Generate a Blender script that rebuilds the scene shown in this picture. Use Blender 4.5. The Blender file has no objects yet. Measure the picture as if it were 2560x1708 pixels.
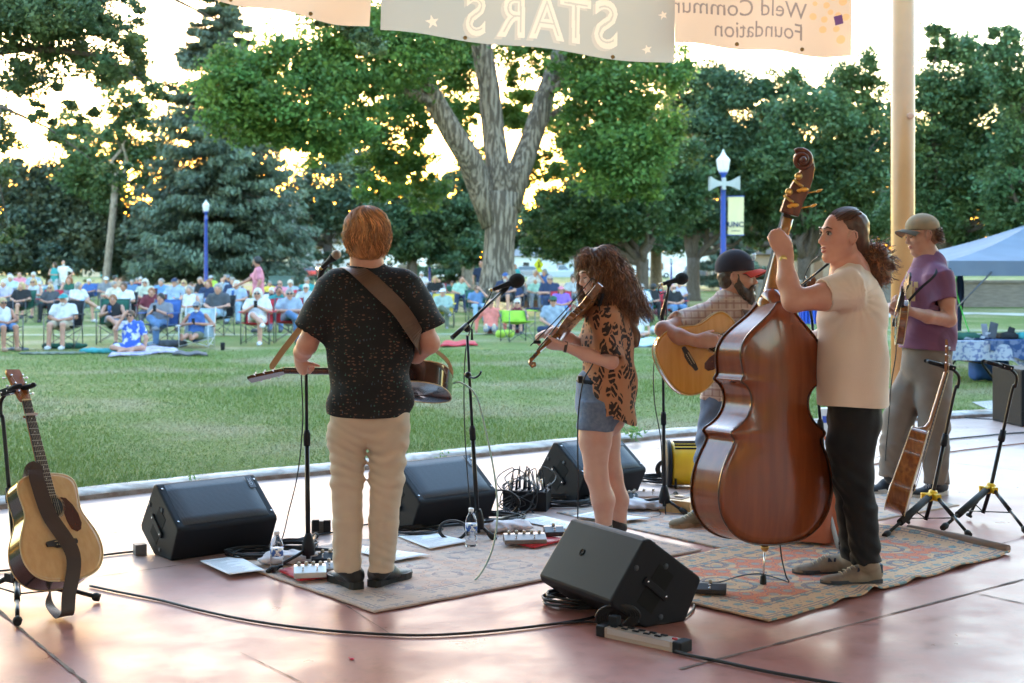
import bpy, bmesh, math, random
import numpy as np
from mathutils import Vector, Matrix, noise as mnoise
random.seed(7); rng = np.random.default_rng(11)
sc = bpy.context.scene; COL = sc.collection
# photograph frame in which measurements were taken: 2560 px wide, focal length in px, horizon row, eye height in m
F, CX, HY, CH = 3413.0, 1280.0, 668.0, 1.53
def P(px, py, Y): return np.array([(px-CX)/F*Y, Y, CH-(py-HY)/F*Y])
def G(px, py, z=0.0):
    Y = F*(CH-z)/(py-HY); return np.array([(px-CX)/F*Y, Y, z])
def V(*a): return np.array(a, float)
def nrm(v):
    v = np.asarray(v, float); return v/max(1e-9, np.linalg.norm(v))
# ------------------------------------------------------------------ materials
MATS = {}
def mat(name, c, r=.6, m=0, c2=None, ns=6, nd=5, thr=(.4,.6), bump=0, bs=60, coat=0, sss=0, sheen=0, tr=0, emis=0,
        bd=.01, stretch=None, spec=.5, alpha=1, attr=None, transl=0, c3=None, ns3=30):
    if name in MATS: return MATS[name]
    M = bpy.data.materials.new(name); M.use_nodes = True; MATS[name] = M
    nt = M.node_tree; N = nt.nodes; L = nt.links; b = N['Principled BSDF']
    b.inputs['Roughness'].default_value = r; b.inputs['Metallic'].default_value = m
    b.inputs['Specular IOR Level'].default_value = spec
    if coat: b.inputs['Coat Weight'].default_value = coat; b.inputs['Coat Roughness'].default_value = .08
    if sss: b.inputs['Subsurface Weight'].default_value = sss; b.inputs['Subsurface Radius'].default_value = (.02,.008,.004); b.inputs['Subsurface Scale'].default_value = .6
    if sheen: b.inputs['Sheen Weight'].default_value = sheen; b.inputs['Sheen Roughness'].default_value = .5
    if tr: b.inputs['Transmission Weight'].default_value = tr; b.inputs['IOR'].default_value = 1.33
    if emis: b.inputs['Emission Color'].default_value = (*c,1); b.inputs['Emission Strength'].default_value = emis
    tc = N.new('ShaderNodeTexCoord'); mp = N.new('ShaderNodeMapping'); L.new(tc.outputs['Object'], mp.inputs[0])
    if stretch: mp.inputs['Scale'].default_value = stretch
    col = N.new('ShaderNodeRGB'); col.outputs[0].default_value = (*c,1); out = col.outputs[0]
    def mixc(a, cc, scale, th, det=5):
        n = N.new('ShaderNodeTexNoise'); n.inputs['Scale'].default_value = scale; n.inputs['Detail'].default_value = det; L.new(mp.outputs[0], n.inputs['Vector'])
        rp = N.new('ShaderNodeMapRange'); rp.inputs[1].default_value = th[0]; rp.inputs[2].default_value = th[1]; L.new(n.outputs[0], rp.inputs[0])
        mx = N.new('ShaderNodeMix'); mx.data_type = 'RGBA'; L.new(rp.outputs[0], mx.inputs[0]); L.new(a, mx.inputs[6]); mx.inputs[7].default_value = (*cc,1)
        return mx.outputs[2]
    if c2 is not None: out = mixc(out, c2, ns, thr, nd)
    if c3 is not None: out = mixc(out, c3, ns3, (.55,.7))
    if attr:
        a = N.new('ShaderNodeAttribute'); a.attribute_name = attr
        mx = N.new('ShaderNodeMix'); mx.data_type = 'RGBA'; mx.blend_type = 'MULTIPLY'; mx.inputs[0].default_value = 1
        L.new(out, mx.inputs[6]); L.new(a.outputs['Color'], mx.inputs[7]); out = mx.outputs[2]
    L.new(out, b.inputs['Base Color'])
    if bump:
        n = N.new('ShaderNodeTexNoise'); n.inputs['Scale'].default_value = bs; n.inputs['Detail'].default_value = 4; L.new(mp.outputs[0], n.inputs['Vector'])
        bp = N.new('ShaderNodeBump'); bp.inputs['Strength'].default_value = bump; bp.inputs['Distance'].default_value = bd; L.new(n.outputs[0], bp.inputs['Height']); L.new(bp.outputs[0], b.inputs['Normal'])
    if transl:
        t = N.new('ShaderNodeBsdfTranslucent'); L.new(out, t.inputs[0]); mx = N.new('ShaderNodeMixShader'); mx.inputs[0].default_value = transl
        L.new(b.outputs[0], mx.inputs[1]); L.new(t.outputs[0], mx.inputs[2]); L.new(mx.outputs[0], N['Material Output'].inputs[0])
    M['_c'] = 0
    return M
def nodes(M):
    nt = M.node_tree; return nt.nodes, nt.links, nt.nodes['Principled BSDF']
# ------------------------------------------------------------------ objects
BASE = {}
def meta(o, label=None, cat=None, group=None, kind=None):
    if label: o['label'] = label
    if cat: o['category'] = cat
    if group: o['group'] = group
    if kind: o['kind'] = kind
    return o
def thing(name, label, cat, base=(0,0,0), group=None):
    o = bpy.data.objects.new(name, None); COL.objects.link(o); o.empty_display_size = .1
    o.location = Vector([float(x) for x in base]); BASE[o.name] = np.array(base, float)
    return meta(o, label, cat, group)
def struct(o): o['kind'] = 'structure'; return o
def mesh_obj(name, verts, faces, mats, fm=None, smooth=True, parent=None, base=None, sm=None):
    verts = np.asarray(verts, float)
    if parent is not None: b = BASE[parent.name]
    elif base is not None: b = np.array(base, float)
    else: b = np.zeros(3)
    v = verts-b
    me = bpy.data.meshes.new(name)
    if isinstance(faces, np.ndarray):
        k = faces.shape[1]; me.vertices.add(len(v)); me.vertices.foreach_set('co', v.astype(np.float32).ravel())
        me.loops.add(faces.size); me.loops.foreach_set('vertex_index', faces.astype(np.int32).ravel())
        me.polygons.add(len(faces)); me.polygons.foreach_set('loop_start', np.arange(0, faces.size, k, dtype=np.int32))
        me.update(calc_edges=True)
    else:
        me.from_pydata(v.tolist(), [], [list(f) for f in faces]); me.update()
    for m in (mats if isinstance(mats, (list, tuple)) else [mats]): me.materials.append(m)
    if fm is not None: me.polygons.foreach_set('material_index', np.asarray(fm, np.int32))
    if sm is not None: me.polygons.foreach_set('use_smooth', np.asarray(sm, bool))
    elif smooth: me.polygons.foreach_set('use_smooth', np.ones(len(me.polygons), bool))
    o = bpy.data.objects.new(name, me); COL.objects.link(o)
    if parent is not None: o.parent = parent; BASE[o.name] = b
    else: o.location = Vector(b.tolist()); BASE[o.name] = b
    return o
def frame(o, x, y, z):
    M = np.eye(4); M[:3,0] = x; M[:3,1] = y; M[:3,2] = z; M[:3,3] = o; return M
def yawM(o, a):
    c, s = math.cos(a), math.sin(a); return frame(o, (c,s,0), (-s,c,0), (0,0,1))
def basis(n):
    n = nrm(n); a = V(0,0,1) if abs(n[2]) < .9 else V(1,0,0); u = nrm(np.cross(a, n)); return u, np.cross(n, u)
class MB:
    def __init__(s, M=None): s.v = []; s.f = []; s.m = []; s.s = []; s.M = M; s.n = 0
    def add(s, vs, fs, mi=0, sm=False):
        vs = np.asarray(vs, float)
        if s.M is not None: vs = vs@s.M[:3,:3].T+s.M[:3,3]
        s.v.append(vs)
        for f in fs: s.f.append([i+s.n for i in f]); s.m.append(mi); s.s.append(sm)
        s.n += len(vs); return s
    def box(s, c, h, mi=0, R=None, bev=0):
        c = np.array(c, float); h = np.array(h, float); R = np.eye(3) if R is None else np.array(R).T
        if bev <= 0:
            k = np.array([[x,y,z] for x in (-1,1) for y in (-1,1) for z in (-1,1)], float)*h
            return s.add(k@R+c, [(0,1,3,2),(4,6,7,5),(0,4,5,1),(2,3,7,6),(0,2,6,4),(1,5,7,3)], mi)
        bm = bmesh.new(); bmesh.ops.create_cube(bm, size=2)
        for v in bm.verts: v.co = Vector((v.co.x*h[0], v.co.y*h[1], v.co.z*h[2]))
        bmesh.ops.bevel(bm, geom=bm.edges[:], offset=bev, segments=2, affect='EDGES', profile=.7)
        vs = np.array([v.co[:] for v in bm.verts])@R+c; bm.verts.index_update(); fs = [[v.index for v in f.verts] for f in bm.faces]; bm.free()
        return s.add(vs, fs, mi)
    def tube(s, pts, r, n=8, mi=0, cap=True, flat=None):
        pts = [np.array(p, float) for p in pts]; k = len(pts); r = [r]*k if np.isscalar(r) else list(r)
        vs = []; t = nrm(pts[1]-pts[0]); u, w = basis(t)
        for i in range(k):
            t = nrm(pts[min(i+1,k-1)]-pts[max(i-1,0)]); u = nrm(u-np.dot(u,t)*t); w = np.cross(t, u)
            for j in range(n):
                a = 2*math.pi*j/n; vs.append(pts[i]+(u*math.cos(a)+w*math.sin(a))*r[i])
        fs = [[i*n+j, i*n+(j+1)%n, (i+1)*n+(j+1)%n, (i+1)*n+j] for i in range(k-1) for j in range(n)]
        s.add(vs, fs, mi, True)
        if cap:
            b = s.n-len(vs); s.f += [[b+j for j in range(n)][::-1], [b+(k-1)*n+j for j in range(n)]]; s.m += [mi,mi]; s.s += [False,False]
        return s
    def lathe(s, prof, c=(0,0,0), ax=(0,0,1), n=20, mi=0, sm=True):
        c = np.array(c, float); ax = nrm(ax); u, w = basis(ax); vs = []
        for (r, h) in prof:
            for j in range(n):
                a = 2*math.pi*j/n; vs.append(c+ax*h+(u*math.cos(a)+w*math.sin(a))*r)
        k = len(prof); fs = [[i*n+j, i*n+(j+1)%n, (i+1)*n+(j+1)%n, (i+1)*n+j] for i in range(k-1) for j in range(n)]
        fs += [[j for j in range(n)][::-1], [(k-1)*n+j for j in range(n)]]
        return s.add(vs, fs, mi, sm)
    def ell(s, c, r, n=12, mi=0, R=None):
        c = np.array(c, float); R = np.eye(3) if R is None else np.array(R).T; vs = []; m = max(6, n//2+1)
        for i in range(1, m):
            p = math.pi*i/m
            for j in range(n):
                a = 2*math.pi*j/n; vs.append((math.sin(p)*math.cos(a)*r[0], math.sin(p)*math.sin(a)*r[1], math.cos(p)*r[2]))
        vs += [(0,0,r[2]), (0,0,-r[2])]; k = (m-1)*n
        fs = [[i*n+j, (i+1)*n+j, (i+1)*n+(j+1)%n, i*n+(j+1)%n] for i in range(m-2) for j in range(n)]
        fs += [[k, j, (j+1)%n] for j in range(n)]+[[k+1, (m-2)*n+(j+1)%n, (m-2)*n+j] for j in range(n)]
        return s.add(np.array(vs)@R+c, fs, mi, True)
    def prism(s, poly, axis_pts, mi=0, mi_cap=None, sm=False):
        # poly: list of 2D; axis_pts: (origin, ex, ey, ez) extruded by ez
        o, ex, ey, ez = [np.array(q, float) for q in axis_pts]; k = len(poly)
        a = [o+ex*p[0]+ey*p[1] for p in poly]; b = [q+ez for q in a]
        s.add(a+b, [[i,(i+1)%k,k+(i+1)%k,k+i] for i in range(k)], mi, sm)
        n0 = s.n-2*k; c = mi if mi_cap is None else mi_cap
        s.f += [[n0+i for i in range(k)][::-1], [n0+k+i for i in range(k)]]; s.m += [c,c]; s.s += [False,False]
        return s
    def quad(s, a, b, c, d, mi=0): return s.add([a,b,c,d], [(0,1,2,3)], mi)
    def grid(s, fn, nu, nv, mi=0, sm=True, thick=0):
        vs = [fn(i/nu, j/nv) for i in range(nu+1) for j in range(nv+1)]
        fs = [[i*(nv+1)+j, (i+1)*(nv+1)+j, (i+1)*(nv+1)+j+1, i*(nv+1)+j+1] for i in range(nu) for j in range(nv)]
        s.add(vs, fs, mi, sm)
        if thick:
            vs2 = [np.array(p)-V(0,0,thick) for p in vs]; s.add(vs2, [f[::-1] for f in fs], mi, sm)
            b1 = s.n-2*len(vs); b2 = s.n-len(vs)
            bd = [i*(nv+1) for i in range(nu+1)]+[nu*(nv+1)+j for j in range(1, nv+1)]+[i*(nv+1)+nv for i in range(nu-1,-1,-1)]+[j for j in range(nv-1,0,-1)]
            for q in range(len(bd)): i, j = bd[q], bd[(q+1)%len(bd)]; s.f.append([b1+i,b1+j,b2+j,b2+i]); s.m.append(mi); s.s.append(False)
        return s
    def build(s, name, mats, parent=None, base=None, kind=None):
        o = mesh_obj(name, np.concatenate(s.v), s.f, mats, s.m, False, parent, base, s.s)
        bm = bmesh.new(); bm.from_mesh(o.data); bmesh.ops.recalc_face_normals(bm, faces=bm.faces[:]); bm.to_mesh(o.data); bm.free()
        if kind: o['kind'] = kind
        return o
def bez(ps, n=24):
    ps = [np.array(p, float) for p in ps]; out = []
    q = [2*ps[0]-ps[1]]+ps+[2*ps[-1]-ps[-2]]
    for i in range(1, len(q)-2):
        for j in range(n):
            t = j/n; out.append(.5*((2*q[i])+(-q[i-1]+q[i+1])*t+(2*q[i-1]-5*q[i]+4*q[i+1]-q[i+2])*t*t+(-q[i-1]+3*q[i]-3*q[i+1]+q[i+2])*t**3))
    return out+[ps[-1]]
def text_mesh(txt, size, M, mirror=False, ext=.001, bold=0, space=1.0, align='CENTER'):
    cu = bpy.data.curves.new('t', 'FONT'); cu.body = txt; cu.size = size; cu.extrude = ext; cu.align_x = align; cu.offset = bold; cu.space_character = space; cu.resolution_u = 4
    ob = bpy.data.objects.new('t', cu); COL.objects.link(ob); bpy.context.view_layer.update()
    me = bpy.data.meshes.new_from_object(ob.evaluated_get(bpy.context.evaluated_depsgraph_get()))
    vs = np.array([v.co[:] for v in me.vertices]); fs = [list(p.vertices) for p in me.polygons]
    bpy.data.objects.remove(ob); bpy.data.curves.remove(cu)
    if mirror: vs[:,0] *= -1
    return vs@M[:3,:3].T+M[:3,3], fs
# ------------------------------------------------------------------ implicit surfaces, for bodies and cloth
class SDF:
    def __init__(s): s.ops = []
    def _a(s, *o): s.ops.append(o); return s
    def cone(s, a, b, ra, rb=None, k=.02, flat=None, cut=False, sub=False):
        return s._a('c', np.array(a,float), np.array(b,float), ra, ra if rb is None else rb, k, flat, cut, sub)
    def ell(s, c, r, R=None, k=.02, sub=False): return s._a('e', np.array(c,float), np.array(r,float), R, k, sub)
    def box(s, c, h, R=None, rd=.01, k=.01, sub=False): return s._a('b', np.array(c,float), np.array(h,float), R, rd, k, sub)
    def plane(s, p, n): return s._a('p', np.array(p,float), nrm(n))
    def chain(s, pts, rs, k=.02, **kw):
        for i in range(len(pts)-1): s.cone(pts[i], pts[i+1], rs[i], rs[i+1], k, **kw)
        return s
    def bb(s, o):
        if o[0] == 'c': r = max(o[3],o[4])*(1 if not o[6] else max(1,o[6][1])); return np.minimum(o[1],o[2])-r, np.maximum(o[1],o[2])+r
        r = np.max(o[2])*(1.75 if o[0]=='b' else 1); return o[1]-r, o[1]+r
    def mesh(s, vx, disp=None, smooth=0):
        bs = [s.bb(o) for o in s.ops if o[0] in 'ceb' and not (o[-1])]
        lo = np.min([b[0] for b in bs], 0)-3*vx-.02; hi = np.max([b[1] for b in bs], 0)+3*vx+.02
        n = np.ceil((hi-lo)/vx).astype(int)+1; D = np.full(n, .5, np.float32)
        ax = [lo[i]+vx*np.arange(n[i], dtype=np.float32) for i in range(3)]
        for o in s.ops:
            if o[0] == 'p':
                d = sum((ax[i].reshape([-1 if j==i else 1 for j in range(3)])-o[1][i])*o[2][i] for i in range(3)); D = np.maximum(D, d.astype(np.float32)); continue
            k = o[5] if o[0]=='c' else (o[4] if o[0]=='e' else o[5]); sub = o[-1]
            b0, b1 = s.bb(o); pad = k+3*vx+.012
            i0 = np.maximum(0, np.floor((b0-pad-lo)/vx).astype(int)); i1 = np.minimum(n, np.ceil((b1+pad-lo)/vx).astype(int)+1)
            if np.any(i1 <= i0): continue
            sl = tuple(slice(i0[q], i1[q]) for q in range(3))
            X, Y, Z = np.meshgrid(*[ax[q][sl[q]] for q in range(3)], indexing='ij', sparse=True)
            if o[0] == 'c':
                a, b, ra, rb, _, flat, cut = o[1:8]; ab = b-a; L2 = max(1e-9, float(ab@ab))
                x, y, z = X-a[0], Y-a[1], Z-a[2]; sc_ = 1
                if flat is not None:
                    nn = nrm(flat[0]); g = (1/flat[1]-1)*(x*nn[0]+y*nn[1]+z*nn[2]); x, y, z = x+g*nn[0], y+g*nn[1], z+g*nn[2]; sc_ = min(1, flat[1]); 
                    e = (1/flat[1]-1)*float(ab@nn); ab = ab+e*nn; L2 = max(1e-9, float(ab@ab))
                tt = (x*ab[0]+y*ab[1]+z*ab[2])/L2; t = np.clip(tt, 0, 1)
                d = np.sqrt((x-t*ab[0])**2+(y-t*ab[1])**2+(z-t*ab[2])**2)-(ra+(rb-ra)*t)
                if cut:
                    dr = np.sqrt(np.maximum(0,(x-tt*ab[0])**2+(y-tt*ab[1])**2+(z-tt*ab[2])**2))-(ra+(rb-ra)*t)
                    d = np.maximum(dr, np.maximum(-tt, tt-1)*math.sqrt(L2)) if cut == 2 else np.maximum(d, (tt-1)*math.sqrt(L2))
                d = d*sc_
            else:
                c, h, R = o[1:4]; x, y, z = X-c[0], Y-c[1], Z-c[2]
                if R is not None: R = np.array(R, float); x, y, z = (x*R[0][0]+y*R[0][1]+z*R[0][2], x*R[1][0]+y*R[1][1]+z*R[1][2], x*R[2][0]+y*R[2][1]+z*R[2][2])
                if o[0] == 'e':
                    q = np.sqrt((x/h[0])**2+(y/h[1])**2+(z/h[2])**2); q2 = np.sqrt((x/h[0]**2)**2+(y/h[1]**2)**2+(z/h[2]**2)**2); d = q*(q-1)/np.maximum(q2, 1e-6)
                else:
                    rd = o[4]; qx, qy, qz = np.abs(x)-h[0]+rd, np.abs(y)-h[1]+rd, np.abs(z)-h[2]+rd
                    d = np.sqrt(np.maximum(qx,0)**2+np.maximum(qy,0)**2+np.maximum(qz,0)**2)+np.minimum(np.maximum(qx,np.maximum(qy,qz)),0)-rd
            A = D[sl]
            if sub:
                hh = np.clip(.5-.5*(A+d)/max(k,1e-4), 0, 1); D[sl] = A*(1-hh)+(-d)*hh+k*hh*(1-hh)
            else:
                hh = np.clip(.5+.5*(A-d)/max(k,1e-4), 0, 1); D[sl] = A*(1-hh)+d*hh-k*hh*(1-hh)
        if disp is not None:
            X, Y, Z = np.meshgrid(*ax, indexing='ij', sparse=True); D = D+disp(X, Y, Z).astype(np.float32)
        D[0]=D[-1]=.5; D[:,0]=D[:,-1]=.5; D[:,:,0]=D[:,:,-1]=.5
        v, f = snets(D); v = v*vx+lo
        for _ in range(smooth): v = relax(v, f)
        return v, f
def relax(v, f):
    acc = np.zeros_like(v); c = np.zeros(len(v))
    for i, j in ((0,1),(1,2),(2,3),(3,0)):
        np.add.at(acc, f[:,i], v[f[:,j]]); np.add.at(acc, f[:,j], v[f[:,i]]); np.add.at(c, f[:,i], 1); np.add.at(c, f[:,j], 1)
    return v*.5+.5*acc/np.maximum(c,1)[:,None]
def snets(D):
    S = D < 0; n = D.shape
    def cr(A, o): return A[o[0]:n[0]-1+o[0], o[1]:n[1]-1+o[1], o[2]:n[2]-1+o[2]]
    cs = [(i,j,k) for i in (0,1) for j in (0,1) for k in (0,1)]; tot = sum(cr(S,c).astype(np.int8) for c in cs)
    act = (tot > 0)&(tot < 8); I = np.argwhere(act); idx = np.full(act.shape, -1, np.int32); idx[act] = np.arange(len(I))
    vals = {c: D[I[:,0]+c[0], I[:,1]+c[1], I[:,2]+c[2]] for c in cs}; acc = np.zeros((len(I),3)); cnt = np.zeros(len(I))
    for a in cs:
        for d in range(3):
            if a[d]: continue
            b = list(a); b[d] = 1; b = tuple(b); m = (vals[a] < 0) != (vals[b] < 0)
            den = vals[a]-vals[b]; t = np.where(m, vals[a]/np.where(den==0,1,den), 0)
            p = np.array(a, float)[None]+t[:,None]*(np.array(b)-np.array(a))[None]; acc += p*m[:,None]; cnt += m
    v = I+acc/np.maximum(cnt,1)[:,None]; q = []
    for d in range(3):
        e = [0,0,0]; e[d] = 1; A = S[:n[0]-e[0], :n[1]-e[1], :n[2]-e[2]]; B = S[e[0]:, e[1]:, e[2]:]
        W = np.argwhere(A != B); u, w = [(1,2),(2,0),(0,1)][d]; W = W[(W[:,u] > 0)&(W[:,w] > 0)&(W[:,u] < n[u]-1)&(W[:,w] < n[w]-1)]
        fl = A[W[:,0],W[:,1],W[:,2]]
        def g(du, dw): C = W.copy(); C[:,u] -= du; C[:,w] -= dw; return idx[C[:,0],C[:,1],C[:,2]]
        a, b, c, dd = g(1,1), g(0,1), g(0,0), g(1,0)
        qq = np.stack([a,b,c,dd],1); qq[~fl] = qq[~fl][:,::-1]; q.append(qq[(qq >= 0).all(1)])
    return v, np.concatenate(q)
def sdf_obj(name, s, vx, m, parent, disp=None, smooth=1):
    v, f = s.mesh(vx, disp, smooth); return mesh_obj(name, v, f, m, None, True, parent)
def ncloth(seed, amp, sx, sy, sz):
    def f(X, Y, Z):
        a = np.sin(X*sx+1.7*np.sin(Z*sz*.31+seed)+seed)*np.sin(Z*sz+1.3*np.sin(Y*sy*.7+X*sx*.4+seed*2)+X*sx*.5)
        b = np.sin(Z*sz*1.9+Y*sy+seed*3+2*np.sin(X*sx*.6)); return amp*(a+.5*b)
    return f
# ------------------------------------------------------------------ camera, sky, sun
cam = bpy.data.cameras.new('camera'); co = bpy.data.objects.new('camera', cam); COL.objects.link(co); sc.camera = co
co.location = (0,0,CH); co.rotation_euler = (math.pi/2,0,0); cam.sensor_width = 36; cam.lens = 48; cam.clip_end = 3000; cam.clip_start = .1
cam.shift_y = -(854-668)/2560
cam.dof.use_dof = True; cam.dof.focus_distance = 6.9; cam.dof.aperture_fstop = 4.0
W = bpy.data.worlds.new('World'); sc.world = W; W.use_nodes = True
SUN_EL, SUN_AZ = math.radians(2.6), math.radians(-8.0)
nt = W.node_tree; bg = nt.nodes['Background']; sky = nt.nodes.new('ShaderNodeTexSky'); sky.sky_type = 'NISHITA'; sky.sun_disc = False
sky.sun_elevation = SUN_EL; sky.sun_rotation = SUN_AZ; sky.air_density = 1.5; sky.dust_density = 3.0; sky.ozone_density = 2.2; sky.altitude = 1400
nt.links.new(sky.outputs[0], bg.inputs[0]); bg.inputs[1].default_value = .15
sl = bpy.data.lights.new('sun', 'SUN'); sl.energy = .5; sl.angle = math.radians(.5); sl.color = (1,.72,.42)
so = bpy.data.objects.new('sun', sl); COL.objects.link(so)
sd = Vector((math.sin(SUN_AZ)*math.cos(SUN_EL), math.cos(SUN_AZ)*math.cos(SUN_EL), math.sin(SUN_EL)))
so.rotation_euler = sd.to_track_quat('Z', 'Y').to_euler(); so.location = (-8,60,30)
sc.view_settings.view_transform = 'Standard'; sc.view_settings.look = 'None'; sc.view_settings.exposure = 5.1; sc.view_settings.gamma = 1
# ------------------------------------------------------------------ ground
LZ = .045
def grass_mat():
    M = mat('grass_blades_turf', (.05,.115,.028), r=.8, spec=.2); N, L, b = nodes(M)
    tc = N.new('ShaderNodeTexCoord'); mp = N.new('ShaderNodeMapping'); L.new(tc.outputs['Object'], mp.inputs[0])
    def nz(scale, det, sx=1): 
        n = N.new('ShaderNodeTexNoise'); n.inputs['Scale'].default_value = scale; n.inputs['Detail'].default_value = det
        if sx != 1:
            m2 = N.new('ShaderNodeMapping'); m2.inputs['Scale'].default_value = (1,sx,1); L.new(tc.outputs['Object'], m2.inputs[0]); L.new(m2.outputs[0], n.inputs['Vector'])
        else: L.new(mp.outputs[0], n.inputs['Vector'])
        return n.outputs[0]
    def ramp(x, stops):
        r = N.new('ShaderNodeValToRGB'); r.color_ramp.elements[0].position = stops[0][0]; r.color_ramp.elements[0].color = (*stops[0][1],1)
        r.color_ramp.elements[1].position = stops[-1][0]; r.color_ramp.elements[1].color = (*stops[-1][1],1)
        for p, c in stops[1:-1]: e = r.color_ramp.elements.new(p); e.color = (*c,1)
        L.new(x, r.inputs[0]); return r.outputs[0]
    a = ramp(nz(.45,6), [(.38,(.09,.145,.030)),(.5,(.125,.17,.045)),(.62,(.21,.21,.11))])
    c = ramp(nz(35,4,.5), [(.3,(.55,.6,.5)),(.7,(1.35,1.3,1.3))])
    mx = N.new('ShaderNodeMix'); mx.data_type = 'RGBA'; mx.blend_type = 'MULTIPLY'; mx.inputs[0].default_value = 1; L.new(a, mx.inputs[6]); L.new(c, mx.inputs[7]); L.new(mx.outputs[2], b.inputs['Base Color'])
    bp = N.new('ShaderNodeBump'); bp.inputs['Strength'].default_value = .9; bp.inputs['Distance'].default_value = .04; L.new(nz(45,5,.6), bp.inputs['Height']); L.new(bp.outputs[0], b.inputs['Normal'])
    return M
GRASS = grass_mat()
floor_px = [(-700,1365),(-300,1310),(0,1274),(200,1252),(600,1207),(822,1186),(1000,1165),(1200,1143),(1390,1124),(1600,1103),(1730,1090),(2200,1058),(2506,1041),(2900,1022),(3300,1008)]
edge = np.array(bez([G(x,y)for x,y in floor_px], 6))
STM = mat('stained_concrete', (.40,.205,.17), r=.33, spec=.32); N_, L_, b_ = nodes(STM)
def stage_mat():
    N, L, b = N_, L_, b_
    tc = N.new('ShaderNodeTexCoord')
    def nz(scale, det, rough=.5):
        n = N.new('ShaderNodeTexNoise'); n.inputs['Scale'].default_value = scale; n.inputs['Detail'].default_value = det; n.inputs['Roughness'].default_value = rough; L.new(tc.outputs['Object'], n.inputs['Vector']); return n.outputs[0]
    def ramp(x, stops):
        r = N.new('ShaderNodeValToRGB'); e = r.color_ramp.elements; e[0].position, e[0].color = stops[0][0], (*stops[0][1],1); e[1].position, e[1].color = stops[-1][0], (*stops[-1][1],1)
        for p, c in stops[1:-1]: k = e.new(p); k.color = (*c,1)
        L.new(x, r.inputs[0]); return r.outputs[0]
    a = ramp(nz(.9,7,.65), [(.3,(.30,.115,.09)),(.5,(.37,.155,.125)),(.7,(.44,.23,.19))])
    c = ramp(nz(7,8,.7), [(.3,(.68,.64,.63)),(.47,(.97,.96,.96)),(.72,(1.1,1.12,1.12))])
    mx = N.new('ShaderNodeMix'); mx.data_type = 'RGBA'; mx.blend_type = 'MULTIPLY'; mx.inputs[0].default_value = 1; L.new(a, mx.inputs[6]); L.new(c, mx.inputs[7])
    # weathering: far part of the slab, outside the roof line, is bleached
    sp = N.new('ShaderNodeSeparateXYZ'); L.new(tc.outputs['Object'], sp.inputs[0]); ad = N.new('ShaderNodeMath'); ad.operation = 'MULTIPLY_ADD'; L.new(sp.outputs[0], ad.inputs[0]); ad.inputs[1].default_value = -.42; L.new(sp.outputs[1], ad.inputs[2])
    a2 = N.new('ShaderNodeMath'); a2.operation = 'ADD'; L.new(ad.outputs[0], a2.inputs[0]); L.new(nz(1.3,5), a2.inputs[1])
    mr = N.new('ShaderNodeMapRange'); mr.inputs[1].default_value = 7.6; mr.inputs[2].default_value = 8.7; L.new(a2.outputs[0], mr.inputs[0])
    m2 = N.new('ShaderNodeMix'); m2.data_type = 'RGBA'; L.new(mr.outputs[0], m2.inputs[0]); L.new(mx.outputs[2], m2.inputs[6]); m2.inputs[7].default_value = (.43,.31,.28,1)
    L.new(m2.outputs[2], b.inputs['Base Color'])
    rr = N.new('ShaderNodeMapRange'); rr.inputs[1].default_value = .3; rr.inputs[2].default_value = .7; rr.inputs[3].default_value = .26; rr.inputs[4].default_value = .48; L.new(nz(3.5,6,.6), rr.inputs[0]); L.new(rr.outputs[0], b.inputs['Roughness'])
    bp = N.new('ShaderNodeBump'); bp.inputs['Strength'].default_value = .05; bp.inputs['Distance'].default_value = .01; L.new(nz(9,5,.6), bp.inputs['Height']); L.new(bp.outputs[0], b.inputs['Normal'])
stage_mat()
# stage slab: one sheet from behind the camera to the curved kerb
vs = [(p[0], p[1], 0) for p in edge]+[(14,-6,0),(-10,-6,0)]
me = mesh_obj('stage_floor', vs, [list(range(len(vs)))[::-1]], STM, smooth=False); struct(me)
JM = mat('joint_dirt', (.10,.06,.05), r=.9, c2=(.2,.15,.12), ns=12)
def joint(a, b, w=.007, name='stage_joint'):
    a, b = G(*a), G(*b); n = nrm(np.cross(b-a, V(0,0,1)))*w; k = 14; rs = np.random.default_rng(int(a[0]*100)%97+5)
    mb = MB(); pts = [a+(b-a)*i/k for i in range(k+1)]; ws = [1+.5*rs.standard_normal() for _ in pts]
    for i in range(k): mb.quad(*[q+V(0,0,.003) for q in (pts[i]-n*max(.4,ws[i]), pts[i]+n*max(.4,ws[i]), pts[i+1]+n*max(.4,ws[i+1]), pts[i+1]-n*max(.4,ws[i+1]))])
    return mb
mb = MB()
for a, b, w in [((1984,1600),(2560,1449),.006),((1700,1674),(1984,1600),.006),((2444,1485),(2700,1541),.005),((202,1449),(441,1415),.003),((441,1415),(610,1391),.002),((225,1339),(358,1324),.003),((640,1295),(850,1262),.003),
                ((-100,1447),(83,1600),.005),((83,1600),(220,1714),.005),((600,1632),(760,1710),.002),((807,1477),(975,1586),.0015),((170,1449),(30,1470),.002),
                ((2171,1161),(2368,1131),.006),((2368,1131),(2620,1100),.006),((2368,1157),(2600,1182),.002),((1955,1190),(2171,1161),.003),((2180,1150),(2215,1135),.004),((2380,1393),(2560,1345),.002),((640,1250),(1300,1160),.002)]:
    q = joint(a, b, w); mb.v += q.v; mb.f += [[i+mb.n for i in f] for f in q.f]; mb.m += q.m; mb.s += q.s; mb.n += q.n
struct(mb.build('stage_joint', JM))
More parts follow.
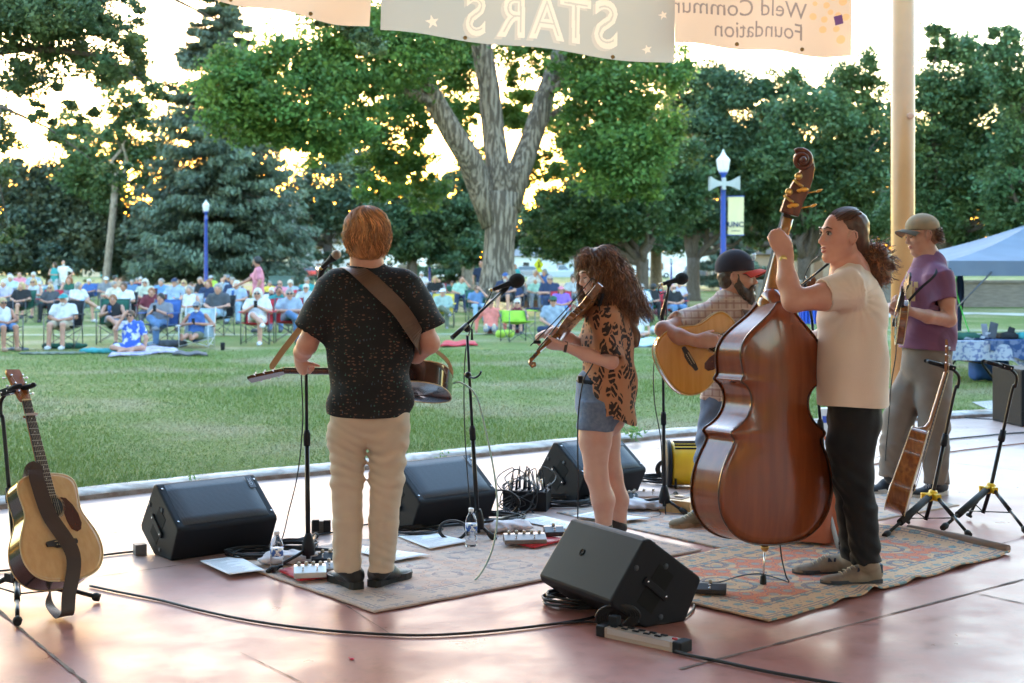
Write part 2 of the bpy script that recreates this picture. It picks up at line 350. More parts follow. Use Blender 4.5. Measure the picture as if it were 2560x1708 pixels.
# kerb
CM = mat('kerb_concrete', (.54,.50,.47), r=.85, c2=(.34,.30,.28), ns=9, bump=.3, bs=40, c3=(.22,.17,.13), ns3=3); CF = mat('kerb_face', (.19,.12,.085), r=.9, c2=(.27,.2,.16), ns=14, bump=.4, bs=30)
nrmE = []
for i in range(len(edge)):
    t = edge[min(i+1,len(edge)-1)]-edge[max(i-1,0)]; n = nrm(V(-t[1],t[0],0)); nrmE.append(n)
nrmE = np.array(nrmE); mb = MB(); k = len(edge); prof = [(0,-.05),(0,.03),(.012,.042),(.12,.052),(.23,.05),(.24,.02)]
rows = [edge+nrmE*(p[0])+V(0,0,p[1])+np.array([[0,0,.0015*math.sin(i*1.7)*(p[1]>0)] for i in range(k)]) for p in prof]
vs = np.concatenate(rows); fs = []; fm = []
for r in range(len(prof)-1):
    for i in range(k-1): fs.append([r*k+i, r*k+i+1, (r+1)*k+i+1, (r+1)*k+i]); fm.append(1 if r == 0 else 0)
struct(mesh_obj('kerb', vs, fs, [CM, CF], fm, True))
# lawn, one sheet to the horizon
inner = edge+nrmE*.235
vs = [(p[0], p[1], LZ+.003) for p in inner]; m = len(vs)
rowsY = [(-1200,1500),(1200,1500)]
far = [(inner[i][0]*1.0+ (i/(m-1)-.5)*2600, 1500, LZ+.003) for i in range(m)]
mid = [(inner[i][0]*1.6+(i/(m-1)-.5)*30, 45, LZ) for i in range(m)]
mid2 = [(inner[i][0]*1.2, inner[i][1]+5, LZ) for i in range(m)]
allv = vs+mid2+mid+far; fs = [[r*m+i, r*m+i+1, (r+1)*m+i+1, (r+1)*m+i] for r in range(3) for i in range(m-1)]
# side and rear apron of ground around the stage
struct(mesh_obj('lawn', allv, fs, GRASS, smooth=True))
ap = [(-1300,1500,-.05),(1300,1500,-.05),(1300,-60,-.05),(-1300,-60,-.05)]
struct(mesh_obj('ground', ap, [(0,3,2,1)], GRASS, smooth=False))
def blades():
    n = 260000; Y = 8.6+(rng.random(n)**1.6)*16; X = (rng.random(n)*2-1)*.42*(Y+1)
    ex, ey = inner[:,0], inner[:,1]; o = np.argsort(ex); Ye = np.interp(X, ex[o], ey[o]); k = Y > Ye-.03; X, Y = X[k], Y[k]; n = len(X)
    h = (.016+.020*rng.random(n))*(1+.35*np.sin(X*1.3+Y*.7)); a = rng.random(n)*6.283; w = .0020+.0002*Y; ln = (rng.random((n,2))-.5)*.05
    b0 = np.stack([X-np.cos(a)*w, Y-np.sin(a)*w, np.full(n,LZ-.005)],1); b1 = np.stack([X+np.cos(a)*w, Y+np.sin(a)*w, np.full(n,LZ-.005)],1); t = np.stack([X+ln[:,0], Y+ln[:,1], LZ+h],1)
    v = np.stack([b0,b1,t],1).reshape(-1,3); f = np.arange(3*n).reshape(-1,3)
    M = mat('grass_blade', (.14,.21,.045), r=.6, c2=(.24,.24,.13), ns=.45, thr=(.48,.60), c3=(.085,.155,.035), ns3=1.2, transl=.25)
    o = mesh_obj('grass', v, f, M, smooth=False); meta(o, kind='stuff')
    o['label'] = 'short mown green grass growing behind the stage kerb'; o['category'] = 'grass'
blades()
PM = mat('path_concrete', (.42,.41,.40), r=.9, c2=(.35,.33,.32), ns=2)
def strip(name, pts, w, z, m, zz=None):
    pts = [np.array(p, float) for p in pts]; vs = []
    for i, p in enumerate(pts):
        t = pts[min(i+1,len(pts)-1)]-pts[max(i-1,0)]; n = nrm(V(-t[1],t[0],0)); vs += [p+n*w/2+V(0,0,z), p-n*w/2+V(0,0,z)]
    return struct(mesh_obj(name, vs, [[2*i,2*i+1,2*i+3,2*i+2] for i in range(len(pts)-1)], m, smooth=False))
g = lambda x, y: G(x, y, LZ)*V(1,1,0)
strip('path', [g(-500,838),g(300,838),g(1000,837),g(1700,831),g(2100,826),g(2600,828),g(3300,835)], .55, LZ+.008, mat('path_worn', (.27,.29,.22), r=.95, c2=(.16,.21,.10), ns=3))
strip('path', [g(1900,800),g(2200,790),g(2400,783),g(2560,787),g(3000,800)], 1.9, LZ+.008, PM)
strip('path', [g(1500,729),g(1900,726),g(2300,728),g(3000,735)], 2.2, LZ+.008, PM)
strip('road', [(-220,112,0),(-60,112,0),(60,118,0),(260,120,0)], 9, LZ+.012, mat('asphalt', (.07,.07,.075), r=.85, c2=(.1,.1,.1), ns=1))
m = MB(); 
BK = mat('bark_mulch', (.12,.085,.065), r=.95, c2=(.07,.05,.04), ns=8, bump=.6, bs=20)
strip('mulch_bed', [g(1880,748),g(2100,748),g(2560,757),g(3000,765)], 6.5, LZ+.006, BK)
slab = [g(2430,1008),g(2520,1001),g(2600,1012),g(2600,1028),g(2470,1026)]
struct(mesh_obj('stepping_slab', [p+V(0,0,LZ+.012) for p in slab], [list(range(5))], PM, smooth=False))
# ------------------------------------------------------------------ pavilion column
POLE = mat('column_paint', (.56,.26,.085), r=.42, c2=(.50,.23,.075), ns=2.5, coat=.2, bump=.03, bs=6)
Yp = 12.3; pb = P(2257,668,Yp); pb[2] = 0; rp = (2284-2226)/2/F*Yp
t = thing('pavilion_column', 'tall round tan steel column rising from the stage edge to the pavilion roof', 'column', pb)
mb = MB(); mb.lathe([(rp,0),(rp,1.55),(rp*1.004,1.56),(rp*1.004,1.575),(rp,1.585),(rp,6.2)], pb, n=40); mb.build('shaft', POLE, t)
mb = MB(); mb.lathe([(rp*1.35,0.002),(rp*1.35,.02),(rp*1.05,.025)], pb, n=32); mb.build('base_plate', POLE, t)
q = P(2276,290,Yp-rp-.004); mb = MB(); mb.ell(q, (.035,.008,.03), 12); mb.build('paint_scab', mat('scab', (.62,.33,.2), r=.8), t)
# banners hung from the roof beam: printed translucent sheets, printed side outwards, seen from behind.
# The print is part of each sheet: every cell of the sheet takes the ink it is printed with.
CB = mat('banner_cream', (.60,.42,.30), r=.8, transl=.6, bump=.1, bs=3); CG = mat('banner_grey', (.37,.355,.32), r=.8, transl=.6, c2=(.41,.37,.31), ns=1.2, bump=.1, bs=3)
LT = mat('banner_letters', (.70,.56,.43), r=.8, transl=.6); LG = mat('banner_text_grey', (.27,.20,.17), r=.8, transl=.5); SH = mat('banner_shadow_letters', (.50,.42,.34), r=.8, transl=.6)
DO = mat('banner_dots', (.70,.38,.18), r=.8, transl=.6); DP = mat('banner_purple', (.16,.07,.17), r=.8, transl=.4)
def glyph(txt, px, py, hpx, tilt, sx=1.0, bold=0, space=1.0):
    """triangles, in photograph pixels, of mirrored lettering with its baseline centre at px, py"""
    sc_ = hpx/.72; v, f = text_mesh(txt, 1.0, np.eye(4), True, .0, bold, space); out = []
    ca, sa = math.cos(tilt), math.sin(tilt); x = v[:,0]*sc_*sx; y = v[:,1]*sc_; X = px+x*ca+y*sa*.0; Yp_ = py-y*ca+x*sa
    for q in f:
        for k in range(1, len(q)-1): out.append([(X[q[0]],Yp_[q[0]]), (X[q[k]],Yp_[q[k]]), (X[q[k+1]],Yp_[q[k+1]])])
    return out
def starp(px, py, r):
    p = [(px+math.cos(math.pi/2+i*math.pi/5+.2)*(r if i%2==0 else r*.42), py-math.sin(math.pi/2+i*math.pi/5+.2)*(r if i%2==0 else r*.42)) for i in range(10)]
    return [[(px,py), p[i], p[(i+1)%10]] for i in range(10)]
def disc(px, py, r): return [[(px,py), (px+r*math.cos(i*.5236), py+r*math.sin(i*.5236)), (px+r*math.cos((i+1)*.5236), py+r*math.sin((i+1)*.5236))] for i in range(12)]
def banner(name, label, tl, tr, br, bl, Y, mats, sag, prints=(), nu=60, nv=20):
    c = [P(*q, Y) for q in (tl,tr,br,bl)]; t = thing(name, label, 'banner', c[3]); C = np.array([tl,tr,br,bl], float)
    U, Vv = np.meshgrid(np.linspace(0,1,nu+1), np.linspace(0,1,nv+1), indexing='ij')
    px = (C[0][:,None,None]*(1-U)+C[1][:,None,None]*U)*(1-Vv)+(C[3][:,None,None]*(1-U)+C[2][:,None,None]*U)*Vv
    X = (px[0]-CX)/F*Y; Z = CH-(px[1]-HY)/F*Y; pos = np.stack([X, Y+.03*np.sin(U*9+Vv*2), Z+sag*np.sin(U*math.pi*4+.6)*Vv],-1).reshape(-1,3)
    idx = np.arange((nu+1)*(nv+1)).reshape(nu+1,nv+1); f = np.stack([idx[:-1,:-1],idx[1:,:-1],idx[1:,1:],idx[:-1,1:]],-1).reshape(-1,4)
    cx = ((px[0][:-1,:-1]+px[0][1:,1:])/2).ravel(); cy = ((px[1][:-1,:-1]+px[1][1:,1:])/2).ravel(); mi = np.zeros(len(f), int)
    for m_, tris in prints:
        for (a, b, d) in tris:
            k = np.where((cx > min(a[0],b[0],d[0]))&(cx < max(a[0],b[0],d[0]))&(cy > min(a[1],b[1],d[1]))&(cy < max(a[1],b[1],d[1])))[0]
            if not len(k): continue
            s1 = (b[0]-a[0])*(cy[k]-a[1])-(b[1]-a[1])*(cx[k]-a[0]); s2 = (d[0]-b[0])*(cy[k]-b[1])-(d[1]-b[1])*(cx[k]-b[0]); s3 = (a[0]-d[0])*(cy[k]-d[1])-(a[1]-d[1])*(cx[k]-d[0])
            mi[k[((s1 >= 0)&(s2 >= 0)&(s3 >= 0))|((s1 <= 0)&(s2 <= 0)&(s3 <= 0))]] = m_
    mesh_obj('sheet', pos, f, mats, mi, True, t); return t
t1 = banner('hanging_banner', 'plain peach cloth banner hanging at the left of the pavilion roof edge', (560,-230),(935,-110),(925,72),(430,-20), 8.2, [CB], .015)
pr = []
for ch, px, py, h in [('S',1516,112,118),('T',1440,104,112),('A',1367,98,106),('R',1283,90,104),('S',1190,82,100)]:
    g0 = glyph(ch, px-9, py+7, h, .1, .80, .02)
    pr += [(2, [q for q in glyph(ch, px-9, py+7, h, .1, .80, .02)]), (1, glyph(ch, px, py, h, .1, .80, .03)), (2, glyph(ch, px, py-h*.045, h*.90, .1, .82, -.028))]
pr += [(1, starp(1081,57,18)), (1, starp(1617,123,13)), (1, starp(1657,40,12)), (1, starp(1060,-40,14))]
t2 = banner('hanging_banner', 'grey green banner with big mirrored STARS lettering and small stars', (958,-330),(1690,-250),(1684,162),(950,76), 8.05, [CG, LT, SH], .012, pr, 520, 300)
pr = [(1, glyph('Weld Community', 1822, 38, 42, .04, .93)), (1, glyph('Foundation', 1897, 94, 42, .04, .86))]
for (x, y, r) in [(2035,37,9),(2062,45,8),(2068,10,8),(2040,5,6),(2095,38,8),(2113,45,9),(2090,72,8),(2100,100,11),(2058,70,9),(2077,28,7),(2107,5,10),(2085,-8,8),(2050,-20,8),(2112,-30,8)]: pr.append((2, disc(x, y, r)))
pr.append((3, [[(2084,40),(2104,37),(2107,60)],[(2084,40),(2107,60),(2088,63)]]))
t3 = banner('hanging_banner', 'peach foundation banner with mirrored grey wording and dotted sun pattern', (1690,-200),(2130,-120),(2125,145),(1688,108), 8.15, [CB, LG, DO, DP], .012, pr, 400, 260)
GR = mat('grommet_brass', (.35,.25,.12), r=.4, m=1)
for px, py, tt, Y in [(577,0,t1,8.17),(777,35,t1,8.17),(1163,95,t2,8.02),(1532,143,t2,8.02),(1842,111,t3,8.12),(2005,124,t3,8.12)]:
    mb = MB(); mb.lathe([(.006,0),(.012,.001),(.012,.004),(.006,.005)], P(px,py,Y), (0,-1,0), 14); mb.build('grommet', GR, tt)

# pavilion roof over the stage: it shades the players from above
RF = mat('roof_soffit', (.80,.66,.54), r=.8)
mb = MB(); mb.box((0,1.2,5.4), (16,7.1,.12)); mb.build('pavilion_roof', RF, kind='structure')
mb = MB(); mb.box((0,-7.2,2.7), (11,.15,2.6)); mb.build('added_back_wall', mat('added_wall_tan', (.80,.70,.60), r=.8), kind='structure')  # unseen wall added behind the camera to cut light from behind, pale for bounce
# ------------------------------------------------------------------ trees
def leafmat(name, c, transl=.4): return mat(name, c, r=.5, attr='Col', transl=transl, spec=.35)
LM = {'maple': leafmat('leaf_maple', (.085,.16,.075)), 'bright': leafmat('leaf_bright', (.10,.20,.055), .45), 'dark': leafmat('leaf_dark', (.070,.13,.072), .35), 'blue': leafmat('needle_blue', (.095,.135,.098), .2),
      'juniper': leafmat('leaf_juniper', (.072,.105,.080), .2), 'grey': leafmat('leaf_grey_green', (.12,.18,.13), .4), 'near': leafmat('leaf_near', (.085,.135,.065), .4)}
BARK = mat('bark_grey', (.27,.225,.185), r=.9, c2=(.09,.07,.055), ns=3.2, nd=7, stretch=(4,4,.55), bump=1, bd=.15, bs=3.2, thr=(.44,.53)); BARKD = mat('bark_dark', (.07,.052,.042), r=.95, c2=(.12,.095,.08), ns=10, stretch=(3,3,.5), bump=1, bs=16)
BARKP = mat('bark_pale', (.30,.25,.20), r=.9, c2=(.18,.14,.11), ns=6, stretch=(3,3,.6), bump=.5, bs=16)
def leafmesh(name, C, size, m, parent, col, elong=.55, up=.35, axis=None):
    n = len(C); nn = rng.standard_normal((n,3)); nn[:,2] = np.abs(nn[:,2])+up; nn /= np.linalg.norm(nn,axis=1)[:,None]
    if axis is None: a = rng.standard_normal((n,3))
    else: a = axis+.35*rng.standard_normal((n,3))
    a -= (a*nn).sum(1)[:,None]*nn; a /= np.linalg.norm(a,axis=1)[:,None]+1e-9; b = np.cross(nn, a)
    s = size*(.6+.8*rng.random(n))[:,None]
    v = np.stack([C-a*s*.5, C+b*s*elong*.5, C+a*s*.5, C-b*s*elong*.5],1).reshape(-1,3); f = np.arange(4*n).reshape(-1,4)
    o = mesh_obj(name, v, f, m, smooth=False, parent=parent)
    at = o.data.color_attributes.new('Col', 'FLOAT_COLOR', 'FACE' if False else 'POINT'); c4 = np.ones((n,4)); c4[:,:3] = col
    at.data.foreach_set('color', np.repeat(c4, 4, axis=0).astype(np.float32).ravel()); return o
def crown_pts(blobs, n, clump=.16, hollow=.45, flat=.75):
    vol = np.array([b[1][0]*b[1][2] for b in blobs]); vol = vol/vol.sum(); Cs, cols = [], []
    for (c, r), w in zip(blobs, vol):
        r = np.array(r); k = max(6, int(n*w/110)); d = rng.standard_normal((k,3)); d /= np.linalg.norm(d,axis=1)[:,None]
        rad = hollow+(1-hollow)*rng.random(k)**.6; cc = c+d*rad[:,None]*r; m = int(n*w/k)+1; rm = min(r)
        cs = rm*clump*(.6+.9*rng.random(k)); tone = .72+.6*rng.random(k); wa = rng.random(k)
        p = rng.standard_normal((k,m,3))*cs[:,None,None]*V(1,1,flat); Cs.append((cc[:,None,:]+p).reshape(-1,3))
        t = np.stack([tone*(.9+.35*wa), tone, tone*(1.05-.35*wa)],1); cols.append(np.repeat(t, m, axis=0)*(.85+.3*rng.random((k*m,1))))
    return np.concatenate(Cs), np.concatenate(cols)
def limb(mb, a, b, r0, r1, wob=.05, n=7, nn=8, seed=0):
    a, b = np.array(a,float), np.array(b,float); L = np.linalg.norm(b-a); rs = np.random.default_rng(seed+int(abs(a[0])*10)%50)
    pts = [a+(b-a)*i/n+(rs.standard_normal(3)*wob*L*.25 if 0 < i < n else 0) for i in range(n+1)]; mb.tube(pts, [r0+(r1-r0)*(i/n)**.8 for i in range(n+1)], nn); return pts
def tree(name, label, tx, Y, blobs, n, size, lm, tr, bark=None, group='park trees behind the audience', z0=LZ, th=None, clump=.16, hollow=.45, limbs=6, lean=0, forks=()):
    """blobs in picture measures: (px, py, rx, ry, dY)"""
    b = P(tx, HY, Y); b[2] = z0; t = thing(name, label, 'tree', b, group)
    bl = []
    for (px, py, rx, ry, dY) in blobs:
        yy = Y+dY; s = yy/F; bl.append((P(px,py,yy), (rx*s, .8*max(rx,ry)*s, ry*s)))
    C, col = crown_pts(bl, n, clump, hollow); C = C[C[:,2] > z0+.5*0+.05]; col = col[:len(C)]
    leafmesh('crown', C, size, LM[lm], t, col)
    mb = MB(); r = tr; top = P(tx+lean, blobs[0][1], Y); h = top[2]-z0; th = th or min(h*.45, 3.0); f = b+(top-b)*(th/h)
    mb.tube([b-V(0,0,.1), b+V(0,0,.15), b+(f-b)*.35, b+(f-b)*.7, f], [r*1.5, r*1.12, r*.98, r*.92, r*.95], 14)
    for i in range(limbs):
        c, rr = bl[i%len(bl)]; d = rng.standard_normal(3)*.35; tgt = c+d*np.array(rr)
        tgt[2] = max(tgt[2], f[2]+.6); pts = limb(mb, f-V(0,0,.2), tgt, r*(.62 if i else .8), r*.08, .12, 7, 8, i)
        for _ in range(3): q = pts[3+_]; limb(mb, q, q+rng.standard_normal(3)*V(1,1,.6)*np.mean(rr)*.5+V(0,0,.4), r*.16, r*.03, .1, 4, 5, i)
    mb.build('trunk', bark or BARKD, t); return t
def spruce(label, px, Y, top, R, z1, n, group, name='spruce_tree', lm='blue', size=.3):
    b = P(px,HY,Y); b[2] = LZ; t = thing(name, label, 'tree', b, group); H = P(px,top,Y)[2]; Cs, cols, axs = [], [], []
    mb = MB(); mb.tube([b-V(0,0,.1), b+V(0,0,.5), b+V(0,0,H*.5), b+V(0,0,H-.1)], [R*.14, R*.1, R*.06, .03], 10)
    nb = int(n/260)
    for i in range(nb):
        z = z1+(H-z1)*(rng.random()**1.25); f = 1-(z-z1)/(H-z1); L = R*(f**.55)*(.7+.4*rng.random())+.35; a = rng.random()*6.283
        d = V(math.cos(a), math.sin(a), 0); k = 260; s = rng.random(k)**.6; dr = -.28*L*s**1.6+.10*L*s**4*2
        side = (rng.random(k)-.5)*.55*L*(1-s*.7); p = b+d*(L*s)[:,None]+V(0,0,1)*(z+dr-.16*rng.random(k)*L*.6)[:,None]-V(0,0,b[2])+np.cross(V(0,0,1), d)*side[:,None]
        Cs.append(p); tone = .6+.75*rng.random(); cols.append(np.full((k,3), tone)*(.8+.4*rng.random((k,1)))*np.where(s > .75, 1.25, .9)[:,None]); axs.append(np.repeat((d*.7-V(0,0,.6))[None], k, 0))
        if i%3 == 0: mb.tube([b+V(0,0,z-b[2]), b+d*L*.5+V(0,0,z-.1*L-b[2]), b+d*L*.95+V(0,0,z-.22*L-b[2])], [R*.022,R*.014,.01], 5)
    C, col, ax = np.concatenate(Cs), np.concatenate(cols), np.concatenate(axs); leafmesh('crown', C, size, LM[lm], t, col, .28, .1, ax); mb.build('trunk', BARKD, t); return t
GRP = 'park trees behind the audience'
# big forked shade tree in the middle, 1.5 m thick trunk
def big_tree():
    Y = 46; s = Y/F; b = P(1247,HY,Y); b[2] = LZ; t = thing('cottonwood_tree', 'huge pale barked tree with a thick trunk forking into three limbs mid lawn', 'tree', b, GRP)
    mb = MB()
    def pl(pts, rs, nn=18): mb.tube([P(x,y,Y+d) for x, y, d in pts], [r*s for r in rs], nn)
    pl([(1247,750,0),(1246,715,0),(1246,660,0),(1249,600,0),(1254,540,0),(1258,480,0)], [64,50,40,38,40,44], 26)
    pl([(1238,560,0),(1205,480,0),(1175,400,-.5),(1130,330,-1),(1090,260,-1),(1062,190,-1.4),(1015,110,-2)], [36,34,31,28,26,20,12])
    pl([(1254,500,0),(1245,420,.3),(1232,320,.5),(1222,220,.4),(1205,120,.2),(1190,30,0),(1180,-60,0)], [34,31,29,28,26,24,18])
    pl([(1268,520,0),(1300,420,.4),(1335,330,.8),(1362,240,1),(1395,150,1.4),(1420,60,1.6)], [36,30,27,25,21,15])
    pl([(1090,260,-1),(1020,230,-2),(900,190,-3),(780,190,-4),(640,230,-5)], [14,12,9,6,2], 10)
    pl([(1062,190,-1),(980,110,-2),(860,60,-3),(720,60,-3.5)], [14,10,6,2], 10); pl([(1362,240,1),(1450,180,0),(1560,170,-1),(1660,190,-2)], [13,9,6,2], 10)
    pl([(1335,330,.8),(1400,270,2),(1480,240,3)], [10,6,2], 8)
    o = mb.build('trunk', BARK, t)
    # ridged bark: push the surface along its normals with a vertical ridge pattern
    blobs = [(610,190,85,70,-5),(560,235,90,75,-5.5),(700,260,130,80,-5),(745,140,105,80,-4),(860,215,120,80,-4),(900,90,140,90,-3),(820,310,120,70,-5),(660,330,90,50,-5),(780,370,80,45,-5),
             (1000,130,150,100,-3),(1060,60,160,70,-2),(1180,120,150,70,3),(990,250,60,60,2),(1020,320,80,60,4),(1010,400,90,55,4),(960,470,80,50,3),(1060,480,60,50,4),
             (1320,80,120,60,3),(1380,170,90,60,3),(1300,280,60,60,4),(1480,130,130,80,0),(1580,230,120,100,-1.5),(1480,280,100,90,0),(1620,330,90,80,-2),(1540,400,110,90,-2),(1600,450,80,50,-2),(1650,160,80,60,-1),(1470,380,70,60,0),(1150,250,70,110,4),(1180,390,50,60,5),(1292,260,48,100,5),(1405,320,70,80,5),(1340,420,70,60,6),(1010,230,80,70,4),(900,320,100,60,4),(965,400,85,50,4),(1120,150,90,70,4)]
    bl = [(P(x,y,Y+d), (rx*s, max(rx,ry)*s*.9, ry*s)) for x,y,rx,ry,d in blobs]; C, col = crown_pts(bl, 135000, .2, .2, .7)
    # colour variety: leaf tone and warmth differ at random from clump to clump
    leafmesh('crown', C, .17, LM['bright'], t, col)
big_tree()
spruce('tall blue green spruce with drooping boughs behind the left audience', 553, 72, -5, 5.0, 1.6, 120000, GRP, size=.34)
tree('juniper_tree', 'dense dark green juniper mass at the far left of the lawn', 130, 78, [(60,560,110,120,0),(180,520,120,130,1),(260,590,110,100,-1),(110,640,160,50,-2),(30,450,70,60,0),(330,620,120,60,0),(400,560,60,80,3)], 60000, .3, 'juniper', .35, limbs=5, hollow=.3)
tree('ash_tree', 'slender pale trunked tree leaning between juniper and spruce at left', 262, 74, [(320,230,60,70,0),(250,390,90,80,2),(330,330,70,70,1),(180,330,50,60,3),(400,420,60,70,1),(290,470,70,60,1),(210,440,70,50,2)], 20000, .26, 'maple', .2, BARKP, th=6, lean=50, limbs=8, clump=.22)
tree('elm_tree', 'grey green leafy tree glowing with the low sun right of the spruce', 820, 84, [(820,450,120,90,0),(760,540,100,80,0),(880,560,110,80,1),(900,400,80,60,2),(700,600,80,50,0),(840,640,120,22,0),(960,600,80,60,3)], 25000, .3, 'grey', .3, clump=.2, hollow=.3)
tree('elm_tree', 'dark small leaved tree directly left of the thick forked trunk', 1030, 76, [(1040,520,100,80,0),(1100,580,90,60,1),(1000,590,90,60,0),(1130,480,60,70,2),(1090,630,110,30,0),(1150,560,60,70,0),(1190,625,50,48,2)], 34000, .26, 'dark', .3, th=3)
tree('maple_tree', 'broad green maple with dark forked trunk just right of the thick trunk', 1606, 52, [(1440,540,130,80,0),(1540,520,120,80,-1),(1640,500,110,90,1),(1400,610,100,50,1),(1500,440,120,80,2),(1700,430,80,90,1),(1500,620,110,30,1)], 52000, .19, 'maple', .26, th=1.8, limbs=8)
tree('maple_tree', 'dark maple with a double trunk behind the centre right audience', 1733, 60, [(1760,380,120,110,0),(1850,300,130,120,1),(1800,500,130,70,0),(1900,430,110,90,0),(1700,540,90,50,0),(1760,230,100,80,2),(1880,560,90,45,0)], 58000, .2, 'dark', .30, th=1.9, limbs=8)
tree('maple_tree', 'full crowned green maple standing between the bassist and the tan column', 2010, 58, [(2050,330,130,110,0),(2130,250,90,90,1),(1980,430,120,90,0),(2120,430,110,100,0),(2200,360,80,110,1),(2060,530,130,60,0),(2180,540,90,60,0),(1960,240,80,70,3),(2150,180,50,60,0)], 56000, .2, 'maple', .30, th=1.9, limbs=9)
tree('maple_tree', 'tall rounded maple right of the tan column', 2330, 50, [(2400,190,110,100,0),(2330,300,110,100,0),(2470,300,120,120,0),(2380,430,130,100,0),(2300,520,100,70,0),(2500,440,110,90,0),(2430,560,130,60,0),(2350,110,50,50,0)], 66000, .18, 'maple', .32, th=1.9, limbs=9)
tree('maple_tree', 'right edge maple with deep green crown behind the blue tent', 2600, 46, [(2560,160,90,90,0),(2600,300,110,120,0),(2560,450,110,110,0),(2500,110,40,50,0),(2620,560,120,60,0)], 34000, .17, 'maple', .32, th=1.9)
tree('maple_tree', 'far dark maple filling the gap behind the street lamp', 1860, 88, [(1880,480,200,110,0),(1650,520,150,100,0),(2060,500,160,120,0),(1950,380,160,100,0),(1420,560,150,80,0),(2250,480,160,120,0),(2450,500,180,130,0),(1700,330,140,90,0),(1560,600,150,50,0),(2000,590,180,50,0)], 60000, .34, 'dark', .4, th=3.2, limbs=8, hollow=.2)
for px, Y, lab in [(1450,90,'far pale trunked tree beyond the yellow crossing sign'),(1640,95,'far grey trunk beyond the fiddler to the right'),(1170,90,'distant tree with twin grey trunks left of the thick trunk')]:
    tree('maple_tree', lab, px, Y, [(px,560,110,70,0),(px-80,600,80,40,0),(px+80,590,80,45,1)], 11000, .36, 'dark', .42, BARKP, th=3.4, limbs=4)
for px, Y, lab in [(375,80,'thick grey trunk under the left edge of the spruce'),(318,84,'grey trunk with low forks at the end of the juniper'),(690,92,'small far tree just right of the spruce base')]:
    tree('maple_tree', lab, px, Y, [(px,600,60,40,0),(px+40,570,60,40,1)], 5000, .34, 'dark', .5, BARKP, th=2.6, limbs=3)
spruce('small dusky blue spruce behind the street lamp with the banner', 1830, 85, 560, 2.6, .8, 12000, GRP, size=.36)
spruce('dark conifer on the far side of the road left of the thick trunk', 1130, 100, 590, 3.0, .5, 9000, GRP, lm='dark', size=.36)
# near oak bough hanging into the upper left; its trunk stands left of the frame
def oak():
    Y = 20; s = Y/F; b = V(-13.0,21,LZ); t = thing('oak_tree', 'near oak whose leafy boughs hang into the upper left corner', 'tree', b, GRP); mb = MB()
    mb.tube([b, b+V(0,0,3), b+V(.8,0,6), b+V(2,-.3,8.5)], [.5,.4,.34,.25], 14)
    def br(pts, r0, r1): mb.tube([P(x,y,Y+d) for x,y,d in pts], list(np.linspace(r0,r1,len(pts))), 8)
    br([(-900,180,1),(-500,130,1),(-200,150,0),(0,265,0),(120,320,0),(230,400,0)], .06, .006); br([(-200,150,0),(80,120,0),(250,140,0),(370,210,0)], .08, .006)
    br([(-300,120,1),(100,20,0),(400,-20,0),(560,60,0)], .09, .006); br([(0,265,0),(-10,420,0),(20,560,0)], .03, .006); br([(400,-20,0),(700,-20,0),(900,60,0)], .04, .005)
    bl = [(40,40,120,80),(150,90,110,70),(270,170,70,50),(230,40,90,50),(60,190,90,45),(320,110,40,50),(-40,330,50,70),(190,280,45,25),(10,440,30,35),(290,430,22,30),(350,280,25,40),(90,280,40,20),(-20,570,30,40),(400,240,22,24),(330,20,40,25),(130,-30,180,50),(150,360,26,18),(720,10,60,22),(820,40,70,26),(870,75,40,30),(560,-30,80,30),(920,110,30,40)]
    C, col = crown_pts([(P(x,y,Y+rng.random()-.5), (rx*s, 1.0, ry*s)) for x,y,rx,ry in bl], 40000, .26, .1, .7); leafmesh('crown', C, .082, LM['near'], t, col, .5); mb.build('trunk', BARKD, t)
oak()

# unseen trees added beside and behind the pavilion to dim side light and reflections
n = 16000; ang = rng.random(n)*math.radians(236)+math.radians(-28); ang = -ang; rad = 34+rng.random(n)*8; Z = .8+(6.5+2.5*np.sin(ang*9)+1.5*np.sin(ang*23))*rng.random(n)**.8
Cs_ = np.stack([rad*np.cos(ang), 4+rad*np.sin(ang), Z],1); o = leafmesh('added_trees_behind', Cs_, 1.5, LM['dark'], None, np.ones((n,3))*(.7+.5*rng.random((n,1)))); o.name = 'added_surrounding_wood'; meta(o, 'leafy trees added out of view around the pavilion to dim side light', 'trees', kind='stuff')
# ------------------------------------------------------------------ materials for gear
BLK = mat('black_plastic', (.012,.013,.017), r=.55, spec=.22, bump=.12, bs=220); BLKM = mat('black_metal', (.018,.018,.02), r=.33, m=.6); BLKR = mat('black_rubber', (.014,.014,.014), r=.75)
GRILL = mat('steel_grille', (.028,.030,.036), r=.5, m=.5); CHR = mat('chrome', (.7,.7,.72), r=.18, m=1); BRS = mat('brass', (.62,.42,.15), r=.28, m=1); YEL = mat('yellow_plastic', (.75,.47,.02), r=.4); RED = mat('red_plastic', (.5,.02,.03), r=.4)
WHT = mat('white_paper', (.80,.80,.82), r=.8); CABLE = mat('cable_black', (.012,.012,.014), r=.5); DARKW = mat('ebony', (.022,.016,.013), r=.4); LEA = mat('brown_leather', (.055,.032,.024), r=.5, bump=.2, bs=60)
def grille_nodes(M):
    N, L, b = nodes(M); tc = N.new('ShaderNodeTexCoord'); v = N.new('ShaderNodeTexVoronoi'); v.inputs['Scale'].default_value = 190; v.inputs['Randomness'].default_value = 0; L.new(tc.outputs['Object'], v.inputs['Vector'])
    r = N.new('ShaderNodeValToRGB'); r.color_ramp.elements[0].position = .25; r.color_ramp.elements[0].color = (.004,.004,.005,1); r.color_ramp.elements[1].position = .45; r.color_ramp.elements[1].color = (.075,.08,.09,1); L.new(v.outputs[0], r.inputs[0]); L.new(r.outputs[0], b.inputs['Base Color'])
grille_nodes(GRILL)
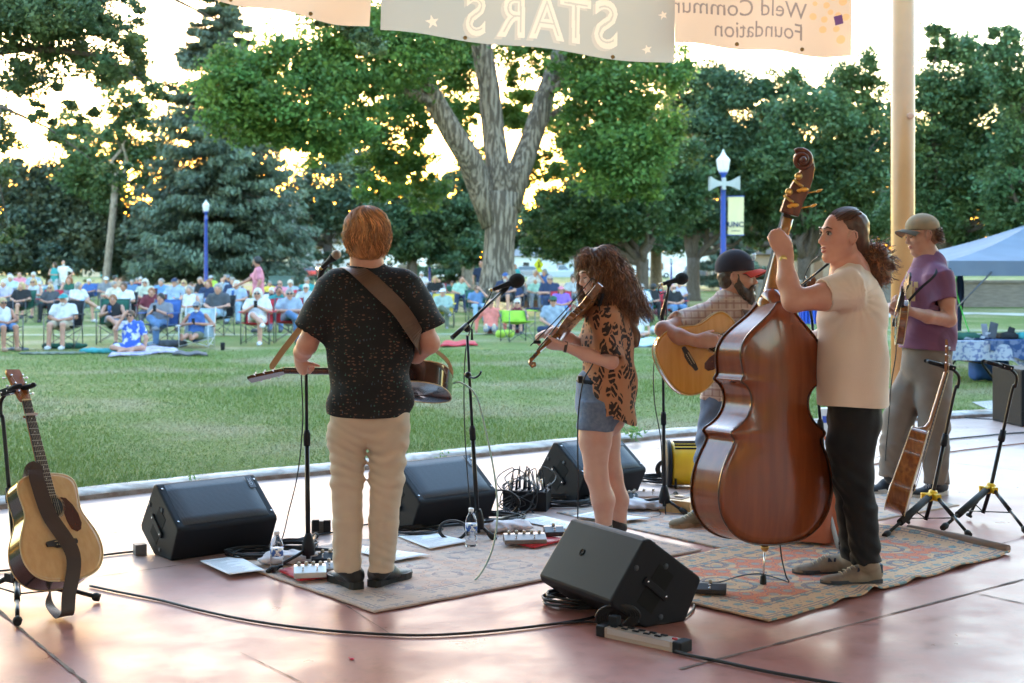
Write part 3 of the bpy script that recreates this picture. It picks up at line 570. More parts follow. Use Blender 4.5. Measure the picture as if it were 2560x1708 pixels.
def wood(name, c, c2, r=.22, coat=.6, sx=(18,18,1.2)): return mat(name, c, r=r, coat=coat, c2=c2, ns=2.2, stretch=sx, thr=(.38,.62))
SPRUCE_TOP = wood('spruce_top', (.62,.38,.17), (.57,.33,.14)); AMBER_TOP = wood('amber_top', (.60,.29,.055), (.54,.24,.04)); MAHO = wood('mahogany', (.16,.045,.014), (.10,.026,.009)); ROSE = wood('rosewood', (.035,.014,.010), (.018,.008,.007)); BASSW = wood('bass_varnish', (.25,.062,.018), (.19,.044,.013), .24, .4, (9,9,.9)); NECKW = wood('neck_maple', (.42,.20,.055), (.36,.16,.04), .3)
VIOLW = wood('violin_varnish', (.24,.09,.025), (.11,.04,.012), .16, .8, (9,9,9)); BIND = mat('cream_binding', (.62,.46,.24), r=.4); TORT = mat('tortoise', (.06,.012,.007), r=.12, coat=.8, c2=(.28,.07,.01), ns=50, thr=(.6,.7))
def cable(name, label, pts, r=.0045, m=None, z=True, group='black cables on the stage', n=10, cat='cable'):
    ps = bez(pts, n); 
    if z: ps = [V(p[0],p[1],max(p[2], r+.003)) for p in ps]
    mb = MB(); mb.tube(ps, r, 6); o = mb.build(name, m or CABLE, base=ps[0]); meta(o, label, cat, group); return o
def coil(name, label, c, R, turns, r=.005, m=None, group='black cables on the stage', tail=None, jit=.18, el=.8):
    rs = np.random.default_rng(int(abs(c[0])*1000)%999); pts = []
    for i in range(turns*12):
        a = i/12*2*math.pi; rr = R*(1+jit*(rs.random()-.5)); o = .12*R*math.sin(i/12*2.1)
        pts.append(V(c[0]+rr*math.cos(a)+o, c[1]+rr*el*math.sin(a)+o*.5, .008+.006*(i//12)+.004*rs.random()))
    if tail: pts += [np.array(p, float) for p in tail]
    return cable(name, label, pts, r, m, True, group, 4)
# ------------------------------------------------------------------ wedge loudspeakers
def wedge(label, pl, ax, d, L=.58, logo=True, grp='black floor monitor wedges', k=1.0):
    """pl: ground point at one end of the front bottom edge; ax: unit long axis; d: unit direction of the baffle"""
    ax, d = nrm(V(ax[0],ax[1],0)), nrm(V(d[0],d[1],0)); M = frame(pl, ax, d, V(0,0,1))
    t = thing('floor_monitor', label, 'loudspeaker', pl, grp)
    sec = [(0,0),(.085,.165),(.078,.185),(-.185,.375),(-.215,.372),(-.385,.135),(-.375,.105),(-.215,0)]
    sec = [(a*k, b*k) for a, b in sec]
    bm = bmesh.new(); A = [bm.verts.new((0,a,b)) for a, b in sec]; B = [bm.verts.new((L,a,b)) for a, b in sec]; n = len(sec)
    for i in range(n): bm.faces.new([A[i],A[(i+1)%n],B[(i+1)%n],B[i]])
    bm.faces.new(A[::-1]); bm.faces.new(B); bmesh.ops.recalc_face_normals(bm, faces=bm.faces[:])
    bmesh.ops.bevel(bm, geom=[e for e in bm.edges], offset=.013, segments=3, affect='EDGES', profile=.6)
    mb = MB(M); bm.verts.index_update(); mb.add([v.co[:] for v in bm.verts], [[v.index for v in f.verts] for f in bm.faces], 0, True); bm.free(); o = mb.build('cabinet', BLK, t)
    o.data.polygons.foreach_set('use_smooth', [False]*len(o.data.polygons))
    # grille: inset sheet standing 3 mm off the baffle
    a0, a1 = np.array(sec[2]), np.array(sec[3]); dv = (a1-a0); nv = nrm(V(-dv[1], dv[0])); nv = nv if nv[1] > 0 else -nv
    def bp(u, w, h): q = a0+dv*w+nv*h; return (u, q[0], q[1])
    mb = MB(M); us = np.linspace(.035, L-.035, 13)
    ws = [.035,.04,.2,.5,.8,.96,.965]; hs = [-.001,.006,.009,.010,.009,.006,-.001]
    vs = [bp(u, w, h if 0 < i < 12 else -.001) for i, u in enumerate(us) for w, h in zip(ws, hs)]
    mb.add(vs, [[i*7+j,(i+1)*7+j,(i+1)*7+j+1,i*7+j+1] for i in range(12) for j in range(6)], 0, True); mb.build('grille', GRILL, t)
    mb = MB(M)
    for e in (.02, L-.02):
        for w in (.12,.88): mb.lathe([(.006,0),(.006,.003),(.003,.004)], bp(e, w, .001), (0,nv[0],nv[1]), 10)
    mb.build('screw', CHR, t)
    # pocket handles in both cheeks: a dark recess with a bar
    for e, s in ((0,-1),(L,1)):
        mb = MB(M); c = np.array([-.16*k,.16*k]); u2 = nrm(V(.62,.78)); w2 = V(-u2[1],u2[0])
        def hp(x, y, o): q = c+u2*x+w2*y; return V(e+s*o, q[0], q[1])
        R = np.stack([V(1,0,0), V(0,u2[0],u2[1]), V(0,w2[0],w2[1])],1)
        pit = mat('recess_black', (.003,.003,.003), r=.9)
        mb.box(hp(0,0,.0005), (.0015,.095,.048), 1, R, .001); mb.box(hp(0,.0,.006), (.006,.016,.075), 0, R, .004)
        for yy in (-.06,.06): mb.lathe([(.005,0),(.005,.003)], hp(0,yy,.012), (s,0,0), 8, 2)
        mb.build('handle', [BLK, pit, CHR], t)
        mb = MB(M)
        for x, y in ((.13,.02),(-.10,-.14),(.02,.2)):
            q = hp(x*.8,y*.7,.001); mb.lathe([(.013,0),(.013,.002),(.0,.003)], q, (s,0,0), 14)
        mb.build('rubber_foot', mat('foot_rubber', (.04,.045,.055), r=.7), t)
    if not logo:
        c5, c4 = np.array(sec[5]), np.array(sec[4]); e5 = c4-c5; n5 = nrm(V(-e5[1],e5[0])); n5 = n5 if n5[0] < 0 else -n5; q5 = c5+e5*.55; mb = MB(M); mb.lathe([(.017,0),(.017,.0015),(.012,.002),(.012,-.002)], (.36, q5[0]+n5[0]*.001, q5[1]+n5[1]*.001), (0,n5[0],n5[1]), 20); mb.build('threaded_socket', mat('recess_black', (0,0,0)), t)
    if logo:
        c = bp(L-.075,.93,.011); e2 = V(0,dv[0],dv[1])/np.linalg.norm(dv)
        mb = MB(M); mb.box(bp(L-.055,.80,.011), (.018,.045,.002), 0, np.stack([V(1,0,0), e2, V(0,nv[0],nv[1])],1), .001); o = mb.build('badge', mat('badge_grey', (.07,.07,.08), r=.3), t)
        Mt = M@frame(bp(L-.049,.80,.0135), e2, V(-1,0,0)*1.0, V(0,nv[0],nv[1])); v, f = text_mesh('QSC', .026, Mt, False, .0004); mesh_obj('badge_lettering', v, f, mat('badge_white', (.6,.65,.75), r=.4), smooth=False, parent=t)
    return t
def wpair(a, b): a, b = G(*a), G(*b); return a, nrm(b-a), np.linalg.norm(b-a)
def perp(ax, tow): p = V(-ax[1], ax[0], 0); return p if p@tow > 0 else -p
for lab, a, b in [('black floor monitor left of the man in khaki trousers, grille side up', (427,1403), (658,1370)), ('black floor monitor just behind the khaki trousers, beside the middle microphone stand', (1028,1328), (1226,1298)), ('black floor monitor behind the bare legs of the fiddler', (1438,1258), (1606,1232))]:
    p, ax, L = wpair(a, b); wedge(lab, p, ax, perp(ax, V(.3,-1,0)), .58)
wedge('big black floor monitor in the foreground seen from its smooth back', G(1714,1554), V(-.30,.50), V(.868,.496), .57, False)
# ------------------------------------------------------------------ stringed bodies
def outline(tab, n=60):
    tab = np.array(tab, float); return [(u, w) for u, w in tab]
DREAD = [(0,.0),(.002,.06),(.012,.11),(.03,.148),(.06,.176),(.10,.194),(.14,.199),(.18,.195),(.22,.183),(.26,.163),(.295,.145),(.32,.138),(.35,.138),(.39,.143),(.43,.147),(.46,.141),(.48,.125),(.495,.095),(.503,.05),(.505,0)]
BASSO = [(0,0),(.004,.09),(.02,.17),(.05,.235),(.09,.283),(.15,.325),(.22,.343),(.29,.342),(.36,.325),(.42,.297),(.46,.272),(.49,.262),(.505,.272),(.52,.288),(.535,.276),(.55,.245),(.58,.205),(.62,.178),(.66,.168),(.70,.172),(.735,.192),(.755,.222),(.765,.238),(.78,.226),(.80,.222),(.84,.236),(.89,.247),(.93,.240),(.97,.215),(1.01,.172),(1.05,.120),(1.09,.074),(1.12,.05),(1.14,.038),(1.145,0)]
def fid(k): return [(u*k, w*k) for u, w in [(0,0),(.003,.2),(.03,.45),(.1,.85),(.2,1.02),(.3,1.03),(.42,.9),(.5,.78),(.56,.76),(.6,.84),(.63,.70),(.72,.56),(.8,.53),(.9,.58),(1.0,.76),(1.04,.68),(1.1,.68),(1.2,.82),(1.35,.83),(1.5,.72),(1.62,.45),(1.68,.2),(1.70,0)]]
def smooth_ol(tab, corners=False, n=3):
    p = np.array(tab, float)
    for _ in range(n if not corners else 2):
        q = [p[0]]
        for i in range(len(p)-1): q += [p[i]*.75+p[i+1]*.25, p[i]*.25+p[i+1]*.75]
        q.append(p[-1]); p = np.array(q)
    return p
def plate(mb, M, ol, z, arch, over, mi, th=.004, flip=1):
    """arched plate, both halves; local: x side, y along, z normal"""
    nt = 10; rows = []
    full = [(w+over if w > 0 else 0, u) for u, w in ol]; ymin, ymax = ol[0][0]-over, ol[-1][0]+over
    loop = [(x, y) for x, y in full]+[(-x, y) for x, y in full[::-1][1:-1]]
    cy = ol[:,0].mean(); n = len(loop); vs = []; fs = []
    for r in range(nt+1):
        s = 1-.97*r/nt
        for x, y in loop:
            cyy = min(max(y, ymin+.32*(ymax-ymin)), ymax-.3*(ymax-ymin)); h = arch*(1-s*s)
            vs.append((x*s, cyy+(y-cyy)*s, z+flip*h))
    for r in range(nt): fs += [[r*n+i, r*n+(i+1)%n, (r+1)*n+(i+1)%n, (r+1)*n+i] for i in range(n)]
    fs.append([nt*n+i for i in range(n)])
    edge0 = [(x, y, z-flip*th) for x, y in loop]; b = len(vs); vs += edge0; fs += [[i, b+i, b+(i+1)%n, (i+1)%n] for i in range(n)]
    mb.add(vs, fs, mi, True)
def rib(mb, ol, z0, z1, mi, taper=None):
    loop = [(w, u) for u, w in ol]+[(-w, u) for u, w in ol[::-1][1:-1]]; n = len(loop)
    t = (lambda y: 1) if taper is None else taper
    vs = [(x, y, z0*t(y)) for x, y in loop]+[(x, y, z1) for x, y in loop]
    mb.add(vs, [[i,(i+1)%n,n+(i+1)%n,n+i] for i in range(n)], mi, True)
def edging(mb, ol, z, r, mi, over=0): 
    loop = [(w+(over if w else 0), u, z) for u, w in ol]+[(-w-(over if w else 0), u, z) for u, w in ol[::-1][1:]]; mb.tube(loop, r, 5, mi)
def guitar(name, label, M, top, side, binding=BIND, pick=True, grp='acoustic guitars', fb=DARKW, hd=None, lettering=None, bridge=DARKW):
    """local frame: x across, y from tail to head, z out of the soundboard; origin at the tail of the soundboard"""
    ol = smooth_ol(DREAD, n=2); D = .115; t = thing(name, label, 'guitar', M[:3,3], grp)
    mb = MB(M); rib(mb, ol, -D, -.004, 0, lambda y: 1-.18*y/.5); plate(mb, M, ol, -D+.0, .012, .002, 0, flip=-1) if False else None
    # back follows the taper of the sides
    loop = [(w, u) for u, w in ol]+[(-w, u) for u, w in ol[::-1][1:-1]]; n = len(loop); vs = []; nt = 8
    for r in range(nt+1):
        s = 1-.97*r/nt
        for x, y in loop: cy = min(max(y,.16),.36); vs.append((x*s, cy+(y-cy)*s, -D*(1-.18*y/.5)-.012*(1-s*s)))
    mb.add(vs, [[r*n+i, r*n+(i+1)%n, (r+1)*n+(i+1)%n, (r+1)*n+i] for r in range(nt) for i in range(n)]+[[nt*n+i for i in range(n)]], 0, True); mb.build('back_and_sides', side, t)
    mb = MB(M); plate(mb, M, ol, -.001, .0025, .0015, 0, .003); mb.build('soundboard', top, t)
    mb = MB(M); edging(mb, ol, -.002, .0032, 0, .001); edging(mb, ol, 0, .0001, 0) if False else None; b2 = [(w, u, -D*(1-.18*u/.5)) for u, w in ol]+[(-w, u, -D*(1-.18*u/.5)) for u, w in ol[::-1][1:]]; mb.tube(b2, .003, 5); mb.build('binding', binding, t)
    mb = MB(M); mb.lathe([(0,.0),(.051,.0),(.051,.0012),(0,.0012)][1:3], (0,.345,.002), (0,0,1), 32); mb.build('sound_hole', mat('hole_black', (.006,.004,.003), r=.9), t)
    mb = MB(M)
    for a in (.0545,.060): mb.tube([(a*math.cos(q*math.pi/18), .345+a*math.sin(q*math.pi/18), .0028) for q in range(37)], .0014, 4)
    mb.build('rosette', mat('rosette_pearl', (.62,.52,.36), r=.4, c2=(.05,.03,.02), ns=160), t)
    if pick:
        pg = [(.056,.345),(.054,.37),(.05,.385),(.075,.378),(.10,.345),(.118,.30),(.123,.255),(.112,.225),(.09,.215),(.066,.23),(.052,.27),(.048,.31)]
        mb = MB(M); mb.prism(pg, (V(0,0,.0022), V(1,0,0), V(0,1,0), V(0,0,.0016)), sm=False); mb.build('pickguard', TORT, t)
    mb = MB(M); mb.prism([(-.078,.172),(-.074,.160),(-.04,.157),(-.025,.150),(.025,.150),(.04,.157),(.074,.160),(.078,.172),(.074,.182),(.04,.186),(-.04,.186),(-.074,.182)], (V(0,0,.002), V(1,0,0), V(0,1,0), V(0,0,.009))); o = mb.build('bridge', bridge, t)
    mb = MB(M); mb.box((0,.178,.0125), (.037,.0015,.0025)); [mb.lathe([(.0028,0),(.0032,.003),(.001,.005)], ((i-2.5)*.0115,.163,.011), (0,0,1), 8) for i in range(6)]; mb.build('saddle_and_pins', BIND, o)
    yn = .505+.36; mb = MB(M)   # neck
    prof = lambda y, w, d: [(math.cos(a)*w, y, -abs(math.sin(a))*d+.002) for a in np.linspace(0, math.pi, 9)]
    ys = [(.45,.028,.055),(.505,.028,.085),(.525,.0275,.04),(.56,.0265,.024),(.7,.0245,.022),(yn,.0215,.020)]; vs = sum([prof(*q) for q in ys], []); mb.add(vs, [[r*9+i,r*9+i+1,(r+1)*9+i+1,(r+1)*9+i] for r in range(5) for i in range(8)]+[[r*9+8,r*9,(r+1)*9,(r+1)*9+8] for r in range(5)], 0, True); mb.build('neck', hd or side, t)
    mb = MB(M); mb.add([(-.029,.385,.0028),(.029,.385,.0028),(.0215,yn,.0028),(-.0215,yn,.0028),(-.028,.385,.008),(.028,.385,.008),(.021,yn,.008),(-.021,yn,.008)], [(0,1,5,4),(1,2,6,5),(2,3,7,6),(3,0,4,7),(4,5,6,7)], 0); o = mb.build('fretboard', fb, t)
    mb = MB(M); Ls = .685
    for i in range(1, 21):
        y = yn-Ls*(1-2**(-i/12)); w = .0215+.0075*(yn-y)/.48
        if y > .386: mb.box((0,y,.0085), (w-.001,.0008,.0008))
    for i in (3,5,7,9,12,15): y = yn-Ls*(1-2**(-(i-.5)/12)); mb.lathe([(.003,0),(.003,.0004)], (0,y,.008), (0,0,1), 8)
    mb.build('fret', mat('fret_wire', (.75,.68,.55), r=.3, m=1), o)
    mb = MB(M); mb.box((0,yn+.003,.007), (.0215,.003,.005)); mb.build('nut', BIND, t)
    hA = math.radians(14); hy, hz = V(0,math.cos(hA),-math.sin(hA)), V(0,math.sin(hA),math.cos(hA)); ho = V(0,yn+.004,.001)
    mb = MB(M); mb.prism([(-.022,0),(-.030,.022),(-.0365,.17),(-.033,.187),(.033,.187),(.0365,.17),(.030,.022),(.022,0)], (ho-hz*.014, V(1,0,0), hy, hz*.014)); hs = mb.build('headstock', NECKW if hd is None and False else (hd or side), t)
    mb = MB(M); mb.prism([(-.0225,.002),(-.0295,.024),(-.0355,.17),(.0355,.17),(.0295,.024),(.0225,.002)], (ho+hz*.0003, V(1,0,0), hy, hz*.0015)); mb.build('headplate', lettering or hd or side, hs)
    for i in range(3):
        for s in (-1,1):
            mb = MB(M); y = .045+.048*i; x = .024+.0022*i; q = ho+hy*y+V(s*x,0,0); mb.lathe([(.004,0),(.004,.012),(.0045,.016)], q, hz, 8); mb.tube([q-hz*.008, q-hz*.008+V(s*.022,0,0)], .0022, 6); mb.ell(q-hz*.008+V(s*.030,0,0), (.008,.006,.0045), 8); mb.build('tuning_peg', CHR, hs)
    mb = MB(M)
    for i in range(6):
        x0, x1 = (i-2.5)*.0105, (i-2.5)*.0068; mb.tube([(x0,.178,.0145), (x1,yn+.003,.0125)], .00055+.0001*(i<3), 4); mb.tube([(x1,yn+.003,.0125), ho+hy*(.045+.048*(i%3))+hz*.008+V((1 if i>2 else -1)*.024,0,0)], .0005, 4)
    mb.build('string', mat('bronze_string', (.6,.45,.25), r=.35, m=1), t)
    return t
def axes(y, z): y = nrm(y); z = nrm(z-(z@y)*y); return np.cross(y, z), y, z
# guitar on the left stand
gd = nrm(P(44,979,6.32)-P(160,1452,6.0)); nz = V(.76,-.62,.18); x, y, z = axes(gd, nz); GL = frame(P(176,1450,5.98)+V(0,0,.0), x, y, z)
tl = guitar('acoustic_guitar', 'pale topped acoustic guitar standing at the left edge with a hanging leather strap', GL, SPRUCE_TOP, ROSE, hd=wood('headstock_red', (.32,.10,.03), (.25,.07,.02)), fb=wood('rosewood_board', (.05,.026,.02), (.03,.016,.012), .5, 0), grp='acoustic guitars on stage')
def gl(a, b, c): return GL[:3,:3]@V(a,b,c)+GL[:3,3]
def strap(name, pts, nrmv, w, m, parent, base=None, label=None, cat=None, ends=None):
    ps = bez(pts, 8); vs = []; N_ = [np.array(q, float) for q in nrmv]
    k = len(ps)
    for i, p in enumerate(ps):
        t = nrm(ps[min(i+1,k-1)]-ps[max(i-1,0)]); f = i/(k-1)*(len(N_)-1); j = min(int(f), len(N_)-2); nn = nrm(N_[j]*(1-(f-j))+N_[j+1]*(f-j)); s = nrm(np.cross(t, nn)); nn = nrm(np.cross(s, t))
        ww = w*(1 if ends is None else np.interp(i/(k-1), [0,ends,1-ends,1], [.4,1,1,.4])); vs += [p+s*ww+nn*.0015, p-s*ww+nn*.0015, p-s*ww-nn*.0015, p+s*ww-nn*.0015]
    fs = [[4*i+j, 4*i+(j+1)%4, 4*i+4+(j+1)%4, 4*i+4+j] for i in range(k-1) for j in range(4)]+[[0,1,2,3],[4*k-1,4*k-2,4*k-3,4*k-4]]
    mb = MB(); mb.add(vs, fs, 0, False); o = mb.build(name, m, parent, base)
    if label: meta(o, label, cat)
    return o
strap('strap', [gl(-.075,.50,-.05), gl(-.05,.53,.01), gl(-.06,.46,.028), gl(-.045,.30,.03), gl(.02,.10,.035), P(172,1490,5.93), P(168,1535,5.9), P(150,1538,5.93), P(128,1515,6.0), P(126,1480,6.05)],
      [V(-.8,-.5,.2), V(.5,-.85,.1), V(.6,-.8,.1), V(.6,-.8,.1), V(.6,-.8,.1), V(.7,-.7,0), V(.5,-.3,-.7), V(-.4,-.2,-.9), V(-.9,-.3,0)], .032, LEA, tl)
mb = MB(GL); mb.box((0,.79,.013), (.028,.006,.006)); mb.box((0,.79,-.014), (.028,.006,.004)); mb.build('capo', CHR, tl)
# ------------------------------------------------------------------ guitar stands
def gstand(label, hub, top, feet, yoke_dir, bottom, bars=True, thick=1.0):
    t = thing('guitar_stand', label, 'guitar stand', (hub[0],hub[1],0), 'tripod guitar stands')
    u = nrm(top-hub); mb = MB(); back = nrm(-yoke_dir)
    mb.tube([bottom, hub, hub+(top-hub)*.42], .012*thick, 12); mb.build('lower_tube', BLKM, t)
    mb = MB(); m0 = hub+(top-hub)*.42; mb.tube([m0-u*.02, m0-u*.0, m0+u*.05], [.019,.021,.017], 12); mb.build('height_clutch', BLK, t)
    mb = MB(); pts = bez([m0+u*.03, hub+(top-hub)*.84, top+back*.012-u*.10, top-u*.035+back*.004, top+yoke_dir*.05], 8); mb.tube(pts, .0095*thick, 10); mb.build('upper_tube', BLKM, t)
    mb = MB(); s = nrm(np.cross(yoke_dir, V(0,0,1))); h = top+yoke_dir*.07
    R = np.stack([yoke_dir, s, np.cross(yoke_dir, s)],1); mb.box(h, (.045,.024,.016), 0, R, .005)
    for q in (-1,1): mb.tube([h+yoke_dir*.03+s*.024*q, h+yoke_dir*.06+s*.045*q, h+yoke_dir*.115+s*.045*q, h+yoke_dir*.125+s*.03*q], [.012,.013,.012,.010], 8)
    o = mb.build('yoke', BLK, t); mb = MB()
    for q in (-1,1):
        for e in (-1,1): mb.lathe([(.004,0),(.004,.003)], h+yoke_dir*(.02*e-.01)+s*.0245*q, s*q, 8)
    mb.build('screw', CHR, o)
    mb = MB(); R2 = np.stack([V(1,0,0), V(0,1,0), V(0,0,1)],1); mb.lathe([(.022,-.03),(.027,-.02),(.027,.015),(.02,.025)], hub, u, 12)
    for f in feet: d = nrm((np.array(f)-hub)*V(1,1,0)); mb.box(hub+d*.04-V(0,0,.012), (.028,.016,.02), 0, np.stack([d, V(-d[1],d[0],0), V(0,0,1)],1), .004)
    mb.build('leg_bracket', YEL if thick == 1.0 else BLK, t)
    for i, f in enumerate(feet):
        f = np.array(f, float); a = hub+nrm((f-hub)*V(1,1,0))*.045-V(0,0,.01); mb = MB(); d = f-a
        e = a+d*.66 if i == 0 else a; mb.tube([a, e], .021, 10) if i == 0 else mb.tube([a, a+d*.5], .0125, 10)
        mb.tube([a+d*.4, a+d*.93], .0095, 10); o = mb.build('leg', BLKR if i == 0 else BLKM, t)
        mb = MB(); mb.tube([a+d*.90, a+d*.94, a+d*1.0], [.014,.02,.017], 10); mb.build('rubber_foot', BLKR, o)
        if bars: mb = MB(); mb.tube([bottom+V(0,0,.01), a+d*.55], .004, 6); mb.build('strut', BLKM, t)
    return t
Yl = 6.15
gstand('black tripod stand holding the pale guitar at the left edge', P(42,1440,6.2), P(2,985,6.35), [G(250,1495,.02), G(44,1557,.02), G(-60,1480,.02)], nrm(V(.8,-.5,.25)), P(46,1490,6.2), thick=1.01)
gstand('tripod stand with yellow joint holding the dark brown guitar', P(2332,1236,8.05), P(2398,925,8.0), [G(2211,1341,.02), G(2424,1339,.02), G(2266,1307,.02)], nrm(V(-.93,.1,.25)), P(2314,1300,8.05))
gstand('empty tripod stand with yellow joint at the far right', P(2477,1218,8.25), P(2542,925,8.2), [G(2356,1321,.02), G(2566,1330,.02), G(2421,1292,.02)], nrm(V(-.93,.1,.25)), P(2457,1283,8.25))
# guitar on the right stand, edge on
y = nrm(P(2352,880,7.95)-P(2234,1283,7.8)); x, y, z = axes(y, V(.95,-.30,-.05)); GRt = frame(P(2262,1290,7.80), x, y, z)
guitar('acoustic_guitar', 'reddish brown acoustic guitar seen edge on in the yellow jointed stand', GRt, mat('guitar_top_pale', (.66,.52,.50), r=.35), wood('koa_side', (.30,.10,.02), (.17,.05,.012)), pick=True, grp='acoustic guitars on stage', hd=wood('neck_brown', (.30,.11,.03), (.24,.08,.02), .35))
# ------------------------------------------------------------------ microphone stands
def tripod(t, c, top, feet, r=.011, hubz=.13):
    c = np.array(c, float); mb = MB(); mb.lathe([(.032,-.06),(.034,-.02),(.022,.03),(.014,.05)], c+V(0,0,hubz), (0,0,1), 14); mb.build('hub', BLK, t)
    mb = MB(); mb.tube([c+V(0,0,.05), c+(top-c)*.52], .0125, 10); mb.build('lower_pole', BLKM, t); mb = MB(); m = c+(top-c)*.5; u = nrm(top-c); mb.tube([m-u*.01, m+u*.05, m+u*.07], [.017,.018,.013], 12); mb.build('clutch', BLK, t)
    mb = MB(); mb.tube([m, top], .0085, 10); mb.build('upper_pole', BLKM, t)
    for f in feet:
        f = np.array(f, float); a = c+V(0,0,hubz-.03); mb = MB(); mb.tube([a, f+V(0,0,.015)], .009, 8); o = mb.build('leg', BLKM, t); d = nrm(f+V(0,0,.015)-a); mb = MB(); mb.tube([f+V(0,0,.015)-d*.05, f+V(0,0,.015)-d*.02, f+V(0,0,.015)+d*.01], [.012,.018,.013], 10); mb.build('rubber_foot', BLKR, o)
def mic(name, label, tail, head, ball, foam, col, parent=None):
    t = thing(name, label, 'microphone', tail, 'vocal microphones'); d = nrm(head-tail); L = np.linalg.norm(head-tail)
    mb = MB(); mb.lathe([(.010,0),(.0115,.004),(.012,.03),(.016,L*.6),(.021,L-.028),(.021,L-.02)], tail, d, 18); mb.build('handle', BLK, t)
    mb = MB(); mb.lathe([(.0095,-.022),(.0095,.0),(.010,.02)], tail, d, 12); mb.build('connector', mat('nickel', (.5,.45,.38), r=.3, m=1), t)
    mb = MB(); mb.lathe([(.0102,-.012),(.0102,-.006)], tail, d, 12); mb.build('colour_ring', YEL, t)
    mb = MB(); u, w = basis(d); mb.ell(head, (ball,ball,ball*(1.0 if not foam else 1.12)), 22, R=np.stack([u,w,d],1)); mb.build('windscreen', col, t)
    mb = MB(); mb.lathe([(ball*.80,-ball*.75),(ball*.80,-ball*.6)], head, d, 20); 
    mb.build('collar', BLK, t); return t
FOAM = mat('foam_black', (.012,.011,.011), r=.95, bump=.8, bs=350); MESH = mat('mic_mesh', (.30,.23,.18), r=.5, m=.6, bump=.7, bs=420)
# stand 1: left of the man in khaki, mic in front of his face
c = V(*(G(771,1428)[:2]),0); c[1] = 6.93; c[0] = (771-CX)/F*6.93; t = thing('microphone_stand', 'black tripod microphone stand left of the khaki trousers', 'mic stand', c, 'tripod microphone stands')
tp = P(764,800,6.98); tripod(t, c, tp, [G(672,1437), G(880,1383), G(790,1345)])
mb = MB(); mb.tube([tp-V(0,0,.03), tp+V(0,0,.03)], .02, 10); mb.tube([tp+V(-.02,0,0), P(800,693,6.9)], .008, 8); mb.build('boom', BLKM, t)
mb = MB(); mb.tube([P(800,693,6.9), P(806,672,6.88), P(815,660,6.87)], [.012,.017,.02], 10); mb.build('mic_clip', BLK, t)
mic('microphone', 'microphone with silver mesh ball in front of the red haired man', P(806,668,6.86), P(841,637,6.82), .0245, False, MESH)
cable('microphone_cable', 'cable hanging from the silver balled microphone beside its stand', [P(800,676,6.86), P(795,700,6.87), P(785,790,6.98), P(755,900,7.0), P(757,1050,7.0), P(745,1180,7.0), P(722,1280,7.0), P(706,1345,6.95), G(690,1370)], .0035, z=False)
# stand 2: boom stand in the middle
c = P(1196,668,7.62); c[2] = 0; t = thing('microphone_stand', 'black boom microphone stand between khaki trousers and fiddler', 'mic stand', c, 'tripod microphone stands')
tp = P(1168,838,7.62); tripod(t, c, tp, [G(1236,1354), G(1040,1325), G(1310,1290)])
mb = MB(); a, b = P(1130,845,7.5), P(1258,727,7.75); mb.tube([a, a+(b-a)*.28], .013, 10); mb.tube([a+(b-a)*.25, b], .0075, 10); mb.ell(P(1168,820,7.6), (.022,.022,.026), 12); mb.tube([P(1168,820,7.6), P(1180,824,7.55), P(1180,850,7.55)], [.006,.006,.007], 8); mb.build('boom', BLKM, t)
mb = MB(); mb.tube([P(1250,735,7.75), P(1262,722,7.76), P(1268,712,7.76)], [.014,.02,.02], 10); mb.build('mic_clip', BLK, t)
mb = MB(); mb.tube(bez([P(1170,940,7.6), P(1185,945,7.55), P(1198,938,7.53), P(1203,928,7.52)], 5), .006, 8); mb.ell(P(1170,938,7.6), (.02,.02,.02), 10); mb.build('cable_hook', BLKM, t)
mic('microphone', 'microphone with black foam ball left of the thick tree trunk', P(1232,724,7.72), P(1292,702,7.74), .042, True, FOAM)
cable('microphone_cable', 'cable looping from the middle foam microphone down its stand', [P(1230,726,7.72), P(1222,745,7.7), P(1195,790,7.66), P(1180,812,7.64), P(1164,880,7.64), P(1160,1000,7.64), P(1166,1150,7.64), P(1178,1280,7.64), G(1190,1335)], .0035, z=False)
# stand 3: in front of the bearded man
c = P(1661,668,8.45); c[2] = 0; t = thing('microphone_stand', 'black microphone stand right in front of the bearded guitarist', 'mic stand', c, 'tripod microphone stands')
tp = P(1657,830,8.45); tripod(t, c, tp, [G(1716,1290), G(1560,1262), G(1690,1240)])
mb = MB(); mb.tube([tp, P(1655,790,8.44), P(1668,740,8.4), P(1672,712,8.4)], [.01,.014,.009,.009], 10); mb.tube([P(1640,885,8.2), P(1656,815,8.4)], .014, 10); mb.build('boom', BLKM, t)
mb = MB(); mb.tube([P(1672,715,8.4), P(1674,702,8.39)], [.014,.02], 10); mb.build('mic_clip', BLK, t)
mic('microphone', 'microphone with black foam ball left of the navy and red cap', P(1657,710,8.36), P(1704,697,8.38), .038, True, FOAM)
cable('microphone_cable', 'cable hanging from the right foam microphone down its stand', [P(1654,712,8.36), P(1646,722,8.36), P(1650,735,8.37), P(1662,737,8.38), P(1664,800,8.44), P(1636,900,8.45), P(1636,1000,8.45), P(1652,1100,8.45), P(1656,1200,8.45), G(1665,1290)], .0035, z=False)
# thin boom reaching the bassist's chin
c = V((2075-CX)/F*7.6,7.6,0); t = thing('microphone_stand', 'microphone boom stand hidden behind the upright bass', 'mic stand', c, 'tripod microphone stands')
tp = P(2030,800,7.5); tripod(t, c, tp, [c+V(.25,.2,0), c+V(-.25,.2,0), c+V(0,-.3,0)]); mb = MB(); mb.tube([P(2005,712,7.3), P(2070,660,7.0)], .0065, 8); mb.tube([tp, P(2012,708,7.3)], .008, 8); mb.build('boom', BLKM, t)
cable('microphone_cable', 'thin cable looping under the chin of the bassist', [P(2008,706,7.3), P(2016,680,7.25), P(2030,655,7.2), P(2046,642,7.1)], .003, z=False)
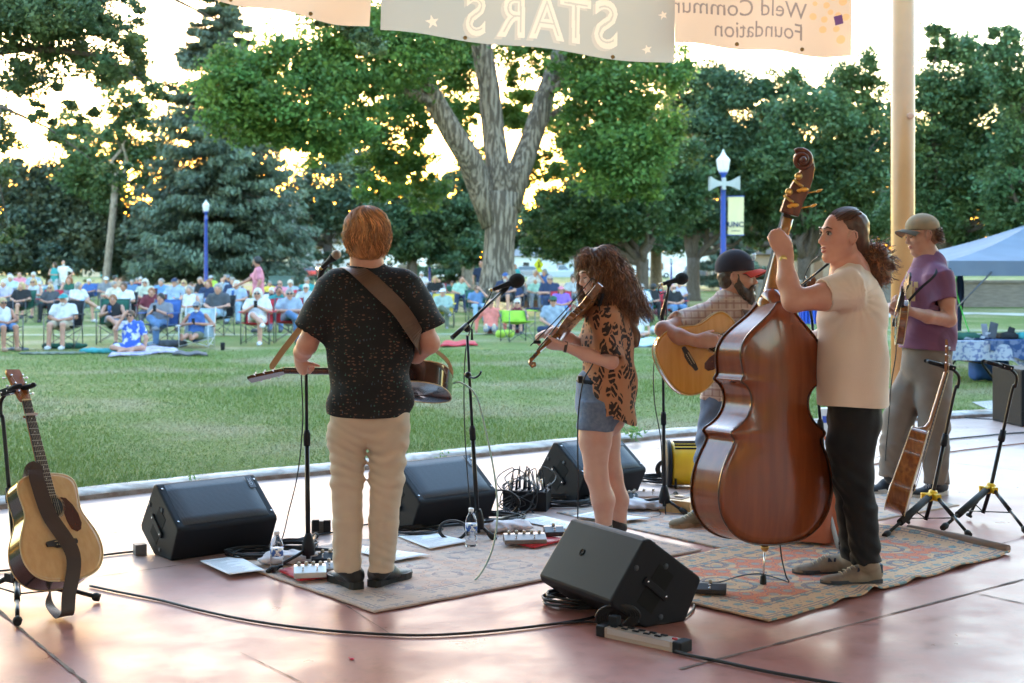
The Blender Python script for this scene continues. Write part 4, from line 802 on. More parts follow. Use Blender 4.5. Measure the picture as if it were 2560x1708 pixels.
# ------------------------------------------------------------------ musicians
SKIN = mat('skin_fair', (.62,.33,.24), r=.5, sss=.12, c2=(.56,.27,.19), ns=14, bump=.04, bs=90); SKIN2 = mat('skin_tan', (.50,.265,.185), r=.5, sss=.1, c2=(.45,.21,.14), ns=14, bump=.05, bs=90)
EYEW = mat('eye_white', (.34,.30,.28), r=.2); IRIS = mat('eye_iris', (.03,.025,.02), r=.15); LIPM = mat('lip_skin', (.42,.12,.10), r=.4)
def hairmat(name, c, c2): return mat(name, c, r=.42, c2=c2, ns=9, stretch=(6,6,1), spec=.5, thr=(.35,.65))
def hframe(f, u):
    f = nrm(f); u = nrm(np.array(u,float)-f*(f@np.array(u,float))); s = np.cross(u, f); return f, u, s   # s: person's left
def head_sdf(S, c, f, u, k=1.0, jaw=1.0, neck=None, chin=0):
    f, u, s = hframe(f, u); R = np.stack([f,s,u]); q = lambda a,b,d: c+(f*a+s*b+u*d)*k; e = lambda *a: tuple(np.array(a)*k)
    S.ell(q(-.012,0,.032), e(.098,.077,.088), R, .02); S.ell(q(.022,0,-.03), e(.068,.064,.085), R, .03)
    S.cone(q(.0,.052,-.055), q(.062,.014,-.098), .022*k*jaw, .017*k, .03); S.cone(q(.0,-.052,-.055), q(.062,-.014,-.098), .022*k*jaw, .017*k, .03); S.ell(q(.070+chin,0,-.098), e(.020,.022,.018), R, .022)
    S.cone(q(.083,.034,.030), q(.089,.010,.028), .0095*k, .009*k, .014); S.cone(q(.083,-.034,.030), q(.089,-.010,.028), .0095*k, .009*k, .014)
    S.ell(q(.062,.036,-.022), e(.024,.024,.022), R, .025); S.ell(q(.062,-.036,-.022), e(.024,.024,.022), R, .025)
    S.cone(q(.088,0,.012), q(.109,0,-.026), .0075*k, .0105*k, .012); S.ell(q(.099,.011,-.031), e(.011,.0085,.0085), R, .008); S.ell(q(.099,-.011,-.031), e(.011,.0085,.0085), R, .008)
    for b in (1,-1): S.ell(q(.096,.032*b,.009), e(.016,.019,.0115), R, .012, True)
    S.ell(q(.080,0,-.062), e(.016,.024,.013), R, .014)
    for b in (1,-1): S.ell(q(-.004,.080*b,-.008), e(.020,.013,.033), R, .006); S.ell(q(-.000,.095*b,-.003), e(.010,.008,.019), R, .005, True); S.ell(q(.0,.077*b,-.034), e(.011,.008,.011), R, .008)
    if neck is not None: S.cone(q(-.022,0,-.055), neck, .056*k, .062*k, .03)
    return q, R
def face_parts(par, q, R, k, hm, brow=True, closed=False, open_mouth=False, lip=LIPM):
    for b in (1,-1):
        if not closed:
            mb = MB(); mb.ell(q(.078,.031*b,.009), (.0125*k,.0135*k,.0085*k), 14, 0, R.T); e = mb.build('eye', EYEW, par)
            mb = MB(); mb.ell(q(.0875,.032*b,.009), (.0052*k,.0068*k,.0068*k), 12, 0, R.T); mb.build('iris', IRIS, e)
        mb = MB(); mb.tube([q(.0815,.044*b,.0165 if not closed else .006), q(.0925,.031*b,.0195 if not closed else .002), q(.0905,.019*b,.0145 if not closed else .006)], .0032*k, 6); mb.build('eyelid', hm if closed is False else hm, par)
        if brow: mb = MB(); mb.tube([q(.080,.052*b,.030), q(.0945,.034*b,.0385), q(.0985,.014*b,.034)], [.0025*k,.0042*k,.0035*k], 6); mb.build('eyebrow', hm, par)
    mb = MB(); g = .0075 if open_mouth else .0035
    mb.tube([q(.083,.022,-.060), q(.096,.009,-.060+g*.9), q(.0975,0,-.060+g*.7), q(.096,-.009,-.060+g*.9), q(.083,-.022,-.060)], [.0015,.0042,.0042,.0042,.0015], 8)
    mb.tube([q(.083,.021,-.062), q(.093,.010,-.063-g), q(.0945,0,-.0645-g), q(.093,-.010,-.063-g), q(.083,-.021,-.062)], [.0015,.0048,.0052,.0048,.0015], 8); mb.build('lips', lip, par)
    if open_mouth: mb = MB(); mb.ell(q(.088,0,-.061), (.006,.014,.0065), 10, 0, R.T); mb.build('mouth', mat('mouth_dark', (.05,.012,.01), r=.6), par)
def ear_rim(par, q, k, m):
    for b in (1,-1):
        mb = MB(); mb.tube([q(.010,.086*b,-.030), q(.013,.090*b,-.005), q(.010,.094*b,.014), q(-.004,.098*b,.024), q(-.018,.098*b,.016), q(-.022,.096*b,-.004), q(-.014,.092*b,-.024), q(-.002,.086*b,-.040)], [.003*k,.003*k,.0038*k,.0042*k,.0042*k,.004*k,.0036*k,.005*k], 7); mb.build('ear', m, par)
def rot(v, ax, a):
    ax = nrm(ax); v = np.array(v,float); return v*math.cos(a)+np.cross(ax,v)*math.sin(a)+ax*(ax@v)*(1-math.cos(a))
def hand(S, w, d, n, side, curl=(.5,.7,.5), k=1.0, spread=.05, thumb=(.7,.7,.3), curls=None, r=.0088):
    """w wrist, d towards the knuckles, n where the palm faces, side +-1: thumb side = side*cross(d,n)"""
    d = nrm(d); n = nrm(n-(n@d)*d); t = np.cross(d, n)*side; w = np.array(w,float)
    S.cone(w-d*.01, w+d*.05*k, .027*k, .037*k, .02, (n,.52)); S.cone(w+d*.04*k, w+d*.082*k, .037*k, .038*k, .015, (n,.42)); S.cone(w+d*.015*k+t*.018*k, w+d*.05*k+t*.028*k+n*.008, .016*k, .014*k, .012)
    tips = []
    for i, L in enumerate((.072,.080,.074,.058)):
        b = w+d*(.084-.004*(i==3))*k+t*(.027-.018*i)*k; dd = rot(d, t, 0)+t*spread*(1.5-i); dd = nrm(dd); ax = np.cross(dd, n); cc = curls[i] if curls is not None else curl
        p = b; cur = dd; S.cone(b-d*.02, b, r*1.05*k, r*1.1*k, .008)
        for j, fr in enumerate((.46,.30,.24)):
            cur = rot(cur, ax, cc[j]); p2 = p+cur*L*fr*k; S.cone(p, p2, (r-.0006*j)*k, (r-.0006*(j+1))*k, .0025); p = p2
        tips.append(p)
    b = w+d*.030*k+t*.030*k; dd = nrm(d*thumb[0]+t*thumb[1]+n*thumb[2]); p = b+dd*.042*k; S.cone(b, p, .0125*k, .0105*k, .008); d2 = nrm(dd+n*.3+d*.35); S.cone(p, p+d2*.032*k, .0102*k, .0085*k, .004)
    return tips
def shoe(par, heel, toe, up, sole, w=.048, h=.055, ank=None, solh=.03, ar=.046, lace=None, sock=None, hs=1.0):
    heel, toe = np.array(heel,float), np.array(toe,float); d = nrm((toe-heel)*V(1,1,0)); L = np.linalg.norm(toe-heel); s = V(-d[1],d[0],0); z0 = min(heel[2],toe[2])
    S = SDF(); a = heel+d*.042; b = toe-d*.045; S.cone(a+V(0,0,h*.95), a+d*L*.3+V(0,0,h*.85), .042, .043, .03, (s,.9)); S.cone(a+d*L*.2+V(0,0,h*.75), b+V(0,0,h*.30), .040, w*.92, .03, (V(0,0,1),.72))
    if ank is not None: S.cone(a+V(0,0,h), np.array(ank,float), .041, ar, .02)
    S.plane(heel+V(0,0,solh*.7), V(0,0,-1)); o = sdf_obj('shoe', S, .006, up, par)
    ol = [(0,0),(.006,.028),(.03,.038),(.09,.034),(.15,.036),(.21,w*1.02),(.25,w*.98),(.28,.036),(.30,.016),(.305,0)]; ol = [(x*L/.305, y) for x, y in ol]
    pts = [(x, y) for x, y in ol]+[(x, -y) for x, y in ol[::-1][1:-1]]; mb = MB(); mb.prism(pts, (heel+V(0,0,.001), d, s, V(0,0,solh)), sm=False); mb.build('sole', sole, o)
    if lace is not None:
        mb = MB()
        for i in range(5): c = a+d*(L*.26+i*.021)+V(0,0,h*1.62-i*.0100); mb.tube([c+s*.026, c+V(0,0,.007), c-s*.026], .0028, 5)
        mb.build('laces', lace, o)
    return o
def strands(name, par, m, paths, r=.0028, nn=4):
    mb = MB(); nm = m.name+'_light'; c = np.array(m.node_tree.nodes['RGB'].outputs[0].default_value[:3]); m2 = mat(nm, tuple(c*1.75), r=.38, c2=tuple(c), ns=9); m3 = mat(m.name+'_deep', tuple(c*.5), r=.45)
    for j, p in enumerate(paths): k = len(p); q = (.8+.5*((j*37)%10)/10); mb.tube(p, [r*q*(1.15-.8*(i/(k-1))**2) for i in range(k)], nn, (0,1,0,2,0,1,2)[j%7], cap=False)
    return mb.build(name, [m, m2, m3], par)
def shirt_motif(name, base, cols, scale, kind):
    M = mat(name, base, r=.8, sheen=0, bump=.15, bs=260); N, L, b = nodes(M); tc = N.new('ShaderNodeTexCoord'); mp = N.new('ShaderNodeMapping'); L.new(tc.outputs['Object'], mp.inputs[0])
    out = None; cur = N.new('ShaderNodeRGB'); cur.outputs[0].default_value = (*base,1); cur = cur.outputs[0]
    if kind == 'motif':
        for i, (c, sc_, th, st) in enumerate(cols):
            m2 = N.new('ShaderNodeMapping'); m2.inputs['Location'].default_value = (i*3.3,i*1.7,i*.9); m2.inputs['Scale'].default_value = st; L.new(tc.outputs['Object'], m2.inputs[0])
            v = N.new('ShaderNodeTexVoronoi'); v.inputs['Scale'].default_value = sc_; v.inputs['Randomness'].default_value = .55; L.new(m2.outputs[0], v.inputs['Vector'])
            r = N.new('ShaderNodeMapRange'); r.inputs[1].default_value = th; r.inputs[2].default_value = th-.05; L.new(v.outputs[0], r.inputs[0])
            mx = N.new('ShaderNodeMix'); mx.data_type = 'RGBA'; L.new(r.outputs[0], mx.inputs[0]); L.new(cur, mx.inputs[6]); mx.inputs[7].default_value = (*c,1); cur = mx.outputs[2]
    elif kind == 'leaf':
        c = cols[0][0]
        for i in range(3):
            m2 = N.new('ShaderNodeMapping'); m2.inputs['Location'].default_value = (i*1.3,i*.7,i*2.9); m2.inputs['Rotation'].default_value = (0,(.7,-.6,.1)[i],(.3,-.4,.8)[i]); m2.inputs['Scale'].default_value = (1.5,1.5,.72); L.new(tc.outputs['Object'], m2.inputs[0])
            v = N.new('ShaderNodeTexVoronoi'); v.inputs['Scale'].default_value = 11.5; v.inputs['Randomness'].default_value = .75; L.new(m2.outputs[0], v.inputs['Vector'])
            r = N.new('ShaderNodeMapRange'); r.inputs[1].default_value = .38; r.inputs[2].default_value = .34; L.new(v.outputs[0], r.inputs[0])
            w = N.new('ShaderNodeTexWave'); w.wave_type = 'BANDS'; w.bands_direction = 'Z'; w.inputs['Scale'].default_value = 13; w.inputs['Distortion'].default_value = 3.5; w.inputs['Detail Scale'].default_value = 2; L.new(m2.outputs[0], w.inputs['Vector'])
            wr = N.new('ShaderNodeMapRange'); wr.inputs[1].default_value = .18; wr.inputs[2].default_value = .34; L.new(w.outputs[0], wr.inputs[0])
            mu = N.new('ShaderNodeMath'); mu.operation = 'MULTIPLY'; L.new(r.outputs[0], mu.inputs[0]); L.new(wr.outputs[0], mu.inputs[1])
            mx = N.new('ShaderNodeMix'); mx.data_type = 'RGBA'; L.new(mu.outputs[0], mx.inputs[0]); L.new(cur, mx.inputs[6]); mx.inputs[7].default_value = (*c,1); cur = mx.outputs[2]
    elif kind == 'plaid':
        for i, (c, sc_, th, d) in enumerate(cols):
            w = N.new('ShaderNodeTexWave'); w.wave_type = 'BANDS'; w.bands_direction = d; w.inputs['Scale'].default_value = sc_; w.inputs['Distortion'].default_value = .6; w.inputs['Detail Scale'].default_value = .5; L.new(mp.outputs[0], w.inputs['Vector'])
            r = N.new('ShaderNodeMapRange'); r.inputs[1].default_value = th; r.inputs[2].default_value = th+.06; r.inputs[4].default_value = .75; L.new(w.outputs[0], r.inputs[0])
            mx = N.new('ShaderNodeMix'); mx.data_type = 'RGBA'; L.new(r.outputs[0], mx.inputs[0]); L.new(cur, mx.inputs[6]); mx.inputs[7].default_value = (*c,1); cur = mx.outputs[2]
    L.new(cur, b.inputs['Base Color']); return M
def cloth(name, c, c2=None, ns=5, r=.9, sheen=.05): return mat(name, c, r=r, sheen=sheen, c2=c2, ns=ns, thr=(.35,.65), bump=.25, bs=300)
LACE = mat('lace_cream', (.5,.42,.3), r=.8)
# --- A: man seen from behind
Y = 6.45; A = thing('person', 'red haired man seen from behind in dark patterned shirt and khaki trousers', 'person', G(905,1480), 'musicians on the stage')
S = SDF(); hc = P(914,592,Y-.02); nb = P(918,668,Y); q, R = head_sdf(S, hc, V(-.42,.90,0), V(-.03,0,1), 1.0, neck=nb)
cl = lambda a, b, d=0: P(a, b, Y+d)
S.cone(cl(855,722), cl(1005,722), .06, .06, .04); S.cone(nb, cl(926,800), .07, .13, .05, (V(0,1,0),.6)); S.cone(cl(926,800), cl(926,1000), .16, .15, .05, (V(0,1,0),.6))
S.chain([cl(838,728), cl(790,815,.02), cl(768,862,.04)], [.056,.052,.047], .03); S.chain([cl(768,862,.04), P(757,880,6.58), P(750,889,6.70)], [.047,.042,.029], .02)
S.chain([cl(1012,728), cl(1050,810), cl(1073,858,.02)], [.058,.056,.049], .03); S.chain([cl(1073,858,.02), P(1040,885,6.56), P(1010,893,6.68)], [.049,.044,.03], .02)
hand(S, P(750,889,6.70), V(.0,.5,-.75), V(.6,.5,.4), 1, (.9,.9,.6), thumb=(.2,.6,.6)); hand(S, P(1008,893,6.68), V(-.7,.35,-.3), V(0,.2,-1), -1, (.4,.6,.5))
sdf_obj('body', S, .0065, SKIN, A)
SHA = shirt_motif('shirt_dark_print', (.0055,.005,.0055), [((.12,.055,.035), 30, .24, (1,1,1.9)), ((.035,.10,.075), 36, .17, (1,1,1)), ((.05,.075,.11), 22, .15, (2.6,1,.9)), ((.11,.07,.05), 34, .2, (1,1,2.3))], 20, 'motif')
S = SDF(); fy = (V(0,1,0),.62); S.cone(cl(862,728), cl(992,728), .075, .075, .05, (V(0,1,0),1.1)); S.cone(cl(917,676), cl(926,750), .075, .15, .06, fy)
S.cone(cl(926,765), cl(926,850), .180, .188, .05, fy); S.cone(cl(926,850), cl(925,985), .188, .192, .05, fy); S.cone(cl(925,985), cl(925,1075), .195, .197, .03, fy)
S.cone(cl(838,726), cl(778,832,.02), .083, .097, .035, None, 2); S.cone(cl(846,720), cl(818,765), .085, .086, .05); S.cone(cl(1010,726), cl(1069,826,.01), .083, .092, .035, None, 2); S.cone(cl(1003,720), cl(1030,765), .085, .086, .05)
S.cone(cl(781,826,.02), cl(774,840,.02), .082, .085, .004, None, 2, True); S.cone(cl(1066,820,.01), cl(1073,834,.01), .078, .080, .004, None, 2, True)
def hemA(X, Yy, Z):
    x = (X-cl(925,0)[0]); zc = cl(925,1036)[2]+.10*np.abs(x)**2*8*.9; w = ncloth(1.3,.0042,26,20,22)(X,Yy,Z); return w+np.maximum(0, 0*(X+Yy+Z))
def cuthem(S, vx, m, par, disp, zf, name='shirt'):
    v, f = S.mesh(vx, disp, 1); keep = v[:,2] > zf(v); fk = keep[f].any(1); f = f[fk]; below = ~keep; v = v.copy(); zz = zf(v); v[below,2] = zz[below]; return mesh_obj(name, v, f, m, None, True, par)
xA = cl(925,0)[0]; zA = cl(925,1040)[2]
shA = cuthem(S, .0065, SHA, A, ncloth(1.3,.0070,22,18,17), lambda v: zA+np.clip((np.abs(v[:,0]-xA)/.2)**4,0,1)*.015*(v[:,2] < zA+.12)-(v[:,2] > zA+.12)*9)
S = SDF(); S.cone(cl(916,660), cl(916,640,-.005), .066, .064, .01, None, 2); S.cone(cl(916,650), cl(916,625,-.005), .058, .056, .004, None, 2, True); sdf_obj('collar', S, .005, SHA, shA)
KHA = cloth('khaki_twill', (.61,.49,.37), (.55,.44,.33), 3)
S = SDF(); S.cone(cl(926,985), cl(926,1035), .155, .165, .03, fy)
for side, c in ((-1, [(880,1052),(869,1090),(868,1200),(869,1300),(869,1426)]), (1, [(972,1052),(971,1090),(967,1200),(960,1300),(953,1426)])):
    pts = [cl(a,b,.0) for a,b in c]; rs = [.100,.093,.076,.070,.066] if side < 0 else [.100,.095,.079,.070,.061]
    for i in range(4): S.cone(pts[i], pts[i+1], rs[i], rs[i+1], .02 if i else .035, (V(0,1,0),1.02), 2 if i == 3 else False)
def dispA(X, Yy, Z):
    k = np.exp(-((Z-.62)/.16)**2)+.8*np.exp(-((Z-.98)/.1)**2)+.5*np.exp(-((Z-.14)/.1)**2)+.2
    a = np.sin(Z*70+4*np.sin(X*17+1.5)+3*np.sin(Yy*9)); return .0034*k*np.sign(a)*np.abs(a)**1.6*(.4+.6*np.sin(X*31+Z*9+Yy*14)**2)+.003*np.sin(Z*118+7*np.sin(X*13+Z*5))*k+ncloth(3.1,.003,20,16,12)(X,Yy,Z)
sdf_obj('trousers', S, .0065, KHA, A, dispA)
BOOT = mat('black_leather', (.018,.017,.018), r=.42, bump=.15, bs=120); BSOL = mat('boot_sole', (.02,.019,.018), r=.6)
for heel, toe, ank in ((G(868,1482,.001)+V(.055,.02,0), None, cl(869,1418)), (G(945,1476,.001)+V(-.035,.02,0), None, cl(953,1418))):
    s_ = -1 if ank[0] < xA else 1; toe = heel+nrm(V(.52*s_,.80,0))*.30; shoe(A, heel, toe, BOOT, BSOL, .052, .07, ank, .042, .055)
HRA = hairmat('hair_copper', (.50,.23,.085), (.30,.12,.045))
S = SDF(); f, s, u = R; H = lambda a,b,d: hc+f*a+s*b+u*d
S.ell(H(-.022,0,.036), (.110,.093,.098), R, .02); S.ell(H(-.05,0,-.035), (.075,.088,.075), R, .03); S.ell(H(-.045,0,-.075), (.052,.066,.036), R, .02); S.ell(H(.10,0,-.02), (.055,.07,.09), R, .02, True)
hA_ = sdf_obj('hair', S, .0065, HRA, A, ncloth(.4,.003,60,60,40))
paths = []
for i in range(900):
    a = rng.uniform(-2.6,2.6)+math.pi; off = rng.uniform(0,1); e = rng.uniform(1.75,2.62); ph = rng.uniform(0,6.3); rr = 1.0+rng.uniform(-.02,.09); p = []
    for j in range(13):
        th = .1+off*.5+(e-.1-off*.5)*j/12; aa = a+.10*math.sin(th*5+ph*.3)+.22*(th); x, y, z = -.024+.108*math.sin(th)*math.cos(aa)*rr, .096*math.sin(th)*math.sin(aa)*rr, .036+.100*math.cos(th)*rr-(.045*max(0,th-1.5)**1.2)
        w = .008*math.sin(th*7+ph)*th*.6; p.append(H(x+w, y+w*.7+(.012*(1 if y>0 else -1) if j > 10 else 0), z))
    paths.append(p)
strands('strand', hA_, HRA, paths, .0030).name = 'locks'
GA = frame(V(-.305,6.86,1.005), *axes(V(-.975,.14,-.004), V(0,.36,.93)))
SUNB = wood('sunburst_side', (.020,.009,.007), (.055,.016,.009), .16, .8, (3,3,3))
tg = guitar('acoustic_guitar', 'dark sunburst guitar held flat in front of the man in khaki trousers', GA, AMBER_TOP, SUNB, grp='acoustic guitars on stage', hd=wood('dark_neck', (.09,.03,.015), (.05,.018,.01)))
mb = MB(GA); mb.prism([(w*.985, u) for u, w in smooth_ol(DREAD,n=2)]+[(-w*.985, u) for u, w in smooth_ol(DREAD,n=2)[::-1][1:-1]], (V(0,0,-.1325+.0), V(1,0,0), V(0,1,0.03), V(0,0,.002))) if False else None
STR = mat('strap_brown', (.115,.058,.030), r=.45, c2=(.09,.045,.025), ns=10, bump=.1, bs=80); STT = mat('strap_tan', (.36,.19,.07), r=.5)
strap('guitar_strap', [cl(935,850,.16), cl(880,760,.16), cl(860,690,.10), cl(873,668,.0), cl(905,685,-.115), cl(950,725,-.155), cl(1000,775,-.165), cl(1040,835,-.12), cl(1052,870,.02)], [V(0,1,0),V(0,1,.2),V(-.1,.6,.8),V(-.1,0,1),V(0,-.7,.7),V(0,-1,.2),V(.1,-1,0),V(.5,-.8,0),V(1,0,0)], .038, STR, None, cl(905,720), 'wide brown leather guitar strap across the dark patterned shirt', 'guitar strap')
strap('guitar_strap', [cl(775,790,.10), P(738,838,6.62), P(705,880,6.70), P(676,922,6.78)], [V(0,-1,.3)]*4, .016, STT, None, P(740,838,6.62), 'tan strap end running to the headstock left of the khaki man', 'guitar strap', .02)
strap('guitar_strap', [P(1075,868,6.6), P(1100,885,6.66), P(1120,905,6.72), P(1132,935,6.80)], [V(.5,-1,.3)]*4, .010, STT, None, P(1100,885,6.66), 'tan strap end running to the tail of the sunburst guitar', 'guitar strap', .02)
cable('instrument_cable', 'pale green cable drooping from the sunburst guitar to the rug', [P(1133,958,6.82), P(1155,958,6.8), P(1190,990,6.75), P(1215,1080,6.7), P(1238,1200,6.65), P(1243,1300,6.62), P(1225,1390,6.55), G(1180,1455), G(1110,1455), G(1050,1425), G(985,1400), G(930,1400), G(880,1420)], .0045, mat('cable_green', (.30,.42,.38), r=.4), True)
# --- B: fiddler
Y = 7.72; B = thing('person', 'fiddler with long curly brown hair, orange leaf print shirt and denim shorts', 'person', G(1520,1345), 'musicians on the stage')
cl = lambda a, b, d=0: P(a, b, Y+d)
S = SDF(); hc = cl(1490,688,0); q, R = head_sdf(S, hc, V(-.90,-.36,-.24), V(-.22,-.02,1), .96, .9, cl(1520,775,.02)); fB, sB, uB = R
S.cone(cl(1520,780), cl(1522,960), .085, .10, .05, (V(0,1,0),1.25))
S.chain([cl(1516,800,-.15), cl(1526,870,-.2), cl(1528,905,-.22)], [.05,.045,.038], .03); S.chain([cl(1528,905,-.22), cl(1465,886,-.24), cl(1410,866,-.26)], [.038,.037,.024], .02)
S.chain([cl(1505,800,.16), cl(1475,850,.18), cl(1462,868,.17)], [.048,.042,.037], .03); S.chain([cl(1462,868,.17), cl(1420,845,.02), cl(1384,828,-.09)], [.037,.034,.024], .02)
hand(S, cl(1408,866,-.26), V(-.92,0,.12), V(-.25,.55,.8), -1, (.9,1.0,.7), .92, thumb=(.8,.5,.1)); hand(S, cl(1382,827,-.09), V(-.85,-.2,-.30), V(-.2,-.2,-1), 1, (.55,.9,.6), .92)
S.cone(cl(1500,1000,-.03), cl(1512,1040), .11, .12, .05)
for d, c, rs in ((-.08, [(1488,1040),(1488,1100),(1490,1185),(1508,1250),(1510,1335)], [.095,.088,.062,.062,.040]), (.08, [(1512,1040),(1512,1100),(1528,1185),(1545,1250),(1548,1335)], [.092,.085,.06,.058,.038])): S.chain([cl(a,b,d) for a,b in c], rs, .03)
sdf_obj('body', S, .0065, mat('skin_fiddler', (.64,.38,.30), r=.5, sss=.12, c2=(.60,.32,.25), ns=10), B)
HRB = hairmat('hair_chestnut', (.20,.085,.036), (.09,.035,.016)); face_parts(B, q, R, .96, HRB, True, True)
SHB = shirt_motif('shirt_leaf_print', (.44,.20,.10), [((.028,.014,.010),)], 10, 'leaf')
S = SDF(); f2 = (V(-.96,-.2,0),.78)
S.cone(cl(1518,795,-.11), cl(1512,795,.11), .072, .072, .05); S.cone(cl(1518,800), cl(1518,860), .175, .18, .05, (V(1,0,0),.74)); S.cone(cl(1518,860), cl(1522,960), .178, .182, .05, (V(1,0,0),.80)); S.cone(cl(1522,960), cl(1526,1080), .182, .19, .04, (V(1,0,0),.80))
S.ell(cl(1516,802,-.14), (.08,.08,.08), None, .04); S.cone(cl(1516,800,-.14), cl(1524,896,-.215), .080, .080, .04, None, 2); S.cone(cl(1523,890,-.21), cl(1525,900,-.22), .062,.064,.003,None,2,True); S.cone(cl(1500,803,.16), cl(1474,858,.18), .068, .078, .04, None, 2)
zB = cl(1500,1050)[2]; xB = cl(1526,0)[0]
shB = cuthem(S, .0065, SHB, B, ncloth(2.3,.0060,22,26,14), lambda v: (zB+.025*np.cos((v[:,0]-xB)*22)+.02*(v[:,0] < xB))*(v[:,2] < zB+.14)-(v[:,2] > zB+.14)*9)
DEN = cloth('denim_shorts', (.115,.16,.25), (.17,.22,.31), 40); S = SDF(); S.cone(cl(1500,965), cl(1503,1010), .135, .15, .04, (V(0,1,0),1.15))
S.cone(cl(1494,1005,-.08), cl(1488,1076,-.085), .105, .104, .03, None, 2); S.cone(cl(1516,1005,.08), cl(1514,1068,.085), .100, .098, .03, None, 2); shortsB = sdf_obj('shorts', S, .0065, DEN, B, ncloth(5,.003,30,30,30))
mb = MB(); ring = [cl(1503,952)+V(.128*math.cos(a)*1.0, .15*math.sin(a), 0) for a in np.linspace(0,2*math.pi,25)]; mb.tube(ring, .015, 6); mb.build('belt', BLK, B)
mb = MB(); c = cl(1450,948,-.08); mb.box(c, (.012,.03,.02), bev=.004); mb.build('belt_pack', BLK, B)
S = SDF(); S.cone(cl(1500,800,-.02), cl(1504,950,-.0), .088, .105, .03, (V(0,1,0),1.2)); sdf_obj('undershirt', S, .01, cloth('top_pink', (.55,.10,.16)), B)
for d, x in ((-.08,1512),(.08,1549)):
    hl = cl(x+14,1340,d); hl[2] = .001; shoe(B, hl, hl+nrm(V(-.95,-.2,0))*.25, BOOT, BSOL, .042, .055, cl(x,1318,d), .025, .044)
S = SDF(); H = lambda a,b,d: hc+fB*a+sB*b+uB*d
S.ell(H(-.030,0,.040), (.112,.098,.098), R, .03); S.cone(H(-.06,.045,-.04), H(-.10,.05,-.20), .072, .075, .04); S.cone(H(-.06,-.045,-.04), H(-.10,-.05,-.20), .072, .075, .04); S.cone(H(-.10,0,-.18), cl(1580,850,0), .10, .05, .05); S.ell(H(.095,0,-.055), (.06,.075,.085), R, .02, True)
hB_ = sdf_obj('hair', S, .008, HRB, B, ncloth(.9,.006,45,45,40))
paths = []
for i in range(1250):
    a = rng.uniform(.75, 2*math.pi-.75); sd_ = 1 if math.sin(a) > 0 else -1; ph = rng.uniform(0,6.3); L = rng.uniform(.20,.42)*(1 if abs(a-math.pi) < 1.6 else .75); st = rng.uniform(.05,.7); am = rng.uniform(.008,.017); fq = rng.uniform(30,60); p = []; th = st; rr = rng.uniform(.98,1.06)
    while th < 1.55: p.append(H(-.032+.116*math.sin(th)*math.cos(a)*rr, .102*math.sin(th)*math.sin(a)*rr, .042+.102*math.cos(th)*rr)); th += .16
    base_ = p[-1]; out = nrm(p[-1]-H(-.03,0,.04)); dn = V(.30,0,-1)*.9+out*.18; n_ = int(L/.014)
    for j in range(1, n_): s__ = j*.014; o_ = base_+nrm(dn)*s__+out*.02*math.sin(min(1,s__/.15)*1.5); p.append(o_+V(math.sin(s__*fq+ph), math.cos(s__*fq+ph), 0)*am*min(1,s__/.04))
    paths.append(p)
for i in range(240):   # fringe curls
    a = rng.uniform(-.95,.95); ph = rng.uniform(0,6.3); p = []; rr = rng.uniform(1.0,1.08); e = rng.uniform(.95,1.3)
    for j in range(14): th = .15+(e)*j/13; wv = .012*math.sin(j*1.5+ph)*j/13; p.append(H(-.022+.118*math.sin(th)*math.cos(a)*rr+wv*.5, .094*math.sin(th)*math.sin(a)*rr+wv, .046+.098*math.cos(th)*rr+wv))
    paths.append(p)
strands('curls', hB_, HRB, paths, .0028)
fr = []
for p in paths[::3]:
    k_ = rng.uniform(0,6.3); off = rng.standard_normal(3)*.012; fr.append([np.array(v_)+off*min(1,i_/4)+V(math.sin(i_*.9+k_), math.cos(i_*1.1+k_), math.sin(i_*.8))*.011*min(1,i_/5) for i_, v_ in enumerate(p)])
strands('frizz', hB_, HRB, fr, .0019)
mb = MB(); w = cl(1412,867,-.26); mb.tube([w+V(-.004,0,0), w+V(.012,0,-.003)], .031, 16); mb.build('wristband', LEA, B)
# fiddle: local x across, y from tail to scroll, z out of the top
tailp, headp = cl(1490,728,-.14), cl(1358,868,-.30); x, y, z = axes(headp-tailp, V(-.75,.14,.6)); MF = frame(tailp, x, y, z); fo = smooth_ol(fid(.209), True)
tf = thing('fiddle', 'brown varnished fiddle tucked under the chin of the curly haired fiddler', 'fiddle', tailp)
mb = MB(MF); rib(mb, fo, -.034, -.002, 0); mb.build('ribs', VIOLW, tf); mb = MB(MF); plate(mb, MF, fo, 0, .014, .003, 0, .004); mb.build('top_plate', VIOLW, tf); mb = MB(MF); plate(mb, MF, fo, -.034, .012, .003, 0, .004, -1); mb.build('back_plate', VIOLW, tf)
mb = MB(MF); mb.add([(-.016,.345,-.022),(.016,.345,-.022),(.012,.49,-.004),(-.012,.49,-.004),(-.014,.345,.004),(.014,.345,.004),(.011,.49,.008),(-.011,.49,.008)], [(0,1,5,4),(1,2,6,5),(2,3,7,6),(3,0,4,7),(4,5,6,7),(0,3,2,1)], 0); mb.box((0,.525,.0), (.012,.038,.011), bev=.004)
mb.tube([(0,.555,.0),(0,.575,-.012),(0,.577,-.030),(0,.562,-.036),(0,.553,-.026),(0,.560,-.017),(0,.567,-.022)], [.011,.010,.009,.009,.008,.007,.006], 8); mb.build('neck_and_scroll', VIOLW, tf)
mb = MB(MF); mb.add([(-.020,.215,.030),(.020,.215,.030),(.0115,.49,.009),(-.0115,.49,.009),(-.020,.215,.036),(.020,.215,.036),(.0115,.49,.014),(-.0115,.49,.014)], [(0,1,5,4),(1,2,6,5),(2,3,7,6),(3,0,4,7),(4,5,6,7),(0,3,2,1)], 0); mb.build('fingerboard', DARKW, tf)
